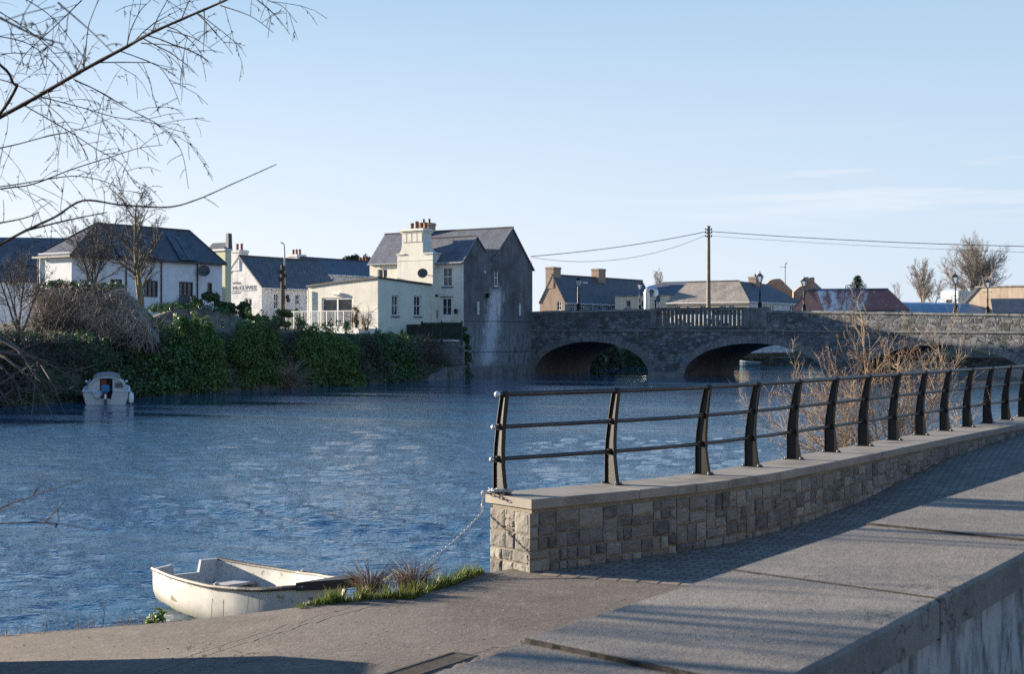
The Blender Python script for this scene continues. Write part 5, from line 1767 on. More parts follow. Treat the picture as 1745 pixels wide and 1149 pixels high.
D = 132.0
P = Vector(((1372 - CX) / F * D, D)); a_s = -.25; w1 = Wall(P, a_s)
t = thing('corrugated_shed', 'long shed with a rust streaked blue grey corrugated roof beyond the bridge', 'shed', (P.x, P.y, 0), a_s)
wt = Wall(w1.p(0, 3.2), a_s)
tl, zt_ = wt.hit(1374, 494); tr = wt.hit(1514, 495.5)[0]
el_, ze = w1.hit(1404, 529); er = w1.hit(1551, 529)[0]
mb = MB(); mb.sheet([(el_, 0, ze), (er, 0, ze), (tr, 3.2, zt_), (wt.hit(1391, 494)[0], 3.2, zt_)], .06); rf = mb.build('roof', corrug('rusty_blue_sheet', (.18, .26, .34), (.052, .025, .025), (.32, .38, .44), 5.4), t)
mb = MB(); mb.sheet([(el_ - 3, 1.2, ze), (el_ - .003, 0, ze), (wt.hit(1391, 494)[0] - .003, 3.2, zt_), (tl, 3.2, zt_)], .06); mb.build('hip_roof', corrug('rusted_sheet', (.055, .03, .031), (.045, .025, .025), (.1, .1, .12)), t)
mb = MB(); mb.tube([(tl, 3.2, zt_ + .03), (tr, 3.2, zt_ + .03)], .07, 6); mb.build('ridge', M['lead'], t)
mb = MB(); mb.box(el_ + .1, er - .1, .15, 5, 2.5, ze - .07); mb.build('walls', M['grey_render'], t)
# barrel roofed shed
D = 141.0
P = Vector(((1538 - CX) / F * D, D)); a_s = .5; w1 = Wall(P, a_s)
t = thing('barrel_roofed_shed', 'low shed with a curved blue tin roof beyond the bridge at the right', 'shed', (P.x, P.y, 0), a_s)
e0_ = 0; ze = 3.9; e1_ = w1.hit(1752, 533)[0]; zt_ = Wall(w1.p(0, 3.6), a_s).hit(1620, 516)[1] - ze
mb = MB(); n = 14; vs = []; fs = []; nx_ = 10
for i in range(n + 1):
    a = PI * i / n
    y = 4.0 - 4.0 * math.cos(a); z = ze + zt_ * math.sin(a)
    for k in range(nx_ + 1):
        vs.append((e0_ + (e1_ - e0_) * k / nx_ + .03 * math.sin(k * 5 + i), y, z + .02 * math.sin(k * 3.1 + i * 2)))
for i in range(n):
    for k in range(nx_):
        a = i * (nx_ + 1) + k; fs.append((a, a + 1, a + nx_ + 2, a + nx_ + 1))
mb.add(vs, fs); mb.build('roof', corrug('blue_tin_sheet', (.16, .24, .32), (.24, .31, .37), (.16, .12, .13)), t, smooth=True)
mb = MB(); mb.box(e0_ + .1, e1_ - .1, .05, 7.9, 2.5, ze);
yz = [(4.0 - 3.9 * math.cos(PI * i / 10), ze + zt_ * .97 * math.sin(PI * i / 10)) for i in range(11)]
mb.add([(e1_ - .06, y, z) for y, z in yz], [tuple(range(11))]); mb.build('walls', M['grey_render'], t)
# white store, rusty concrete store, dark roof
P = Vector(((1603 - CX) / F * 168, 168)); w1 = Wall(P, -.75)
t = thing('white_store', 'small white flat roofed store with a ribbed metal side beside the large bare tree', 'building', (P.x, P.y, 0), -.75)
u1 = w1.hit(1633, 505)[0]; u2 = u1 + .01; zt_ = w1.hit(1618, 496)[1]
mb = MB(); mb.box(0, u1, 0, 5, 2, zt_); mb.build('walls', M['white'], t)
mb = MB(); mb.box(u1 + .003, u1 + .06, .02, 3.4, 2, zt_ + .03)
for k in range(9): mb.box(u1 + .061, u1 + .14, .1 + k * .38, .25 + k * .38, 2, zt_ + .02)
mb.build('ribbed_side', M['steel'], t)
mb = MB(); a, z = w1.hit(1617, 512); mb.box(a - .35, a + .35, -.03, .05, z - .25, z + .1); mb.build('window', M['dark_paint'], t)
P = Vector(((1640 - CX) / F * 150, 150)); w1 = Wall(P, -.75)
t = thing('concrete_store', 'rust stained concrete shed with a sloping left edge and flat top at the right edge', 'building', (P.x, P.y, 0), -.75)
mb = MB(); pr = [w1.hit(px, py) for px, py in ((1640, 520), (1664, 491), (1800, 489), (1800, 560), (1640, 560))]; mb.prism(pr, 0, 6); mb.build('walls', M['rusty_wall'], t)
mb = MB(); a = [w1.hit(px, py) for px, py in ((1636, 519), (1662, 490))]
mb.add([(a[0][0], -.1, a[0][1]), (a[1][0], -.1, a[1][1]), (a[1][0] + .5, -.1, a[1][1]), (a[0][0] + .5, -.1, a[0][1]), (a[0][0], 5, a[0][1]), (a[1][0], 5, a[1][1]), (a[1][0] + .5, 5, a[1][1]), (a[0][0] + .5, 5, a[0][1])],
       [(0, 3, 2, 1), (4, 5, 6, 7), (0, 1, 5, 4), (1, 2, 6, 5), (2, 3, 7, 6), (3, 0, 4, 7)]); mb.build('verge', M['slate_dark'], t)
mb = MB(); z0, z1 = w1.hit(1700, 489.5)[1], 0; mb.box(a[1][0], w1.hit(1800, 490)[0], -.12, 6, z0 + .003, z0 + .15); mb.build('roof_edge', M['stone_trim'], t)
P = Vector(((1686 - CX) / F * 138, 138)); w1 = Wall(P, -.25)
t = thing('dark_roofed_shed', 'dark slate lean to roof in front of the rust stained concrete shed', 'building', (P.x, P.y, 0), -.25)
b0 = w1.hit(1692, 525); b1 = w1.hit(1800, 531); wq = Wall(w1.p(0, 2.5), -.25); c0 = wq.hit(1688, 509); c1 = wq.hit(1800, 509)
mb = MB(); mb.sheet([(b0[0], 0, b0[1] - .5), (b1[0], 0, b0[1] - .5), (c1[0], 2.5, c0[1]), (c0[0], 2.5, c0[1])], .1); mb.build('roof', M['slate_dark'], t)
mb = MB(); mb.box(b0[0] + .1, b1[0], .2, 2.4, 2, b0[1] - .55); mb.build('walls', M['grey_render'], t)
# curved street lights
def street_light(label, px, ytop, D, zb_, arm_px, hgt=None):
    t = thing('street_light', label, 'street light', ((px - CX) / F * D, D, zb_))
    h = zat(ytop, D) - zb_; ax = arm_px / F * D
    mb = MB(); mb.tube([(0, 0, 0), (0, 0, h * .6), (0, 0, h * .9), (ax * .2, 0, h * .985), (ax * .75, 0, h)], [.09, .07, .055, .045, .04], 8); mb.build('pole', M['grey_paint'], t)
    mb = MB(); mb.box(min(ax * .75, ax * 1.2), max(ax * .75, ax * 1.2), -.12, .12, h - .06, h + .08); mb.build('lamp_head', M['lamp_glass'], t)
    return t
street_light('pale curved street light beyond the rusty shed roof left of the conifer', 1440, 485.5, 165, 3.6, 9)
street_light('modern street light with a white arm behind the bridge lamp beside the dark house', 985, 482, 134, 3.7, 14)
street_light('tall street light above the lettered house with its lamp head turned left', 485, 414, 114, 3.5, -5)
p = at(481.5, 500, 113)
t = thing('telegraph_pole', 'dark timber pole hung with fittings beside the lettered house', 'utility pole', (p.x, p.y, 3.4))
mb = MB(); hh_ = zat(452, 113) - 3.4; mb.lathe([(.2, 0), (.15, hh_)], 10); mb.build('pole', mat('dark_timber', (.06, .05, .045)), t)
mb = MB()
for k, (dx, py) in enumerate(((.15, 458), (-.25, 463), (.3, 470), (-.2, 476), (.2, 490), (.4, 506), (.45, 512))): mb.box(dx - .12, dx + .12, -.2, .2, zat(py, 113) - 3.4 - .15, zat(py, 113) - 3.4 + .15)
mb.build('fittings', M['dark_paint'], t)

# ---------------------------------------------------------------- far quay upstream with moored boats
fq = thing('far_quay', 'low dark stone quay with thin railings seen through the bridge arches', 'quay', (0, 156, 0))
mb = MB(); mb.box(17.5, 95, 0, 1.0, -1, .75); mb.build('quay_face', M['stone'], fq)
mb = MB(); mb.box(17.4, 95, -.08, 1.0, .753, .87); mb.build('quay_edge', M['stone_trim'], fq)
mb = MB()
for k in range(30): mb.box(18.5 + k * 2.0, 18.56 + k * 2.0, .4, .46, .87, 1.9)
mb.box(18.5, 77, .41, .45, 1.35, 1.39); mb.box(18.5, 77, .41, .45, 1.86, 1.9); mb.build('railing', M['grey_paint'], fq)


def small_boat(label, px0, px1, D, m, h=.6, cover=None):
    a = onz((px0 + px1) / 2, 575 + EYE * F / D, 0); ln_ = (px1 - px0) / F * D / .95
    t = thing('moored_boat', label, 'boat', (a.x, D, 0), PI + .25, 'small boats moored upstream of the bridge')
    n = 10; vs = []; fs = []
    for i in range(n + 1):
        f = i / n; x = -ln_ / 2 + ln_ * f
        b_ = .75 * (1 - max(0, (f - .55) / .45) ** 2.2) * (.82 + .18 * min(1, f * 4)) + .01
        z1 = h * (.85 + .35 * f ** 2)
        for k in range(7):
            a_ = PI * (k / 6)
            vs.append((x, -b_ * math.cos(a_), z1 - (z1 + .15) * math.sin(a_) ** .6))
    for i in range(n):
        for k in range(6):
            q = i * 7 + k; fs.append((q, q + 1, q + 8, q + 7))
    fs.append(tuple(range(7)))
    mb = MB(); mb.add(vs, fs); mb.build('hull', m, t)
    mb = MB()
    for sd in (-1, 1): mb.tube([(-ln_ / 2 + ln_ * i / n, vs[i * 7 + (0 if sd < 0 else 6)][1], vs[i * 7][2]) for i in range(n + 1)], .04, 5)
    mb.build('gunwale', M['white_paint'], t)
    if cover:
        mb = MB(); mb.box(-ln_ * .3, ln_ * .2, -.5, .5, h * .6, h + .16); mb.build('cover', cover, t)
    else:
        mb = MB()
        for f in (-.2, .12): mb.box(ln_ * f - .12, ln_ * f + .12, -.62, .62, h * .55, h * .6)
        mb.build('thwart', M['pole'], t)
    return t
m_bb = mat('dull_blue_hull', (.1, .17, .2), rough=.5)
m_gw = mat('grey_white_hull', (.42, .44, .46), rough=.5)
small_boat('pale blue open boat moored at the far quay seen through the middle arch', 1264, 1296, 150, m_bb, .5)
small_boat('white covered boat moored upstream seen through the right arch', 1556, 1592, 150, m_gw, .42, m_gw)
small_boat('white open boat moored upstream beyond the covered boat in the right arch', 1594, 1628, 151, m_gw, .42)
# ================================================================ banks
BK = [onz(px, py, 0).xy for px, py in ((0, 692), (80, 689), (143, 684), (230, 676), (300, 672), (400, 666), (510, 661), (600, 655), (700, 649), (797, 643))]
BKX = [CX + p.x / p.y * F for p in BK]
BK = [Vector((-62, -25)), Vector((-44, 17)), Vector((-33, 42))] + BK


def dbank(px):
    return float(np.interp(px, BKX, [p.y for p in BK[3:]]))


m, nt, b = NT('bank_earth')
ob = coords(nt); n1 = noise(nt, ob, .4, 6, .65); n2 = noise(nt, ob, 5, 5, .7)
c = mix(nt, ramp(nt, n1, .42, .6), (.05, .06, .025), (.1, .085, .06)); c = mix(nt, math_(nt, 'MULTIPLY', ramp(nt, n2, .5, .7), .6), c, (.03, .035, .015))
nt.links.new(c, b.inputs['Base Color']); b.inputs['Roughness'].default_value = .95; bump(nt, b, n2, .7, .05)
M['earth'] = m
prof_b = [(-.4, -1.25), (0, .1), (.5, 1.0), (1.2, 2.2), (2.2, 2.9), (6, 3.2), (14, 3.9), (40, 4.3), (120, 4.8), (420, 5.5)]
mb = MB(); vs = []; fs = []
nb_ = Vector((-.9, .436))
PL = []
for a, b_ in zip(BK[:-1], BK[1:]):
    for i in range(6): PL.append(a.lerp(b_, i / 6))
PL.append(BK[-1]); PL.append(A + GV * 3); PL.append(A + GV * 9.3)
for i, p in enumerate(PL):
    for j, (o, z) in enumerate(prof_b):
        jit = .25 * mnoise.noise(Vector((p.x * .4, p.y * .4, j))) if 0 < j < 6 else 0
        lim = 1.0
        if i >= len(PL) - 2: o += .6
        q = p + nb_ * o
        vs.append((q.x + jit, q.y, z + jit * .6))
k = len(prof_b)
for i in range(len(PL) - 1):
    for j in range(k - 1): fs.append((i * k + j, (i + 1) * k + j, (i + 1) * k + j + 1, i * k + j + 1))
mb.add(vs, fs); tag(mb.build('left_bank', M['earth'], None, smooth=True), kind='structure')
mb = MB()
far = [(4.5, 127.5), (6.5, 142), (8.5, 154), (16, 166), (300, 168), (700, 900), (-700, 900), (-400, 300), (-60, 150), (-8, 128)]
mb.add([(x, y, 3.3) for x, y in far] + [(x, y, .7) for x, y in ((5.9, 126.5), (8.5, 140), (11, 150), (17.4, 156.9), (300, 156.9))] + [(x, y, -1.3) for x, y in ((5.9, 126.5), (8.5, 140), (11, 150), (17.4, 156.9), (300, 156.9))],
       [tuple(range(len(far)))] + [(i, i + 1, len(far) + i + 1, len(far) + i) for i in range(4)] + [(len(far) + i, len(far) + i + 1, len(far) + i + 6, len(far) + i + 5) for i in range(4)])
tag(mb.build('far_ground', M['earth']), kind='structure')
mb = MB(); mb.slab([(45, 20), (90, 20), (120, 95), (60, 75), (37.5, 92)], -1.2, 2.6)
tag(mb.build('right_bank', M['earth']), kind='structure')

# ================================================================ foliage
def leaf_quads(C, N, size, aspect=.62, rg=rng):
    """C centres, N normals -> diamond leaves"""
    n = len(C)
    t = rg.normal(size=(n, 3)); t -= N * (t * N).sum(1, keepdims=True); t /= np.linalg.norm(t, axis=1, keepdims=True) + 1e-9
    s = np.cross(N, t)
    L = (size * rg.uniform(.4, 1.5, (n, 1)))
    fold = N * L * .12
    return np.stack([C - t * L * .5, C + s * L * aspect * .5 + fold, C + t * L * .5, C - s * L * aspect * .5 + fold], 1)


def lobes_leaves(lobes, count, size, rg=rng, inner=.35):
    out = []
    vol = np.array([l[3] * l[4] + l[4] * l[5] + l[3] * l[5] for l in lobes]); vol = vol / vol.sum()
    for l, v in zip(lobes, vol):
        n = max(6, int(count * v))
        d = rg.normal(size=(n, 3)); d /= np.linalg.norm(d, axis=1, keepdims=True)
        r = rg.uniform(inner, 1.0, (n, 1)) ** .45 * (1 + .12 * rg.normal(size=(n, 1)))
        C = np.array(l[:3]) + d * r * np.array(l[3:6])
        N = d * .6 + rg.normal(size=(n, 3)) * .55; N[:, 2] += .25
        N /= np.linalg.norm(N, axis=1, keepdims=True)
        out.append(leaf_quads(C, N, size, rg=rg))
    return np.concatenate(out)


def sub_lobes(c, r, n, k=.42, rg=random):
    out = []
    s0 = min(max(r[0], .4), r[2] * 1.1) * .38
    H = 2 * r[2]; m_ = max(n, int(n * r[0] * r[2] / 1.1))
    pk = [rg.uniform(.72, 1.0) for _ in range(7)]
    for i in range(m_):
        x = rg.uniform(-1, 1)
        top = H * float(np.interp(x, np.linspace(-1, 1, 7), pk)) * (1 - .35 * max(0, abs(x) - .6) / .4)
        s = s0 * rg.uniform(.55, 1.1)
        z = s * .5 + (top - s * 1.35) * (i + rg.random()) / m_ if i % 3 else top - s * .8
        y = -r[1] * rg.uniform(.05, .55) * (1 - z / (H * 1.3)) + r[1] * .25 * z / H
        out.append((c[0] + x * (r[0] - s * .7), c[1] + y, c[2] - r[2] + z, s * rg.uniform(.8, 1.2), s * .8, s * rg.uniform(.7, 1.05)))
    return out


ML = {
    'ivy': leaf_mat('ivy_leaf', [(.03, .07, .022), (.05, .115, .03), (.085, .17, .042), (.038, .08, .028), (.16, .24, .07)], .35, .12),
    'green': leaf_mat('shrub_leaf', [(.05, .1, .025), (.1, .19, .04), (.16, .25, .055), (.065, .13, .03), (.24, .3, .075), (.075, .09, .045)], .5, .25),
    'dark': leaf_mat('dark_leaf', [(.03, .06, .024), (.055, .09, .033), (.075, .125, .042), (.045, .075, .03), (.13, .17, .06)], .45, .1),
    'grey': leaf_mat('grey_leaf', [(.06, .075, .05), (.1, .105, .07), (.13, .12, .085), (.07, .09, .05), (.045, .07, .03)], .6, .2),
    'yellow': leaf_mat('yellow_leaf', [(.12, .15, .03), (.2, .2, .05), (.06, .1, .025), (.25, .22, .08)], .5, .3),
    'bramble': leaf_mat('bramble_leaf', [(.07, .06, .04), (.12, .1, .065), (.055, .08, .03), (.16, .125, .085), (.075, .11, .035)], .6, .15),
    'dead': leaf_mat('dead_leaf', [(.16, .12, .09), (.24, .18, .13), (.11, .085, .065), (.3, .24, .18)], .8, .2),
    'conifer': leaf_mat('conifer_needle', [(.015, .03, .02), (.025, .05, .03), (.04, .07, .04)], .5, .1),
    'rose': leaf_mat('rose_leaf', [(.2, .1, .05), (.3, .16, .08), (.1, .1, .03)], .5, .2),
}
M['twig_grey'] = mat('twig_bark', (.12, .1, .085), var=.3, vs=2)
M['twig_pale'] = mat('pale_twig_bark', (.31, .23, .155), var=.35, vs=2, stain=(.17, .09, .06), ss=1.2)
M['twig_dark'] = mat('dark_twig_bark', (.05, .04, .036), var=.3, vs=3)
M['bark_moss'] = mat('mossy_bark', (.17, .15, .11), var=.3, vs=2, stain=(.13, .13, .04), ss=1.5, slo=.42, shi=.6, bs=.6, bd=.03)
M['bark_far'] = mat('far_bark', (.27, .235, .21), var=.3, vs=1)


def twig_lines(mb, lobes, n, L, r, rg=random, up=.6):
    for i in range(n):
        l = rg.choice(lobes)
        p = Vector((l[0] + rg.gauss(0, .5) * l[3], l[1] + rg.gauss(0, .5) * l[4], l[2] + rg.gauss(0, .6) * l[5]))
        d = Vector((rg.gauss(0, .6), rg.gauss(0, .6), rg.gauss(up, .5))).normalized()
        ln_ = L * rg.uniform(.5, 1.4); pts = [p]
        for k in range(3):
            d = (d + Vector((rg.gauss(0, .25), rg.gauss(0, .25), rg.gauss(-.12, .2)))).normalized(); pts.append(pts[-1] + d * ln_ / 3)
        mb.tube(pts, [r, r * .8, r * .6, r * .3], 3, cap=False)


def bankpt(px):
    if px < BKX[0]: return BK[3] + (BK[2] - BK[3]).normalized() * (BKX[0] - px) * .05
    return onz(px, float(np.interp(px, BKX, [CY + EYE * F / p.y for p in BK[3:]])), 0).xy


def bush(name, label, px0, px1, ytop, ybot, D, key, size, count, nsub=12, thick=None, twigs=0, cat='bush', group=None, twig_mat='twig_grey', tl=1.2, seed=None, bank=None):
    rg = random.Random(seed or (px0 * 7 + px1)); rn = np.random.default_rng(int(abs(px0)) * 13 + int(ytop))
    c = at((px0 + px1) / 2, (ytop + ybot) / 2, D)
    rx = (px1 - px0) / 2 / F * D; rz = (ybot - ytop) / 2 / F * D; ry = thick or max(.8, min(rx, 1.8))
    zb = c.z - rz; rot = 0
    if bank is None: bank = group == gk and ybot > 610 and D < 109 and ytop < 610
    if bank:                                          # lies along the bank: local x follows the water line, -y faces the river
        pa_, pb_ = bankpt(px0), bankpt(px1); dv = pb_ - pa_
        rot = math.atan2(dv.y, dv.x); rx = dv.length / 2; ry = max(ry, 1.3)
        pc = (pa_ + pb_) / 2 + Vector((-math.sin(rot), math.cos(rot))) * .75
        c = Vector((pc.x, pc.y, 0)); zb = -.12; rz = (zat(ytop, pc.y) + .12) / 2
        count = int(count * 1.5)
    t = thing(name, label, cat, (c.x, c.y, zb), rot, group)
    lb = sub_lobes((0, 0, rz), (rx, ry, rz), nsub, rg=rg)
    if bank:                                          # ragged sprays standing out of the top
        for i in range(int(rx * 5)):
            x = rg.uniform(-1, 1) * rx; s_ = rg.uniform(.12, .26)
            lb.append((x, rg.uniform(-.3, .5) * ry, rz * 2 * rg.uniform(.88, 1.06), s_, s_, s_ * rg.uniform(1.0, 2.4)))
    for i in range(3 if not bank else 9): lb.append((rg.uniform(-.8, .8) * rx, rg.uniform(-.4, .2) * ry, rz * rg.uniform(.12, .4), rx * .3, ry * .5, rz * .3))
    o = quads_obj('foliage', lobes_leaves(lb, int(count * 2.8), size * .72, rn), ML[key], t)
    mb = MB()
    for i in range(7):
        x = rg.uniform(-.7, .7) * rx; p = Vector((x, rg.uniform(-.2, .3) * ry, -.3)); q = Vector((x * 1.1, p.y * 1.2, rz * rg.uniform(1.0, 1.7)))
        mb.tube([p, p.lerp(q, .5) + Vector((rg.gauss(0, .1), 0, 0)), q], [.05, .035, .012], 4)
    if twigs: twig_lines(mb, lb, twigs, tl, .018, rg)
    mb.build('stem', M[twig_mat], t)
    return t


gk = 'bushes and creepers along the river bank'
B = lambda *a, **k: bush(*a, group=gk, **k)
B('bramble_thicket', 'dark leafless bramble thicket at the left edge above the water', -70, 75, 572, 700, dbank(0) + .8, 'bramble', .16, 2600, twigs=340, tl=2.0, twig_mat='twig_dark', cat='brambles')
B('bramble_thicket', 'dark bramble thicket directly behind the moored cabin boat', 60, 175, 588, 690, dbank(110) + 1.2, 'bramble', .17, 3600, twigs=260, tl=1.6, twig_mat='twig_dark', cat='brambles')
B('ivy_bank', 'ivy and bramble bank with a yellowish top just right of the cabin boat', 150, 272, 581, 680, dbank(210) + 1.2, 'dark', .18, 5200, twigs=120, twig_mat='twig_dark', cat='ivy')
B('yellow_shrub', 'low strip of yellow green leaves along the foot of the ruined wall', 205, 262, 578, 592, dbank(230) + 1.0, 'yellow', .16, 520, nsub=6, thick=.6)
B('ivy_bush', 'tall glossy dark ivy at the foot of the stone garden wall', 252, 345, 552, 674, dbank(300) + 1.0, 'ivy', .24, 6500)
B('shrub', 'mid green shrub hanging to the water left of the blue shed roof', 316, 396, 541, 668, dbank(360) + 1.0, 'green', .19, 6500)
B('shrub', 'round topped dark green shrub just right of the blue shed roof', 408, 494, 538, 664, dbank(440) + 1.2, 'green', .17, 6500)
B('shrub', 'grey brown twiggy shrub below the left end of the deck railing', 474, 532, 556, 660, dbank(500) + 1.0, 'grey', .16, 2600, twigs=160)
B('shrub', 'bright green rounded shrub below the steel deck railing', 514, 582, 550, 660, dbank(548) + 1.0, 'green', .2, 5200)
B('shrub', 'yellow topped green shrub below the glass end of the deck', 560, 624, 556, 658, dbank(590) + 1.0, 'green', .19, 4600)
B('hedge_bush', 'grey green clipped looking bush below the pale side wall of the extension', 604, 672, 572, 655, dbank(640) + 1.0, 'grey', .17, 4600)
B('ivy_bush', 'dark ivy bush below the left panel of the mesh fence', 652, 722, 574, 652, dbank(690) + 1.0, 'ivy', .2, 4600)
B('hanging_brambles', 'brown hanging brambles on the stone river wall beside the ivy column', 706, 768, 583, 640, dbank(740) + .9, 'bramble', .16, 2600, twigs=220, tl=1.4, cat='brambles')
B('ivy_column', 'narrow column of dark ivy climbing the corner of the dark gable', 766, 802, 546, 642, 109.2, 'ivy', .2, 2600, thick=.9, cat='ivy', bank=False)
B('dry_reeds', 'tuft of pale dry reeds at the water edge', 452, 512, 632, 664, dbank(480) + .3, 'dead', .12, 260, nsub=4, thick=.5, twigs=420, tl=1.3, twig_mat='twig_pale', cat='reeds')
B('shrub', 'brownish low shrub trailing in the water right of the dry reeds', 520, 620, 622, 662, dbank(560) + .4, 'green', .18, 2200, thick=.8)
B('evergreen_shrub', 'dark evergreen shrub with yellow leaves on its left in front of the long white house', 322, 402, 497, 540, 93, 'dark', .2, 2600, cat='bush')
B('variegated_shrub', 'small shrub of bright yellow leaves in front of the dark evergreen shrub', 318, 348, 503, 526, 91.5, 'yellow', .17, 420, nsub=6)
B('evergreen_shrub', 'low dark evergreen shrub in front of the lettered house', 392, 432, 512, 545, 97, 'dark', .2, 1500)
B('garden_shrub', 'sunlit yellow green garden shrub between the lettered house and the deck', 446, 500, 521, 556, 101, 'yellow', .17, 1300)
B('garden_shrub', 'low yellow hedge strip above the round topped shrub left of the deck', 418, 462, 533, 556, 96, 'yellow', .17, 900)
B('garden_shrub', 'leafy shrub behind the left end of the steel deck railing', 486, 534, 522, 552, 117, 'green', .18, 1200)
B('rose_bush', 'rust coloured rose bush in front of the sliding glass door', 598, 612, 516, 552, 103.8, 'rose', .14, 220, nsub=5, thick=.5, twigs=30, tl=.8)
for lab, a in (('pale leafless weeds beside the glass panel of the deck', (612, 636, 530, 556)),):
    B('weeds', lab, *a, 104.2, 'dead', .08, 60, nsub=4, thick=.3, twigs=60, tl=.8, twig_mat='twig_pale', cat='weeds')
B('bank_bush', 'dark upstream bush at the left of the view through the left arch', 975, 1030, 584, 634, 131, 'dark', .24, 2600, thick=1.5, twigs=60)
B('bank_bush', 'brown twiggy upstream bush amid the view through the left arch', 1006, 1062, 584, 630, 140, 'bramble', .24, 2600, thick=1.5, twigs=90)
B('bank_bush', 'dark overhanging upstream bush at the right of the view through the left arch', 1044, 1140, 584, 627, 150, 'dark', .26, 3200, thick=1.5, twigs=60)
B('conifer_bush', 'dark bushy evergreen tree beyond the cream house roof', 574, 636, 430, 470, 160, 'conifer', .35, 1600, cat='tree')
B('hedge_bush', 'dark hedge on the far quay seen through the middle arch', 1240, 1420, 585, 611, 161, 'dark', .35, 2600, thick=2)
B('hedge_bush', 'dark hedge on the far quay seen through the right arch', 1480, 1740, 586, 611, 161, 'dark', .35, 2600, thick=2)

# low creeping cover that clothes the bank between the bushes
C_ = []; N_ = []
for i in range(26000):
    f = rng.random(); px = -160 + f * 955
    p = bankpt(px); o = rng.uniform(-.1, 4.2)
    z = float(np.interp(o, [q[0] for q in prof_b], [q[1] for q in prof_b])) + rng.uniform(0, .32)
    q = p + nb_ * o
    if px > 738 and z < .6 + .35 * math.sin(px * .21): continue
    C_.append((q.x, q.y, z)); N_.append((.7 + rng.normal() * .5, -.4 + rng.normal() * .5, .6 + rng.normal() * .4))
C_ = np.array(C_); N_ = np.array(N_); N_ /= np.linalg.norm(N_, axis=1, keepdims=True)
ML['cover'] = leaf_mat('creeping_cover', [(.05, .08, .028), (.08, .11, .04), (.1, .09, .058), (.055, .115, .034), (.14, .13, .07)], .6, .1)
tag(quads_obj('bank_ground_cover', leaf_quads(C_, N_, .2), ML['cover']), kind='stuff')

# stone river wall at the foot of the brambles
pa, pb = onz(690, 650, 0).xy, onz(799, 643.5, 0).xy
dW = (pb - pa); aW = math.atan2(dW.y, dW.x)
rw = thing('river_wall', 'rough pale stone river wall under the hanging brambles', 'stone wall', (pa.x, pa.y, 0), aW)
mb = MB(); mb.prism([(0, -1.2), (dW.length, -1.2), (dW.length, 1.0), (dW.length * .82, .78), (dW.length * .66, .86), (dW.length * .55, .5), (dW.length * .45, .42), (dW.length * .36, .05), (0, -.2)], .1, .8); mb.build('masonry', M['garden_wall'], rw)
# garden wall left of the bushes
pa = Vector(((243 - CX) / F * 82, 82)); wg = Wall(pa, ANG + PI / 2)
gw2 = thing('garden_wall', 'grey rubble garden wall topped with ivy below the long white house', 'stone wall', (pa.x, pa.y, 0), ANG + PI / 2)
pr = [wg.hit(px, py) for px, py in ((200, 515), (243, 521), (262, 541), (300, 527), (340, 527), (372, 531), (405, 538), (418, 546))]
mb = MB(); mb.prism([(pr[0][0], 2.2)] + [(pr[-1][0], 2.2)] + pr[::-1], 0, .5); mb.build('masonry', M['garden_wall'], gw2)
lb = [(u, .2, z + .05, .55, .4, .28) for u, z in [(wg.hit(px, py)) for px, py in ((215, 517), (230, 518), (270, 527), (285, 524), (300, 523), (315, 524), (330, 524), (362, 528), (385, 532))]]
quads_obj('ivy', lobes_leaves(lb, 1500, .16), ML['ivy'], gw2)
# blue glazed shed roof between the bushes
p = at(400, 552, 89)
t = thing('glazed_shed', 'pale blue glazed shed roof showing between the bank bushes', 'shed', (p.x, p.y, 3.2), .2)
mb = MB(); zt_ = zat(545, 89) - 3.2; zf = zat(561, 88) - 3.2
mb.sheet([(-.85, -.9, zf), (.75, -.9, zf + .05), (.75, .9, zt_), (-.75, .9, zt_)], .05); mb.build('roof', mat('blue_roof_sheet', (.35, .48, .56), rough=.2, var=.08, bs=0), t)
mb = MB(); mb.box(-.7, .65, -.8, .8, -1.5, zf - .06); mb.build('walls', M['grey_paint'], t)
# ruined gable under dead creeper
D = 78.0
pr_px = [(58, 497), (82, 492), (120, 490), (165, 492), (203, 492), (212, 500), (228, 520), (243, 548), (262, 572), (264, 584), (58, 590)]
P = Vector(((58 - CX) / F * D, D)); w1 = Wall(P, ANG * .75)
ru = thing('ruined_wall', 'ruined wall end thickly covered in brown dead creeper', 'ruin', (P.x, P.y, 0), ANG * .75)
pts = [w1.hit(*q) for q in pr_px]
mb = MB(); mb.prism(pts, .12, .4); mb.build('masonry', M['garden_wall'], ru)
mb = MB(); c_ = []; rg = random.Random(3)
us = [q[0] for q in pts]; zs = [q[1] for q in pts]


def inside(u, z):
    r_ = False; n = len(pts)
    for i in range(n):
        (x1, z1), (x2, z2) = pts[i], pts[(i + 1) % n]
        if (z1 > z) != (z2 > z) and u < (x2 - x1) * (z - z1) / (z2 - z1) + x1: r_ = not r_
    return r_


cnt = 0
while cnt < 3600:
    u, z = rg.uniform(min(us), max(us)), rg.uniform(min(zs), max(zs))
    if not (inside(u, z) or inside(u - .35, z - .3) and rg.random() < .5): continue
    cnt += 1
    d = Vector((rg.gauss(0, .6), rg.gauss(-.25, .3), rg.gauss(-.2, .8))).normalized(); ln_ = rg.uniform(.35, .95)
    p = Vector((u, rg.uniform(-.45, .3), z)); q = p + d * ln_ * .5 + Vector((0, -.04, -.02)); e_ = q + (d + Vector((rg.gauss(0, .4), 0, -.4))).normalized() * ln_ * .5
    mb.tube([p, q, e_], [.016, .012, .006], 3, cap=False)
mb.build('creeper_stems', mat('dead_creeper', (.38, .31, .24), var=.35, vs=1.2, stain=(.52, .44, .36), ss=.9), ru)
lb = []
while len(lb) < 60:
    u, z = rg.uniform(min(us), max(us)), rg.uniform(min(zs), max(zs))
    if inside(u, z): lb.append((u, -.2, z, .5, .2, .5))
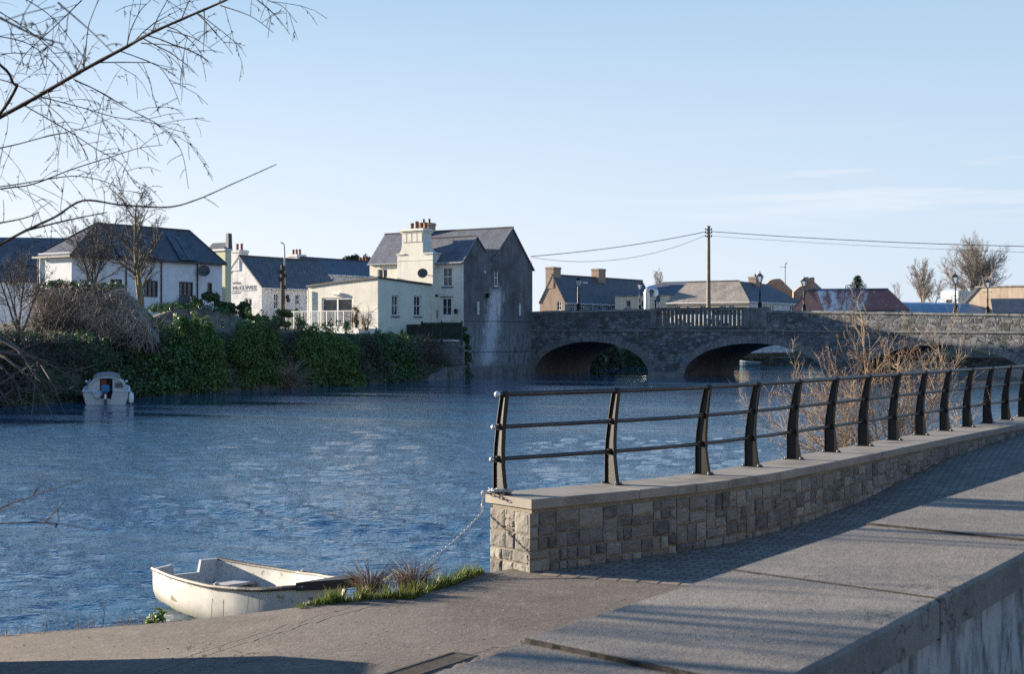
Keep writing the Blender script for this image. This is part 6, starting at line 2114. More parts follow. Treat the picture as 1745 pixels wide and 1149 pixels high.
quads_obj('creeper_leaves', lobes_leaves(lb, 2600, .13), ML['dead'], ru)
lb = [(w1.hit(px, py)[0], .2, w1.hit(px, py)[1], .45, .4, .3) for px, py in ((70, 492), (86, 486), (100, 486), (118, 487), (135, 486), (152, 489), (175, 490), (195, 491))]
quads_obj('ivy', lobes_leaves(lb, 1300, .16), ML['dark'], ru)
mb = MB(); u, z = w1.hit(88, 484); mb.box(u - .25, u + .25, .1, .6, z - .6, z + .2); mb.build('chimney_stump', M['garden_wall'], ru)


# ================================================================ bare trees
def grow(mbs, p, d, L, r, lvl, cf, rg):
    """mbs: meshes by level (0 trunk, 1.. crown)"""
    nseg = cf['seg'][lvl]; pts = [Vector(p)]; rad = [r]; dirs = []
    dd = Vector(d).normalized()
    for i in range(nseg):
        w_ = cf['wob'][lvl]
        dd = (dd + Vector((rg.gauss(0, w_), rg.gauss(0, w_), rg.gauss(0, w_) + cf['trop'][lvl]))).normalized()
        pts.append(pts[-1] + dd * (L / nseg)); dirs.append(dd.copy())
        f = (i + 1) / nseg
        rad.append(r * (1 - f * (1 - cf['tip'][lvl])))
    mbs[min(lvl, len(mbs) - 1)].tube(pts, rad, cf['sides'][lvl], cap=False)
    if lvl + 1 >= len(cf['n']) + 1 or lvl >= len(cf['n']): return
    n = cf['n'][lvl]
    for k in range(n):
        f = cf['from'][lvl] + (1 - cf['from'][lvl]) * ((k + rg.random()) / n)
        x = f * nseg; i = min(nseg - 1, int(x)); q = pts[i].lerp(pts[i + 1], x - i); dr = dirs[i]
        side = dr.orthogonal().normalized(); side.rotate(Matrix.Rotation(rg.uniform(0, 2 * PI) if True else 0, 3, dr))
        an = R(cf['ang'][lvl]) * rg.uniform(.65, 1.3)
        nd_ = dr * math.cos(an) + side * math.sin(an)
        l2 = L * cf['len'][lvl] * rg.uniform(.65, 1.15) * (1 - cf['taper'][lvl] * f)
        grow(mbs, q, nd_, l2, max(cf['rmin'], rad[i] * cf['rad'][lvl]), lvl + 1, cf, rg)


CF = dict(seg=[8, 6, 5, 4, 3], wob=[.05, .1, .14, .18, .2], trop=[.02, .06, .05, .03, 0], tip=[.35, .3, .3, .3, .3], sides=[8, 5, 4, 3, 3],
          n=[11, 6, 5, 4], **{'from': [.3, .2, .2, .15]}, ang=[42, 40, 42, 45], len=[.55, .55, .55, .55], taper=[.55, .3, .3, .3], rad=[.5, .55, .6, .6], rmin=.008)


def bare_tree(name, label, base, h, r, cf, seed, barkm, twigm, group=None, lean=(0, 0), stems=1, spread=0.0, cat='tree'):
    rg = random.Random(seed)
    t = thing(name, label, cat, tuple(base), 0, group)
    a, b_ = MB(), MB()
    for s in range(stems):
        an = 2 * PI * s / max(1, stems) + rg.random()
        d = Vector((lean[0] + spread * math.cos(an), lean[1] + spread * math.sin(an), 1))
        grow([a, a, b_] if cf.get('two') else [a, b_], (rg.gauss(0, .1) * (stems > 1), rg.gauss(0, .1) * (stems > 1), -.3), d, h * rg.uniform(.85, 1.05) if stems > 1 else h, r * (rg.uniform(.6, 1) if stems > 1 else 1), 0, cf, rg)
    a.build('trunk', barkm, t, smooth=True); b_.build('crown', twigm, t)
    return t


gt = 'bare winter trees'
p = at(240, 520, 86)
bare_tree('bare_tree', 'bare mossy trunked tree in front of the long white house', p, 6.4, .24, dict(CF, two=1, rmin=.010, n=[15, 8, 7, 4], tip=[.12, .3, .3, .3, .3], **{'from': [.1, .1, .15, .15]}, len=[.6, .55, .5, .5], ang=[46, 40, 42, 45], trop=[.02, .08, .06, .04, 0]), 21, M['bark_moss'], M['twig_grey'], gt)
p = at(158, 495, 82)
bare_tree('bare_tree', 'slender many stemmed bare tree left of the mossy trunked tree', p, 4.6, .1, dict(CF, rmin=.009, n=[12, 6, 5, 3], ang=[34, 36, 38, 40], **{'from': [.12, .15, .2, .15]}), 5, M['twig_grey'], M['twig_grey'], gt, stems=4, spread=.22)
p = at(1662, 522, 190)
bare_tree('bare_tree', 'large round headed bare tree on the skyline at the right', p, 6.3, .34, dict(CF, two=1, rmin=.012, n=[20, 10, 8, 4], ang=[48, 32, 34, 38], trop=[.02, .06, .07, .06, .03], **{'from': [.1, .15, .2, .15]}, len=[.95, .5, .5, .45], taper=[.45, .3, .3, .3]), 8, M['bark_far'], M['bark_far'], gt, stems=3, spread=.3)
p = at(1574, 522, 175)
bare_tree('bare_tree', 'tall narrow bare tree beside the large round headed tree', p, 4.9, .16, dict(CF, two=1, rmin=.014, n=[16, 8, 6, 3], ang=[30, 28, 30, 34], trop=[.02, .1, .08, .06, .03], **{'from': [.05, .15, .2, .15]}, len=[.62, .5, .5, .5], taper=[.5, .3, .3, .3]), 9, M['bark_far'], M['bark_far'], gt, stems=3, spread=.14)
p = at(1531, 524, 170)
bare_tree('bare_tree', 'small thin bare tree beside the end of the rusty shed', p, 3.4, .08, dict(CF, rmin=.015, n=[8, 4, 3], **{'from': [.1, .2, .2, .15]}), 4, M['bark_far'], M['bark_far'], gt, stems=2, spread=.2)
p = at(1122, 490, 205)
bare_tree('bare_tree', 'small faint bare tree above the dark hipped roof', p, 2.5, .08, dict(CF, rmin=.018, n=[10, 5, 4], ang=[28, 28, 30, 30], **{'from': [.1, .2, .2, .15]}), 6, M['bark_far'], M['bark_far'], gt, stems=3, spread=.3)
p = at(1590, 520, 182)
bare_tree('bare_tree', 'low bare thicket filling the foot of the two large bare trees', p, 3.2, .07, dict(CF, rmin=.018, n=[9, 5, 3]), 14, M['bark_far'], M['bark_far'], gt, stems=7, spread=.55)
p = at(100, 545, 74)
bare_tree('bare_tree', 'spindly leafless saplings at the left edge in front of the white cottage', at(30, 560, 70), 3.8, .06, dict(CF, rmin=.009, n=[9, 5, 4, 2]), 15, M['twig_grey'], M['twig_grey'], gt, stems=6, spread=.4)
# spruce top
D = 175.0
p = at(1461, 500, D)
sp_ = thing('spruce', 'top of a lone spruce above the rusty shed roof', 'tree', tuple(p))
mb = MB(); H = zat(468, D) - p.z; mb.tube([(0, 0, 0), (0, 0, H)], [.12, .02], 5); mb.build('trunk', M['twig_dark'], sp_)
out = []
for i in range(9):
    z = H * (.12 + .86 * i / 9); rr = 1.55 * (1 - i / 9.6) + .12
    for k in range(9):
        a = k * 2 * PI / 9 + i * .7; l_ = rr * random.uniform(.6, 1.1)
        for j in range(16):
            f = j / 15; c = np.array([math.cos(a) * l_ * f, math.sin(a) * l_ * f, z - .25 * f + .28 * f * f]) + rng.normal(size=3) * .05
            out.append(c)
Cn = np.array(out); N = rng.normal(size=Cn.shape) + np.array([0, 0, 1.2]); N /= np.linalg.norm(N, axis=1, keepdims=True)
quads_obj('crown', leaf_quads(Cn, N, .3, .35), ML['conifer'], sp_)

B('scrub', 'loose brown scrub breaking up the left foot of the ruined wall', 48, 140, 538, 600, 75.5, 'bramble', .13, 1500, twigs=260, tl=1.5, twig_mat='twig_grey', cat='scrub', thick=.7, bank=False)
B('scrub', 'ragged scrub and creeper leaning on the right foot of the ruined wall', 196, 276, 548, 602, 75.8, 'grey', .13, 1300, twigs=240, tl=1.3, twig_mat='twig_grey', cat='scrub', thick=.6, bank=False)

# fallen bare branches dipping into the water at the left
fb = thing('fallen_branches', 'grey bare branches drooping into the water at the left edge', 'branches', tuple(at(-20, 600, 58)))
o_ = at(-20, 600, 58); rg = random.Random(77); mb = MB()
for pts in ([(-40, 590), (10, 610), (45, 640), (70, 672), (80, 690)], [(-40, 600), (5, 628), (28, 655), (38, 690)], [(-30, 560), (30, 596), (62, 640), (97, 662)], [(-40, 650), (0, 655), (25, 640), (48, 625)], [(-20, 690), (20, 668), (42, 640), (66, 628)], [(-40, 625), (-5, 660), (14, 688)], [(-40, 545), (40, 600), (70, 622), (100, 672)], [(0, 600), (60, 610), (120, 640)]):
    P3 = [at(px, py, 58 + rg.uniform(-1, 1)) - o_ for px, py in pts]
    mb.tube(P3, [.07 * (1 - .75 * i / (len(P3) - 1)) for i in range(len(P3))], 5)
    for k in range(7):
        i = rg.randrange(len(P3) - 1); q = P3[i].lerp(P3[i + 1], rg.random())
        d = (P3[i + 1] - P3[i]).normalized() + Vector((rg.gauss(0, .6), rg.gauss(0, .6), rg.gauss(0, .5))); l_ = rg.uniform(.5, 1.5)
        mb.tube([q, q + d * l_ * .5, q + d * l_ + Vector((0, 0, rg.gauss(0, .2)))], [.022, .015, .007], 4)
mb.build('branches', M['twig_grey'], fb)

# ================================================================ willow scrub beyond the quay railing
sh = thing('willow_shrub', 'bare straw coloured willow shrub growing at the water edge behind the railing', 'shrub', (7.7, 29.0, .1))
rg = random.Random(31); a, b_ = MB(), MB()
cf = dict(seg=[7, 6, 5, 4], wob=[.09, .12, .13, .15], trop=[.045, .05, .06, .05], tip=[.35, .35, .35, .35], sides=[6, 5, 4, 3], n=[9, 5, 3], **{'from': [.12, .12, .15]}, ang=[38, 36, 36], len=[.55, .5, .5], taper=[.4, .35, .3], rad=[.55, .55, .6], rmin=.0045)
for s in range(30):
    an = rg.uniform(0, 2 * PI); q = rg.uniform(.12, 1.25)
    d = Vector((math.cos(an) * q * 1.6, math.sin(an) * q * .7, 1.0 - .22 * q))
    hh_ = rg.uniform(1.9, 3.05) * (1.0 if q < .8 else .95)
    grow([a, b_], (rg.gauss(0, .35), rg.gauss(0, .25), 0), d, hh_, rg.uniform(.009, .022), 0, cf, rg)
# two leading stems
grow([a, b_], (-.15, -.1, 0), Vector((-.12, 0, 1)), 3.2, .03, 0, dict(cf, n=[14, 6, 3]), rg)
grow([a, b_], (.35, .1, 0), Vector((.3, .05, 1)), 3.15, .028, 0, dict(cf, n=[14, 6, 3]), rg)
a.build('stem', M['twig_pale'], sh, smooth=True); b_.build('crown', M['twig_pale'], sh)
mb = MB()
for i in range(700):
    an = rg.uniform(0, 2 * PI); q = abs(rg.gauss(0, .8)); p = Vector((math.cos(an) * q * 1.3, math.sin(an) * q * .6, rg.uniform(0, .5)))
    d = Vector((rg.gauss(0, .7), rg.gauss(0, .7), rg.gauss(.3, .5))).normalized(); l_ = rg.uniform(.3, .9)
    mb.tube([p, p + d * l_ * .5, p + d * l_ + Vector((0, 0, -.15))], [.007, .006, .003], 3, cap=False)
mb.build('dead_stems', M['twig_pale'], sh)
mb = MB(); mb.lathe([(2.6, -1.2), (1.9, -.1), (1.2, .05), (.3, .14)], 24, (0, .1, 0), 1, .55); mb.build('root_mound', M['earth'], sh, smooth=True)

# ================================================================ birches at the left
m, nt, b = NT('birch_bark')
ob = coords(nt); n1 = noise(nt, coords(nt, (1, 1, 4)), 6, 5, .65)
c = mix(nt, ramp(nt, n1, .5, .62), (.45, .42, .38), (.06, .05, .045)); nt.links.new(c, b.inputs['Base Color']); b.inputs['Roughness'].default_value = .7
M['birch'] = m
M['birch_twig'] = mat('birch_twig', (.024, .017, .017), var=.3, vs=6, rough=.8, spec=.08)
BP = Vector((-5.55, 9.55, 1.6))
bi = thing('birch_tree', 'birch tree whose long dark bare branches reach across the top left of the view', 'tree', tuple(BP))
mb = MB(); mb.tube([(0, 0, -.3), (.03, 0, 1), (.08, -.02, 2.2), (.06, 0, 3.6), (.2, .05, 5.2), (.25, 0, 7.5)], [.13, .11, .095, .08, .06, .03], 12); mb.build('trunk', M['birch'], bi, smooth=True)
mb = MB(); mb.tube([(-.25, .3, -.3), (-.28, .36, 1.5), (-.2, .33, 3.5), (-.4, .4, 6.5)], [.13, .11, .09, .04], 10); mb.build('trunk', M['birch'], bi, smooth=True)
for x, y, r_ in ((.02, -.97, .035), (-.1, -1.14, .02), (-.2, -1.2, .014)):
    mb = MB(); mb.tube([(x * .4, y * .3, -.2), (x * .8, y * .8, .8), (x, y, 1.8), (x + .05, y, 3.2), (x - .05, y - .1, 4.6)], [r_ * 1.3, r_ * 1.1, r_, r_ * .8, r_ * .3], 8); mb.build('trunk', M['birch'], bi, smooth=True)
ca, cb_ = MB(), MB(); rgc = random.Random(66)  # unseen saplings added to cast broken shade on the coping, grouped with the birch
cfc = dict(seg=[8, 6, 5, 4], wob=[.05, .1, .14, .16], trop=[.03, .02, -.02, -.05], tip=[.3, .3, .3, .3], sides=[6, 5, 4, 3], n=[16, 8, 5], **{'from': [.12, .12, .12]}, ang=[48, 40, 42], len=[.5, .5, .5], taper=[.4, .3, .3], rad=[.4, .45, .5], rmin=.0035)
for x, y in ((-.4, -3.1), (-.9, -2.9), (-.5, -3.8)):
    grow([ca, cb_], (x, y, -.3), Vector((rgc.gauss(0, .08), rgc.gauss(0, .08), 1)), 4.6, .035, 0, cfc, rgc)
ca.build('stem', M['birch'], bi, smooth=True); cb_.build('crown', M['birch_twig'], bi)
mT = MB(); rg = random.Random(12)


def twig(p, d, L, r, lvl=0, droop=.1):
    """fine birch twig with swollen nodes, drooping"""
    n = max(3, int(L / .07)); pts = [p.copy()]; dd = d.normalized(); rad = [r]
    for i in range(n):
        dd = (dd + Vector((rg.gauss(0, .09), rg.gauss(0, .09), rg.gauss(0, .08) - droop * (1 + i / n)))).normalized()
        pts.append(pts[-1] + dd * L / n)
        rad.append(max(.0009, r * (1 - .75 * (i + 1) / n)) * (1.55 if i % 2 else 1.0))
    mT.tube(pts, rad, 4, cap=False)
    for i in range(1, n):
        if rg.random() < .55:                       # buds
            q = pts[i]; s = Vector((rg.gauss(0, 1), rg.gauss(0, 1), rg.gauss(0, 1))).normalized() + dd * .7
            mT.tube([q, q + s * .006, q + s * .014], [.0016, .0024, .0006], 4, cap=False)
    if lvl < 1:
        for k in range(int(L / .13)):
            i = rg.randrange(1, n); s = Vector((rg.gauss(0, 1), rg.gauss(0, .7), rg.gauss(-.15, .8))).normalized()
            twig(pts[i], (dd * .8 + s * .8), L * rg.uniform(.25, .55), r * .6, lvl + 1, droop * 1.2)


def limb(px, d0, d1, r0, r1, nt_, tw=.45, droop=.1, root=True, mbk=None):
    n = len(px); P3 = [at(x, y, d0 + (d1 - d0) * i / (n - 1)) - BP for i, (x, y) in enumerate(px)]
    # smooth
    Q = []
    for i in range(n - 1):
        p0, p1, p2, p3 = P3[max(0, i - 1)], P3[i], P3[i + 1], P3[min(n - 1, i + 2)]
        for k in range(5):
            t = k / 5
            Q.append(.5 * ((2 * p1) + (p2 - p0) * t + (2 * p0 - 5 * p1 + 4 * p2 - p3) * t * t + (3 * p1 - p0 - 3 * p2 + p3) * t ** 3))
    Q.append(P3[-1])
    m_ = len(Q)
    r0 *= .85
    mT.tube(Q, [(r0 + (r1 - r0) * (i / (m_ - 1)) ** .8) * (1 + .12 * (i % 3 == 0)) for i in range(m_)], 7)
    for k in range(nt_):
        i = int((k + rg.random()) / nt_ * (m_ - 2)) + 1
        dr = (Q[min(m_ - 1, i + 1)] - Q[i - 1]).normalized()
        s = Vector((rg.gauss(0, .6), rg.gauss(0, .5), rg.choice((-1, 1)) * rg.uniform(.3, 1))).normalized()
        twig(Q[i], dr * .7 + s * .7, tw * rg.uniform(.4, 1.2), max(.0016, r0 * .2), 0, droop)
    return Q


limb([(-420, 330), (-200, 280), (-60, 228), (0, 199), (66, 163), (142, 119), (216, 79), (259, 55), (322, 27), (384, 0), (430, -25)], 8.2, 6.6, .0185, .0045, 24, .34)
limb([(-120, 30), (0, 110), (22, 141), (28, 148), (3, 190), (-40, 235)], 7.2, 7.5, .007, .009, 5, .35)
for q, n_ in (([(143, 117), (146, 88), (150, 48), (157, 26), (167, 0), (176, -30)], 4), ([(216, 79), (223, 51), (239, 18), (256, 0), (275, -25)], 4), ([(259, 55), (269, 29), (285, 0), (300, -30)], 4),
              ([(126, 135), (172, 157), (219, 185), (263, 208), (289, 228), (311, 263), (321, 321)], 9), ([(66, 164), (139, 183), (194, 199), (252, 208), (321, 228)], 9), ([(37, 177), (110, 219), (161, 252), (205, 278), (227, 310), (238, 322)], 10),
              ([(172, 106), (234, 106), (267, 110), (292, 142), (307, 179)], 7), ([(241, 73), (303, 79), (351, 100)], 6), ([(285, 51), (329, 64), (369, 90)], 5), ([(340, 24), (376, 51), (413, 82)], 4), ([(376, 9), (427, 27), (466, 55)], 4), ([(440, -12), (457, 0), (482, 11), (506, 38)], 3),
              ([(139, 0), (91, 47), (44, 91), (22, 135)], 8), ([(0, 20), (60, 60), (110, 110), (135, 150)], 8), ([(-10, 60), (50, 75), (100, 120), (120, 175)], 7), ([(30, -10), (90, 30), (140, 95)], 7), ([(-20, 130), (40, 150), (110, 205), (150, 270)], 7)):
    limb(q, 7.0, 6.7, .0036, .0012, n_, .26, .12)
for q, n_, r_ in (([(-150, 275), (0, 252), (73, 234), (139, 219), (190, 201)], 12, .008), ([(-150, 345), (0, 322), (55, 314), (121, 289), (190, 267), (238, 252), (278, 247)], 14, .009), ([(-120, 325), (0, 318), (110, 301), (153, 303), (190, 314), (208, 329)], 12, .007)):
    limb(q, 7.8, 7.2, r_ * .65, .0014, n_, .32, .1)
limb([(-200, 520), (-60, 452), (0, 417), (44, 393), (95, 369), (141, 342), (205, 349), (285, 353), (336, 340), (395, 314), (471, 280)], 5.6, 5.2, .0085, .0015, 3, .08, .03)
limb([(44, 393), (95, 380), (140, 370), (182, 362)], 5.5, 5.4, .005, .002, 5, .16, .03)
limb([(0, 380), (40, 372), (66, 362)], 5.6, 5.5, .004, .002, 3, .16, .03)
limb([(99, 4), (153, 51), (194, 91)], 3.6, 3.5, .003, .001, 3, .1)
limb([(0, 30), (60, 60), (110, 75)], 3.4, 3.3, .004, .0012, 7, .14)
# low twigs hanging before the water
for q, n_ in (([(-90, 930), (0, 868), (40, 852), (80, 838), (122, 824), (160, 812)], 5), ([(-60, 888), (0, 893), (60, 891), (120, 896), (155, 903), (178, 900)], 5), ([(75, 891), (95, 872), (112, 852)], 2), ([(-60, 905), (0, 872), (30, 862)], 2)):
    limb(q, 3.7, 3.5, .0026, .0009, 1, .03, .0)
mT.build('branches', M['birch_twig'], bi)
# second birch, further off, behind: its fine crown fills the left edge
p2 = Vector((-6.5, 12.4, 1.6))
b2 = thing('birch_tree', 'second slender birch whose fine drooping twigs crowd the left edge below the main branch', 'tree', tuple(p2))
a, b_ = MB(), MB(); rg2 = random.Random(50)
cf = dict(seg=[10, 7, 6, 5], wob=[.03, .09, .14, .16], trop=[.03, .01, -.04, -.09], tip=[.3, .3, .3, .3], sides=[9, 5, 4, 3], n=[30, 10, 6], **{'from': [.2, .12, .12]}, ang=[62, 40, 42], len=[.42, .5, .5], taper=[.5, .3, .3], rad=[.3, .45, .5], rmin=.0028)
grow([a, b_], (0, 0, -.3), Vector((.03, 0, 1)), 7.5, .1, 0, cf, rg2)
a.build('trunk', M['birch'], b2, smooth=True); b_.build('crown', M['birch_twig'], b2)


# ================================================================ slip edge: grass, sedge, weeds
m = leaf_mat('grass_blade', [(.06, .1, .015), (.1, .15, .022), (.15, .18, .035), (.08, .12, .022), (.26, .21, .1)], .5, .35); M['grass'] = m


def blades(path, n, wid, h0, h1, w=.006, lean=.35, zoff=0.0, rg=rng):
    P = np.array([(p[0], p[1]) for p in path]); seg = np.linalg.norm(np.diff(P, axis=0), axis=1); cs = np.concatenate([[0], np.cumsum(seg)])
    s = rg.uniform(0, cs[-1], n); i = np.clip(np.searchsorted(cs, s) - 1, 0, len(P) - 2); f = ((s - cs[i]) / seg[i])[:, None]
    base = P[i] * (1 - f) + P[i + 1] * f; d = (P[i + 1] - P[i]) / seg[i][:, None]; nn = np.stack([-d[:, 1], d[:, 0]], 1)
    off = rg.uniform(-.02, 1, n) ** 1.0
    base = base + nn * (off * wid)[:, None]
    z = np.array([zg(x, y) for x, y in base]) + zoff - .28 * np.maximum(0, off) ** 1.5
    h = rg.uniform(h0, h1, n); a = rg.uniform(0, 2 * PI, n); l = np.abs(rg.normal(0, lean, n)) * h
    b0 = np.stack([base[:, 0], base[:, 1], z], 1)
    sd = np.stack([np.cos(a + PI / 2), np.sin(a + PI / 2), np.zeros(n)], 1) * w
    mid = b0 + np.stack([np.cos(a) * l * .35, np.sin(a) * l * .35, h * .6], 1); tip = b0 + np.stack([np.cos(a) * l, np.sin(a) * l, h], 1)
    q1 = np.stack([b0 - sd, b0 + sd, mid + sd * .8, mid - sd * .8], 1); q2 = np.stack([mid - sd * .8, mid + sd * .8, tip + sd * .1, tip - sd * .1], 1)
    return np.concatenate([q1, q2])


ge = [onz(px, py, z).xy for px, py, z in ((505, 1035, .57), (540, 1031, .585), (600, 1027, .595), (640, 1024, .6), (703, 1021, .61), (732, 1010, .62), (778, 994, .625), (826, 977, .63))]
mb = MB(); vs = []; fs = []
ge2 = [ge[0]] + [ge[0].lerp(ge[-1], 0)] * 0 + ge[1:]
for p in ge:
    i_ = ge.index(p); d = (ge[min(len(ge) - 1, i_ + 1)] - ge[max(0, i_ - 1)]).normalized(); n_ = Vector((-d.y, d.x))
    for o, dz in ((-.02, -.03), (.12, -.05), (.3, -.16), (.55, -.55), (.8, -1.3)):
        q = p + n_ * o; vs.append((q.x, q.y, zg(p.x, p.y) + dz))
for i in range(len(ge) - 1):
    for j in range(4): fs.append((i * 5 + j, (i + 1) * 5 + j, (i + 1) * 5 + j + 1, i * 5 + j + 1))
mb.add(vs, fs); tag(mb.build('grass_verge', M['earth'], None, smooth=True), kind='structure')
rng2 = np.random.default_rng(4)
V = np.concatenate([blades(ge[1:], 3200, .2, .02, .07), blades(ge[1:], 3000, .45, .02, .1, .005, .6), blades(ge[:2], 260, .2, .02, .06), blades(ge[1:], 500, .3, .05, .13, .005, .5)] + [blades([ge[i].lerp(ge[i + 1], f), ge[i].lerp(ge[i + 1], f + .25)], 130, .3, .08, .19, .005, .5) for i in range(1, len(ge) - 1) for f in (rng2.uniform(0, .3), rng2.uniform(.4, .7))])
tag(quads_obj('grass', V, M['grass']), kind='stuff')
we = [onz(px, py, z).xy for px, py, z in ((-20, 1087, .21), (60, 1080, .27), (120, 1074, .31), (250, 1062, .39), (300, 1056, .42))]
V = np.concatenate([blades(we, 150, .06, .03, .12, .0035, .5), blades(we[2:4], 90, .08, .04, .12, .004, .5)])
tag(quads_obj('edge_weeds', V, ML['dead']), kind='stuff')


def sedge(label, px, py, D, r, h, seed):
    rg = random.Random(seed); p = at(px, py, D)
    t = thing('sedge_clump', label, 'sedge', tuple(p), 0, 'dead sedge clumps in the grass verge')
    a, b_ = MB(), MB()
    for i in range(260):
        an = rg.uniform(0, 2 * PI); q = abs(rg.gauss(0, .45)) * r
        s = Vector((math.cos(an) * q, math.sin(an) * q * .8, rg.uniform(-.08, .02))); l_ = h * rg.uniform(.5, 1.25); o = rg.uniform(.05, .75)
        d = Vector((math.cos(an) * o, math.sin(an) * o, 1)).normalized()
        (a if i % 3 else b_).tube([s, s + d * l_ * .5, s + d * l_ + Vector((math.cos(an) * .07, math.sin(an) * .07, -rg.uniform(.02, .14)))], [.0035, .003, .001], 3, cap=False)
    a.build('dead_blades', mat('sedge_brown', (.2, .12, .07), var=.4, vs=20), t); b_.build('dry_stalks', mat('sedge_straw', (.4, .33, .24), var=.3, vs=20), t)
    return t
sedge('dead brown sedge clump beside the bow of the rowing boat', 632, 1014, 14.15, .15, .36, 1)
sedge('dead sedge clump with upright straw stalks under the mooring chain', 703, 1006, 14.4, .17, .36, 2)
# dry weed stalks standing along the edge
rg = random.Random(9)
ws = thing('dry_weeds', 'thin dry weed stalks standing along the left edge of the slipway', 'weeds', tuple(onz(120, 1074, .31)))
o_ = onz(120, 1074, .31); mb = MB()
for px, py, hpx in ((38, 1084, 52), (10, 1083, 30), (85, 1080, 45), (135, 1074, 55), (75, 1080, 25), (170, 1068, 38), (176, 1068, 50), (195, 1068, 25), (215, 1066, 22), (225, 1064, 28), (240, 1062, 20), (25, 1086, 22), (48, 1085, 26), (105, 1077, 22), (150, 1072, 26), (360, 1045, 40), (380, 1044, 36), (418, 1042, 34), (440, 1040, 28), (478, 1037, 32), (495, 1036, 22), (512, 1034, 26), (610, 1020, 52)):
    p = at(px, py, 13.75) - o_; h_ = hpx / F * 13.75
    b1 = p + Vector((rg.gauss(0, .02), 0, h_ * .6)); mb.tube([p + Vector((0, 0, -.1)), b1, b1 + Vector((rg.gauss(0, .04), 0, h_ * .4 * rg.choice((1, 1, -.5))))], [.003, .0026, .0015], 4)
mb.build('stalks', M['twig_dark'], ws)
dk = onz(262, 1062, .39)
t = thing('dock_plant', 'small leafy green weed at the concrete edge beside the boat stern', 'plant', (dk.x, dk.y + .05, dk.z - .05))
quads_obj('leaves', lobes_leaves([(0, 0, .06, .1, .07, .07), (.04, 0, .12, .06, .05, .06)], 120, .055), ML['green'], t)

# blown leaves and grit lying on the slip and path
C_ = []
for i in range(420):
    px, py = rng.uniform(-50, 1300), rng.uniform(985, 1149)
    p = onz(px, py, .58)
    if p.y > 15 or p.x > 2.2: continue
    if p.x < -.2 and p.y > 13.2: continue
    C_.append((p.x, p.y, zg(p.x, p.y) + .006))
for i in range(120):
    u = rng.uniform(.3, 14); p = qp(u, -abs(rng.normal(0, .18)) - .02)[0]; C_.append((p.x, p.y, zg(p.x, p.y) + .012))
C_ = np.array(C_); N_ = rng.normal(0, .25, (len(C_), 3)); N_[:, 2] += 1; N_ /= np.linalg.norm(N_, axis=1, keepdims=True)
tag(quads_obj('leaf_litter', leaf_quads(C_, N_, .022), ML['dead']), kind='stuff')
# ================================================================ white rowing boat by the slip
SC = Vector((-3.79, 16.55)); BO = Vector((-1.70, 14.62))
bd2 = (BO - SC); BL = bd2.length; ba = math.atan2(bd2.y, bd2.x)
rb = thing('rowing_boat', 'worn white rowing boat with dark gunwales lying against the slipway', 'rowing boat', (SC.x, SC.y, 0), ba)
m, nt, b = NT('worn_white_gelcoat')
ob = coords(nt); n1 = noise(nt, ob, 2.5, 6, .68); n2 = noise(nt, ob, 14, 6, .7); sp = nd(nt, 'ShaderNodeSeparateXYZ', {0: ob}); n3 = noise(nt, coords(nt, (1, 1, .25)), 9, 5, .65)
c = mix(nt, ramp(nt, n1, .35, .7), (.4, .39, .36), (.54, .53, .495))
c = mix(nt, math_(nt, 'MULTIPLY', ramp(nt, n2, .62, .68), .75), c, (.2, .19, .15))
c = mix(nt, math_(nt, 'MULTIPLY', ramp(nt, n3, .58, .7), .4), c, (.36, .33, .26))
lowf = ramp(nt, math_(nt, 'ADD', sp.outputs[2], math_(nt, 'MULTIPLY', n1, .2)), .3, .12)
c = mix(nt, math_(nt, 'MULTIPLY', lowf, .55), c, (.3, .27, .17))
spk = math_(nt, 'MULTIPLY', ramp(nt, n2, .56, .6), ramp(nt, math_(nt, 'ABSOLUTE', math_(nt, 'SUBTRACT', sp.outputs[2], math_(nt, 'ADD', .33, math_(nt, 'MULTIPLY', n1, .12)))), .05, .02))
c = mix(nt, math_(nt, 'MULTIPLY', spk, .8), c, (.1, .12, .07))
nt.links.new(c, b.inputs['Base Color']); b.inputs['Roughness'].default_value = .5; bump(nt, b, n2, .15, .005)
M['gel'] = m
ns, nk = 26, 12


def bsec(f):
    half = float(np.interp(f, [0, .15, .3, .45, .6, .75, .87, .95, 1.0], [.44, .515, .565, .585, .56, .46, .3, .15, .035]))
    top = float(np.interp(f, [0, .2, .45, .7, .9, 1.0], [.45, .425, .42, .455, .525, .58]))
    keel = float(np.interp(f, [0, .1, .3, .7, .85, .94, 1.0], [.0, -.06, -.1, -.08, .02, .16, .42]))
    return half, top, keel


def shell(inset, f0=0.0, f1=1.0, flip=False):
    vs = []; fs = []
    for i in range(ns + 1):
        f = f0 + (f1 - f0) * i / ns
        h, t_, k = bsec(f); h = max(.01, h - inset); k = k + inset * 1.2
        for j in range(nk + 1):
            a = PI * j / nk
            y = h * (abs(math.cos(a)) ** .55) * (1 if math.cos(a) > 0 else -1)
            z = t_ - (t_ - k) * math.sin(a) ** .8
            x = BL * f - (.1 * (1 - (z - k) / max(.05, t_ - k)) * (f < .02)) - (t_ - z) * .35 * max(0, (f - .8) / .2)
            vs.append((x, y, z))
    for i in range(ns):
        for j in range(nk):
            q = i * (nk + 1) + j; fc = (q, q + 1, q + nk + 2, q + nk + 1)
            fs.append(fc[::-1] if flip else fc)
    return vs, fs


mb = MB(); v1, f1 = shell(0); v2, f2 = shell(.028, .01, .985, True); mb.add(v1, f1); mb.add(v2, f2)
# rim closes the skin
n1_ = len(v1)
for i in range(ns):
    for j in (0, nk):
        a = i * (nk + 1) + j; b__ = a + nk + 1
        mb.f.append((a, b__, n1_ + b__, n1_ + a))
mb.build('hull', M['gel'], rb, smooth=True)
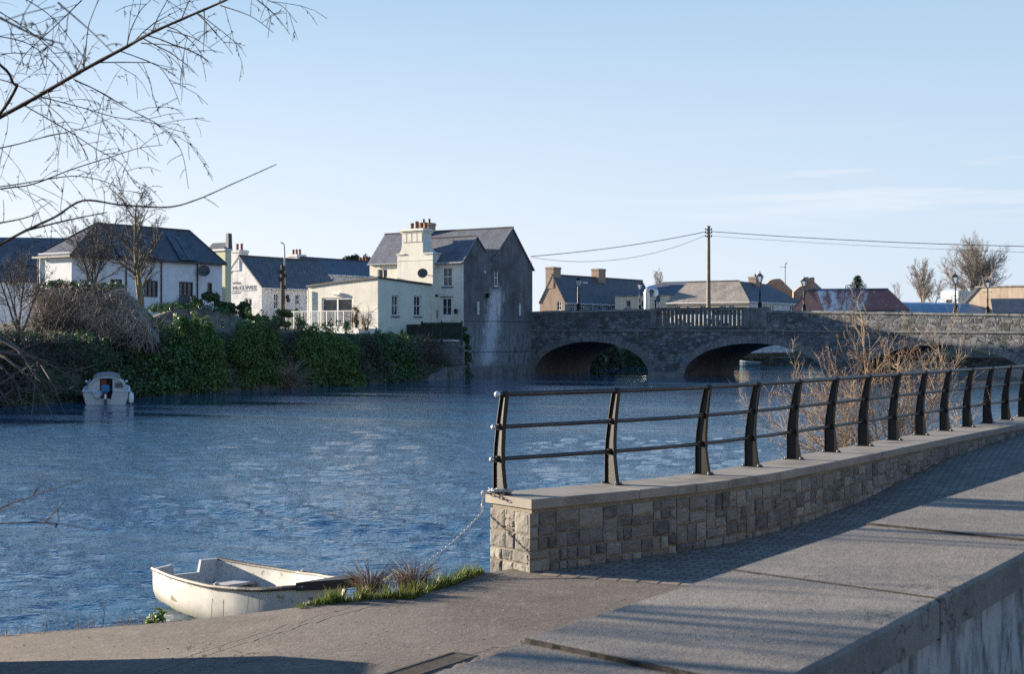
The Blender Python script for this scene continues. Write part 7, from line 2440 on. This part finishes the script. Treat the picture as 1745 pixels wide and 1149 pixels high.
# transom with the outboard notch
h, t_, k = bsec(0)
out = []
for j in range(nk + 1):
    a = PI * j / nk
    out.append((h * (abs(math.cos(a)) ** .55) * (1 if math.cos(a) > 0 else -1), t_ - (t_ - k) * math.sin(a) ** .8))
top = [(-h, t_), (-.2, t_ + .02), (-.17, t_ - .1), (.17, t_ - .11), (.2, t_ + .03), (h, t_ + .02)]
poly = out[:-1] + top
mb = MB(Matrix.Rotation(PI / 2, 4, 'Z')); mb.prism([(y, z) for y, z in poly], -.012, .03)
mb.build('transom', mat('grey_white_gelcoat', (.5, .5, .48), var=.12, vs=3, stain=(.25, .25, .22), ss=4, slo=.55, shi=.7), rb)
M['strake'] = mat('worn_dark_strake', (.05, .045, .04), var=.35, vs=6, stain=(.3, .28, .25), ss=7, slo=.55, shi=.66, rough=.6)
for sd in (-1, 1):
    pts = []
    for i in range(ns + 1):
        f = i / ns; h, t_, k = bsec(f); pts.append((BL * f, sd * (h + .012), t_ + .006))
    mb = MB(); mb.tube(pts, .026, 8); mb.build('gunwale', M['strake'], rb, smooth=True)
mb = MB()
f0 = .86; h0, t0, _ = bsec(f0); h1, t1, _ = bsec(1.0)
mb.add([(BL * f0, -h0 - .03, t0 - .03), (BL * f0, h0 + .03, t0 - .03), (BL + .08, .1, t1 - .05), (BL + .08, -.1, t1 - .05), (BL * f0, -h0 - .03, t0 + .055), (BL * f0, h0 + .03, t0 + .055), (BL + .08, .1, t1 + .05), (BL + .08, -.1, t1 + .05)],
       [(0, 1, 2, 3), (7, 6, 5, 4), (0, 4, 5, 1), (1, 5, 6, 2), (2, 6, 7, 3), (3, 7, 4, 0)])
mb.build('breasthook', mat('black_bow_cap', (.03, .028, .026), var=.3, vs=5, rough=.55), rb)
for f, w_, m_, dz in ((.2, .2, mat('grey_thwart', (.45, .43, .42), var=.15, vs=4, stain=(.3, .28, .25), ss=3), .15), (.6, .14, mat('yellow_green_thwart', (.32, .32, .12), var=.25, vs=4), .1)):
    h, t_, k = bsec(f); hh_ = h - .05
    mb = MB(); mb.box(BL * f - w_ / 2, BL * f + w_ / 2, -hh_, hh_, t_ - dz - .03, t_ - dz); mb.build('thwart', m_, rb)
mb = MB(); h, t_, k = bsec(.27)
for sd in (-1, 1): mb.box(BL * .2 - .14, BL * .2 + .14, sd * (h - .1) - .04, sd * (h - .1) + .04, t_ - .27, t_ - .183)
mb.build('thwart_bracket', M['pole'], rb)
mb = MB(); mb.box(BL * .08, BL * .8, -.22, .22, -.03, -.005); mb.build('floor_board', mat('boat_floor', (.3, .3, .28), var=.3, vs=5), rb)
for f in (.5,):
    for sd in (-1, 1):
        h, t_, k = bsec(f); mb = MB(); mb.lathe([(.03, 0), (.03, .02), (.012, .02), (.012, .03)], 8, (BL * f, sd * (h + .01), t_ + .03)); mb.build('rowlock_socket', M['steel'], rb)
# mud shelf the bow rests on
mb = MB(); vs = []; fs = []
mp_ = [onz(px, py, z).xy for px, py, z in ((400, 1046, .5), (470, 1038, .55), (540, 1031, .585), (620, 1024, .6))]
for p in mp_:
    for o, z in ((-.05, -.6), (.0, .22), (.5, .08), (1.1, -.12), (1.7, -.5)):
        q = p + Vector((.1, 1)).normalized() * o; vs.append((q.x, q.y, z))
for i in range(len(mp_) - 1):
    for j in range(4): fs.append((i * 5 + j, (i + 1) * 5 + j, (i + 1) * 5 + j + 1, i * 5 + j + 1))
mb.add(vs, fs); tag(mb.build('mud_shelf', M['earth'], None, smooth=True), kind='structure')

# ================================================================ moored cabin boat under the far bank
D = 65.0
p = onz(180.5, 689.5, 0)
cb = thing('cabin_boat', 'small old cream cabin cruiser with a blue outboard moored under the far bank', 'cabin boat', (p.x, p.y, 0), .26)
s_ = 37 / F * D                                    # half transom width in metres
M['boat'] = mat('cream_gelcoat', (.6, .59, .54), rough=.45, var=.1, vs=1.5, stain=(.35, .32, .26), ss=1.5, slo=.55, shi=.75)
n = 12; vs = []; fs = []
for i in range(n + 1):
    f = i / n; y = 5.2 * f
    b_ = s_ * (1 - max(0, (f - .5) / .5) ** 2.4) + .02; t_ = .6 + .25 * f ** 2
    for xx, zz in ((-b_, t_), (-b_ * .97, .3), (-b_ * .9, .05), (-b_ * .6, -.18), (0, -.28), (b_ * .6, -.18), (b_ * .9, .05), (b_ * .97, .3), (b_, t_)): vs.append((xx, y, zz))
for i in range(n):
    for k in range(8):
        q = i * 9 + k; fs.append((q + 1, q, q + 9, q + 10))
    # deck
    if i >= 3: fs.append((i * 9, i * 9 + 8, i * 9 + 17, i * 9 + 9))
fs.append(tuple(range(9))[::-1] if False else (4, 3, 5)); fs.append((3, 2, 6, 5))
# transom either side of the engine well
vs0 = len(vs)
mb = MB(); mb.add(vs, fs)
zt_ = .6
mb.add([(-s_, 0, zt_), (-s_ * .97, 0, .3), (-s_ * .9, 0, .05), (-.18, 0, .05), (-.28, 0, .5), (-.4, 0, zt_)], [(0, 1, 2, 3, 4, 5)])
mb.add([(s_, 0, zt_), (s_ * .97, 0, .3), (s_ * .9, 0, .05), (.18, 0, .05), (.28, 0, .5), (.4, 0, zt_)], [(5, 4, 3, 2, 1, 0)])
mb.box(-.2, .2, .003, .3, -.1, .25); mb.box(-s_ * .9, s_ * .9, .3, 1.3, .05, .1)
mb.build('hull', M['boat'], cb)
mb = MB(); mb.tube([(-s_ - .02, 0, zt_)] + [(-(s_ * (1 - max(0, (f - .5) / .5) ** 2.4) + .04), 5.2 * f, .6 + .25 * f ** 2) for f in np.linspace(0.05, 1, 10)], .045, 6); mb.tube([(s_ + .02, 0, zt_)] + [((s_ * (1 - max(0, (f - .5) / .5) ** 2.4) + .04), 5.2 * f, .6 + .25 * f ** 2) for f in np.linspace(0.05, 1, 10)], .045, 6)
mb.box(-s_, -.42, -.05, .06, zt_, zt_ + .05); mb.box(.42, s_, -.05, .06, zt_, zt_ + .05); mb.build('rubbing_strake', M['white_paint'], cb)
# cabin: arched section extruded forward
cw = 30 / F * D; ztop_ = 1.4
def arch(w_, z0, z1, n=14): return [(-w_ * math.cos(PI * i / n) * (1 if True else 0), z0 + (z1 - z0) * math.sin(PI * i / n) ** .6) for i in range(n + 1)]
ar = arch(cw, .62, 1.16)
mb = MB(); mb.prism(ar, 1.25, 1.31)
# doorway is cut by building the bulkhead as two cheeks and a head
mb = MB(); x0, x1 = -.3, .28
L_ = [q for q in ar if q[0] < x0 - .02]; Rr = [q for q in ar if q[0] > x1 + .02]
zl = float(np.interp(x0, [q[0] for q in ar], [q[1] for q in ar])); zr2 = float(np.interp(x1, [q[0] for q in ar], [q[1] for q in ar]))
mb.prism([(x0, .1)] + [(x0, zl)] + L_[::-1] + [(L_[0][0], .1)], 1.25, 1.3)
mb.build('bulkhead', M['boat'], cb); mb = MB(); mb.prism([(x1, .1)] + [(Rr[-1][0], .1)] + Rr[::-1] + [(x1, zr2)], 1.25, 1.3)
mb.build('bulkhead', M['boat'], cb)
mb = MB(); mb.box(.38, .72, 1.22, 1.245, .72, .95); mb.build('bulkhead_window', M['skylight'], cb)
mb = MB(); mb.box(x0 + .003, x0 + .3, 1.5, 1.54, .1, 1.12); mb.build('door', mat('varnished_door', (.22, .06, .025), rough=.4), cb)
mb = MB(); mb.box(x0 - .2, x1 + .2, 1.9, 1.93, .1, 1.1); mb.build('cabin_interior', M['dark_paint'], cb)
ro = [(x * 1.02, z) for x, z in arch(cw, .62, 1.22)]; ri = [(x * .97, z - .04) for x, z in arch(cw, .62, 1.22)]
mb = MB(); nn = len(ro)
v = [(x, y, z) for y in (1.15, 4.0) for x, z in ro] + [(x, y, z) for y in (1.15, 4.0) for x, z in ri]
f_ = []
for i in range(nn - 1):
    f_ += [(i, i + 1, nn + i + 1, nn + i), (2 * nn + i + 1, 2 * nn + i, 3 * nn + i, 3 * nn + i + 1), (i + 1, i, 2 * nn + i, 2 * nn + i + 1)]
mb.add(v, f_); mb.build('cabin_shell', M['boat'], cb, smooth=True)
hd = [(x * .76, z) for x, z in arch(cw, 1.1, 1.42)]
mb = MB(); mb.prism(hd, 1.6, 3.4); mb.build('canvas_hood', mat('grey_canvas', (.25, .26, .28), var=.15, vs=3), cb, smooth=True)
for sd in (-1, 1):
    mb = MB(); mb.tube([(sd * cw * 1.0, 1.2, .66), (sd * cw * 1.04, 1.2, .9), (sd * cw * .9, 1.2, 1.12)], .03, 6); mb.build('grab_rail', M['steel'], cb)
    mb = MB(); mb.ball((sd * (cw + .1), 1.3, 1.02), .06, 8); mb.build('navigation_lamp', M['white_paint'], cb)
ob_ = MB(); bl_ = mat('blue_outboard_paint', (.03, .2, .38), rough=.35, var=.08, bs=0)
ob_.cbox((-.02, -.12, .72), (.17, .22, .17), 0, .05); oo = ob_.build('outboard_cowl', bl_, cb)
mb = MB(); mb.box(-.08, .04, -.2, -.02, -.15, .55); mb.box(-.12, .08, -.1, .05, .3, .5); mb.build('outboard_leg', mat('navy_leg', (.03, .07, .12), rough=.4), oo)
mb = MB(); mb.box(-.06, .02, -.23, -.205, .25, .48); mb.build('tilt_bracket', M['steel'], oo)
mb = MB(); mb.lathe([(.02, 0), (.11, .08), (.13, .3), (.11, .46), (.03, .55), (.02, .6)], 12, (s_ + .12, .15, .0)); mb.build('fender', M['white_paint'], cb, smooth=True)
mb = MB(); n = 8; vs = []; fs = []
for i in range(n + 1):
    for j in range(5):
        f = i / n; g_ = j / 4
        vs.append((-.62 + .5 * f, -.06 - .03 * math.sin(f * 9 + j), .62 - g_ * (.08 + .3 * math.sin(f * PI)) + .01 * math.sin(i * 2 + j)))
for i in range(n):
    for j in range(4): q = i * 5 + j; fs.append((q, q + 1, q + 6, q + 5))
mb.add(vs, fs); o = mb.build('draped_cloth', mat('pale_cloth', (.55, .58, .62), var=.1), cb, smooth=True)
sm = o.modifiers.new('t', 'SOLIDIFY'); sm.thickness = .012
# ================================================================ camera, sky, sun
cam = bpy.data.cameras.new('camera'); co = bpy.data.objects.new('camera', cam); COL.objects.link(co)
co.location = (0, 0, EYE); co.rotation_euler = (PI / 2, 0, 0)
cam.sensor_width = 36.0; cam.lens = 36.0 * F / 1745.0; cam.clip_end = 3000; cam.clip_start = .1
cam.dof.use_dof = True; cam.dof.focus_distance = 19.0; cam.dof.aperture_fstop = 8.0
sc.camera = co
SUN_EL, SUN_AZ = 12.0, -66.0
w = bpy.data.worlds.new('World'); sc.world = w; w.use_nodes = True
nt = w.node_tree
sky = nt.nodes.new('ShaderNodeTexSky'); sky.sky_type = 'NISHITA'; sky.sun_disc = False
sky.sun_elevation = R(SUN_EL); sky.sun_rotation = R(SUN_AZ)
sky.air_density = .6; sky.dust_density = 0; sky.ozone_density = 3.0; sky.altitude = 0
bg = nt.nodes['Background']; bg.inputs[1].default_value = .071
# thin high cloud drawn out near the horizon
tc = nt.nodes.new('ShaderNodeTexCoord')
mp = nd(nt, 'ShaderNodeMapping', {'Vector': tc.outputs['Generated'], 'Scale': (2.2, 2.2, 34.0), 'Rotation': (R(1.2), R(3.0), 0)})
cn = nd(nt, 'ShaderNodeTexNoise', {'Vector': mp.outputs[0], 'Scale': 1.6, 'Detail': 6, 'Roughness': .6}).outputs[0]
sp = nd(nt, 'ShaderNodeSeparateXYZ', {0: tc.outputs['Generated']})
band = math_(nt, 'MULTIPLY', ramp(nt, sp.outputs[2], .06, .1), ramp(nt, sp.outputs[2], .15, .105))
band = math_(nt, 'MULTIPLY', band, ramp(nt, sp.outputs[0], .02, .2))
cl = math_(nt, 'MULTIPLY', math_(nt, 'MULTIPLY', ramp(nt, cn, .5, .66), band), .6)
# exposure response of the sky: keep the Nishita shape, lift it with a veil of bright haze, deepen it overhead
sc_ = nd(nt, 'ShaderNodeVectorMath', {0: sky.outputs[0], 1: (.5, .3, .25)}, operation='MULTIPLY')
lift = nd(nt, 'ShaderNodeVectorMath', {0: sc_.outputs[0], 1: (1.45, 2.2, 2.75)}, operation='ADD')
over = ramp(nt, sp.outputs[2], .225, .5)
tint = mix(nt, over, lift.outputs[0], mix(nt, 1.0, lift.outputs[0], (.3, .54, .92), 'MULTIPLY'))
# bright haze low down, brighter towards the sun
vf = math_(nt, 'MULTIPLY', ramp(nt, sp.outputs[2], .235, .02), .92)
veil = mix(nt, ramp(nt, sp.outputs[0], .34, -.3), (2.95, 3.4, 3.9), (4.15, 4.25, 4.4))
tint = mix(nt, vf, tint, veil)
cc = mix(nt, cl, tint, (4.0, 4.05, 4.2))
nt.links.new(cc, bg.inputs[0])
sun = bpy.data.lights.new('sun', 'SUN'); sun.energy = 5.0; sun.angle = R(.5); sun.color = (1.0, .86, .68)
so = bpy.data.objects.new('sun', sun); COL.objects.link(so)
sd = Vector((math.sin(R(SUN_AZ)) * math.cos(R(SUN_EL)), math.cos(R(SUN_AZ)) * math.cos(R(SUN_EL)), math.sin(R(SUN_EL))))
so.rotation_euler = sd.to_track_quat('Z', 'Y').to_euler(); so.location = (-30, 20, 30)
sc.view_settings.view_transform = 'Standard'; sc.view_settings.look = 'None'
sc.view_settings.exposure = 1.75; sc.view_settings.gamma = 1.0
sc.cycles.max_bounces = 6; sc.cycles.glossy_bounces = 3; sc.cycles.diffuse_bounces = 3; sc.cycles.transparent_max_bounces = 6
sc.cycles.use_denoising = False
sc.cycles.use_adaptive_sampling = False
sc.cycles.sample_clamp_indirect = 6.0
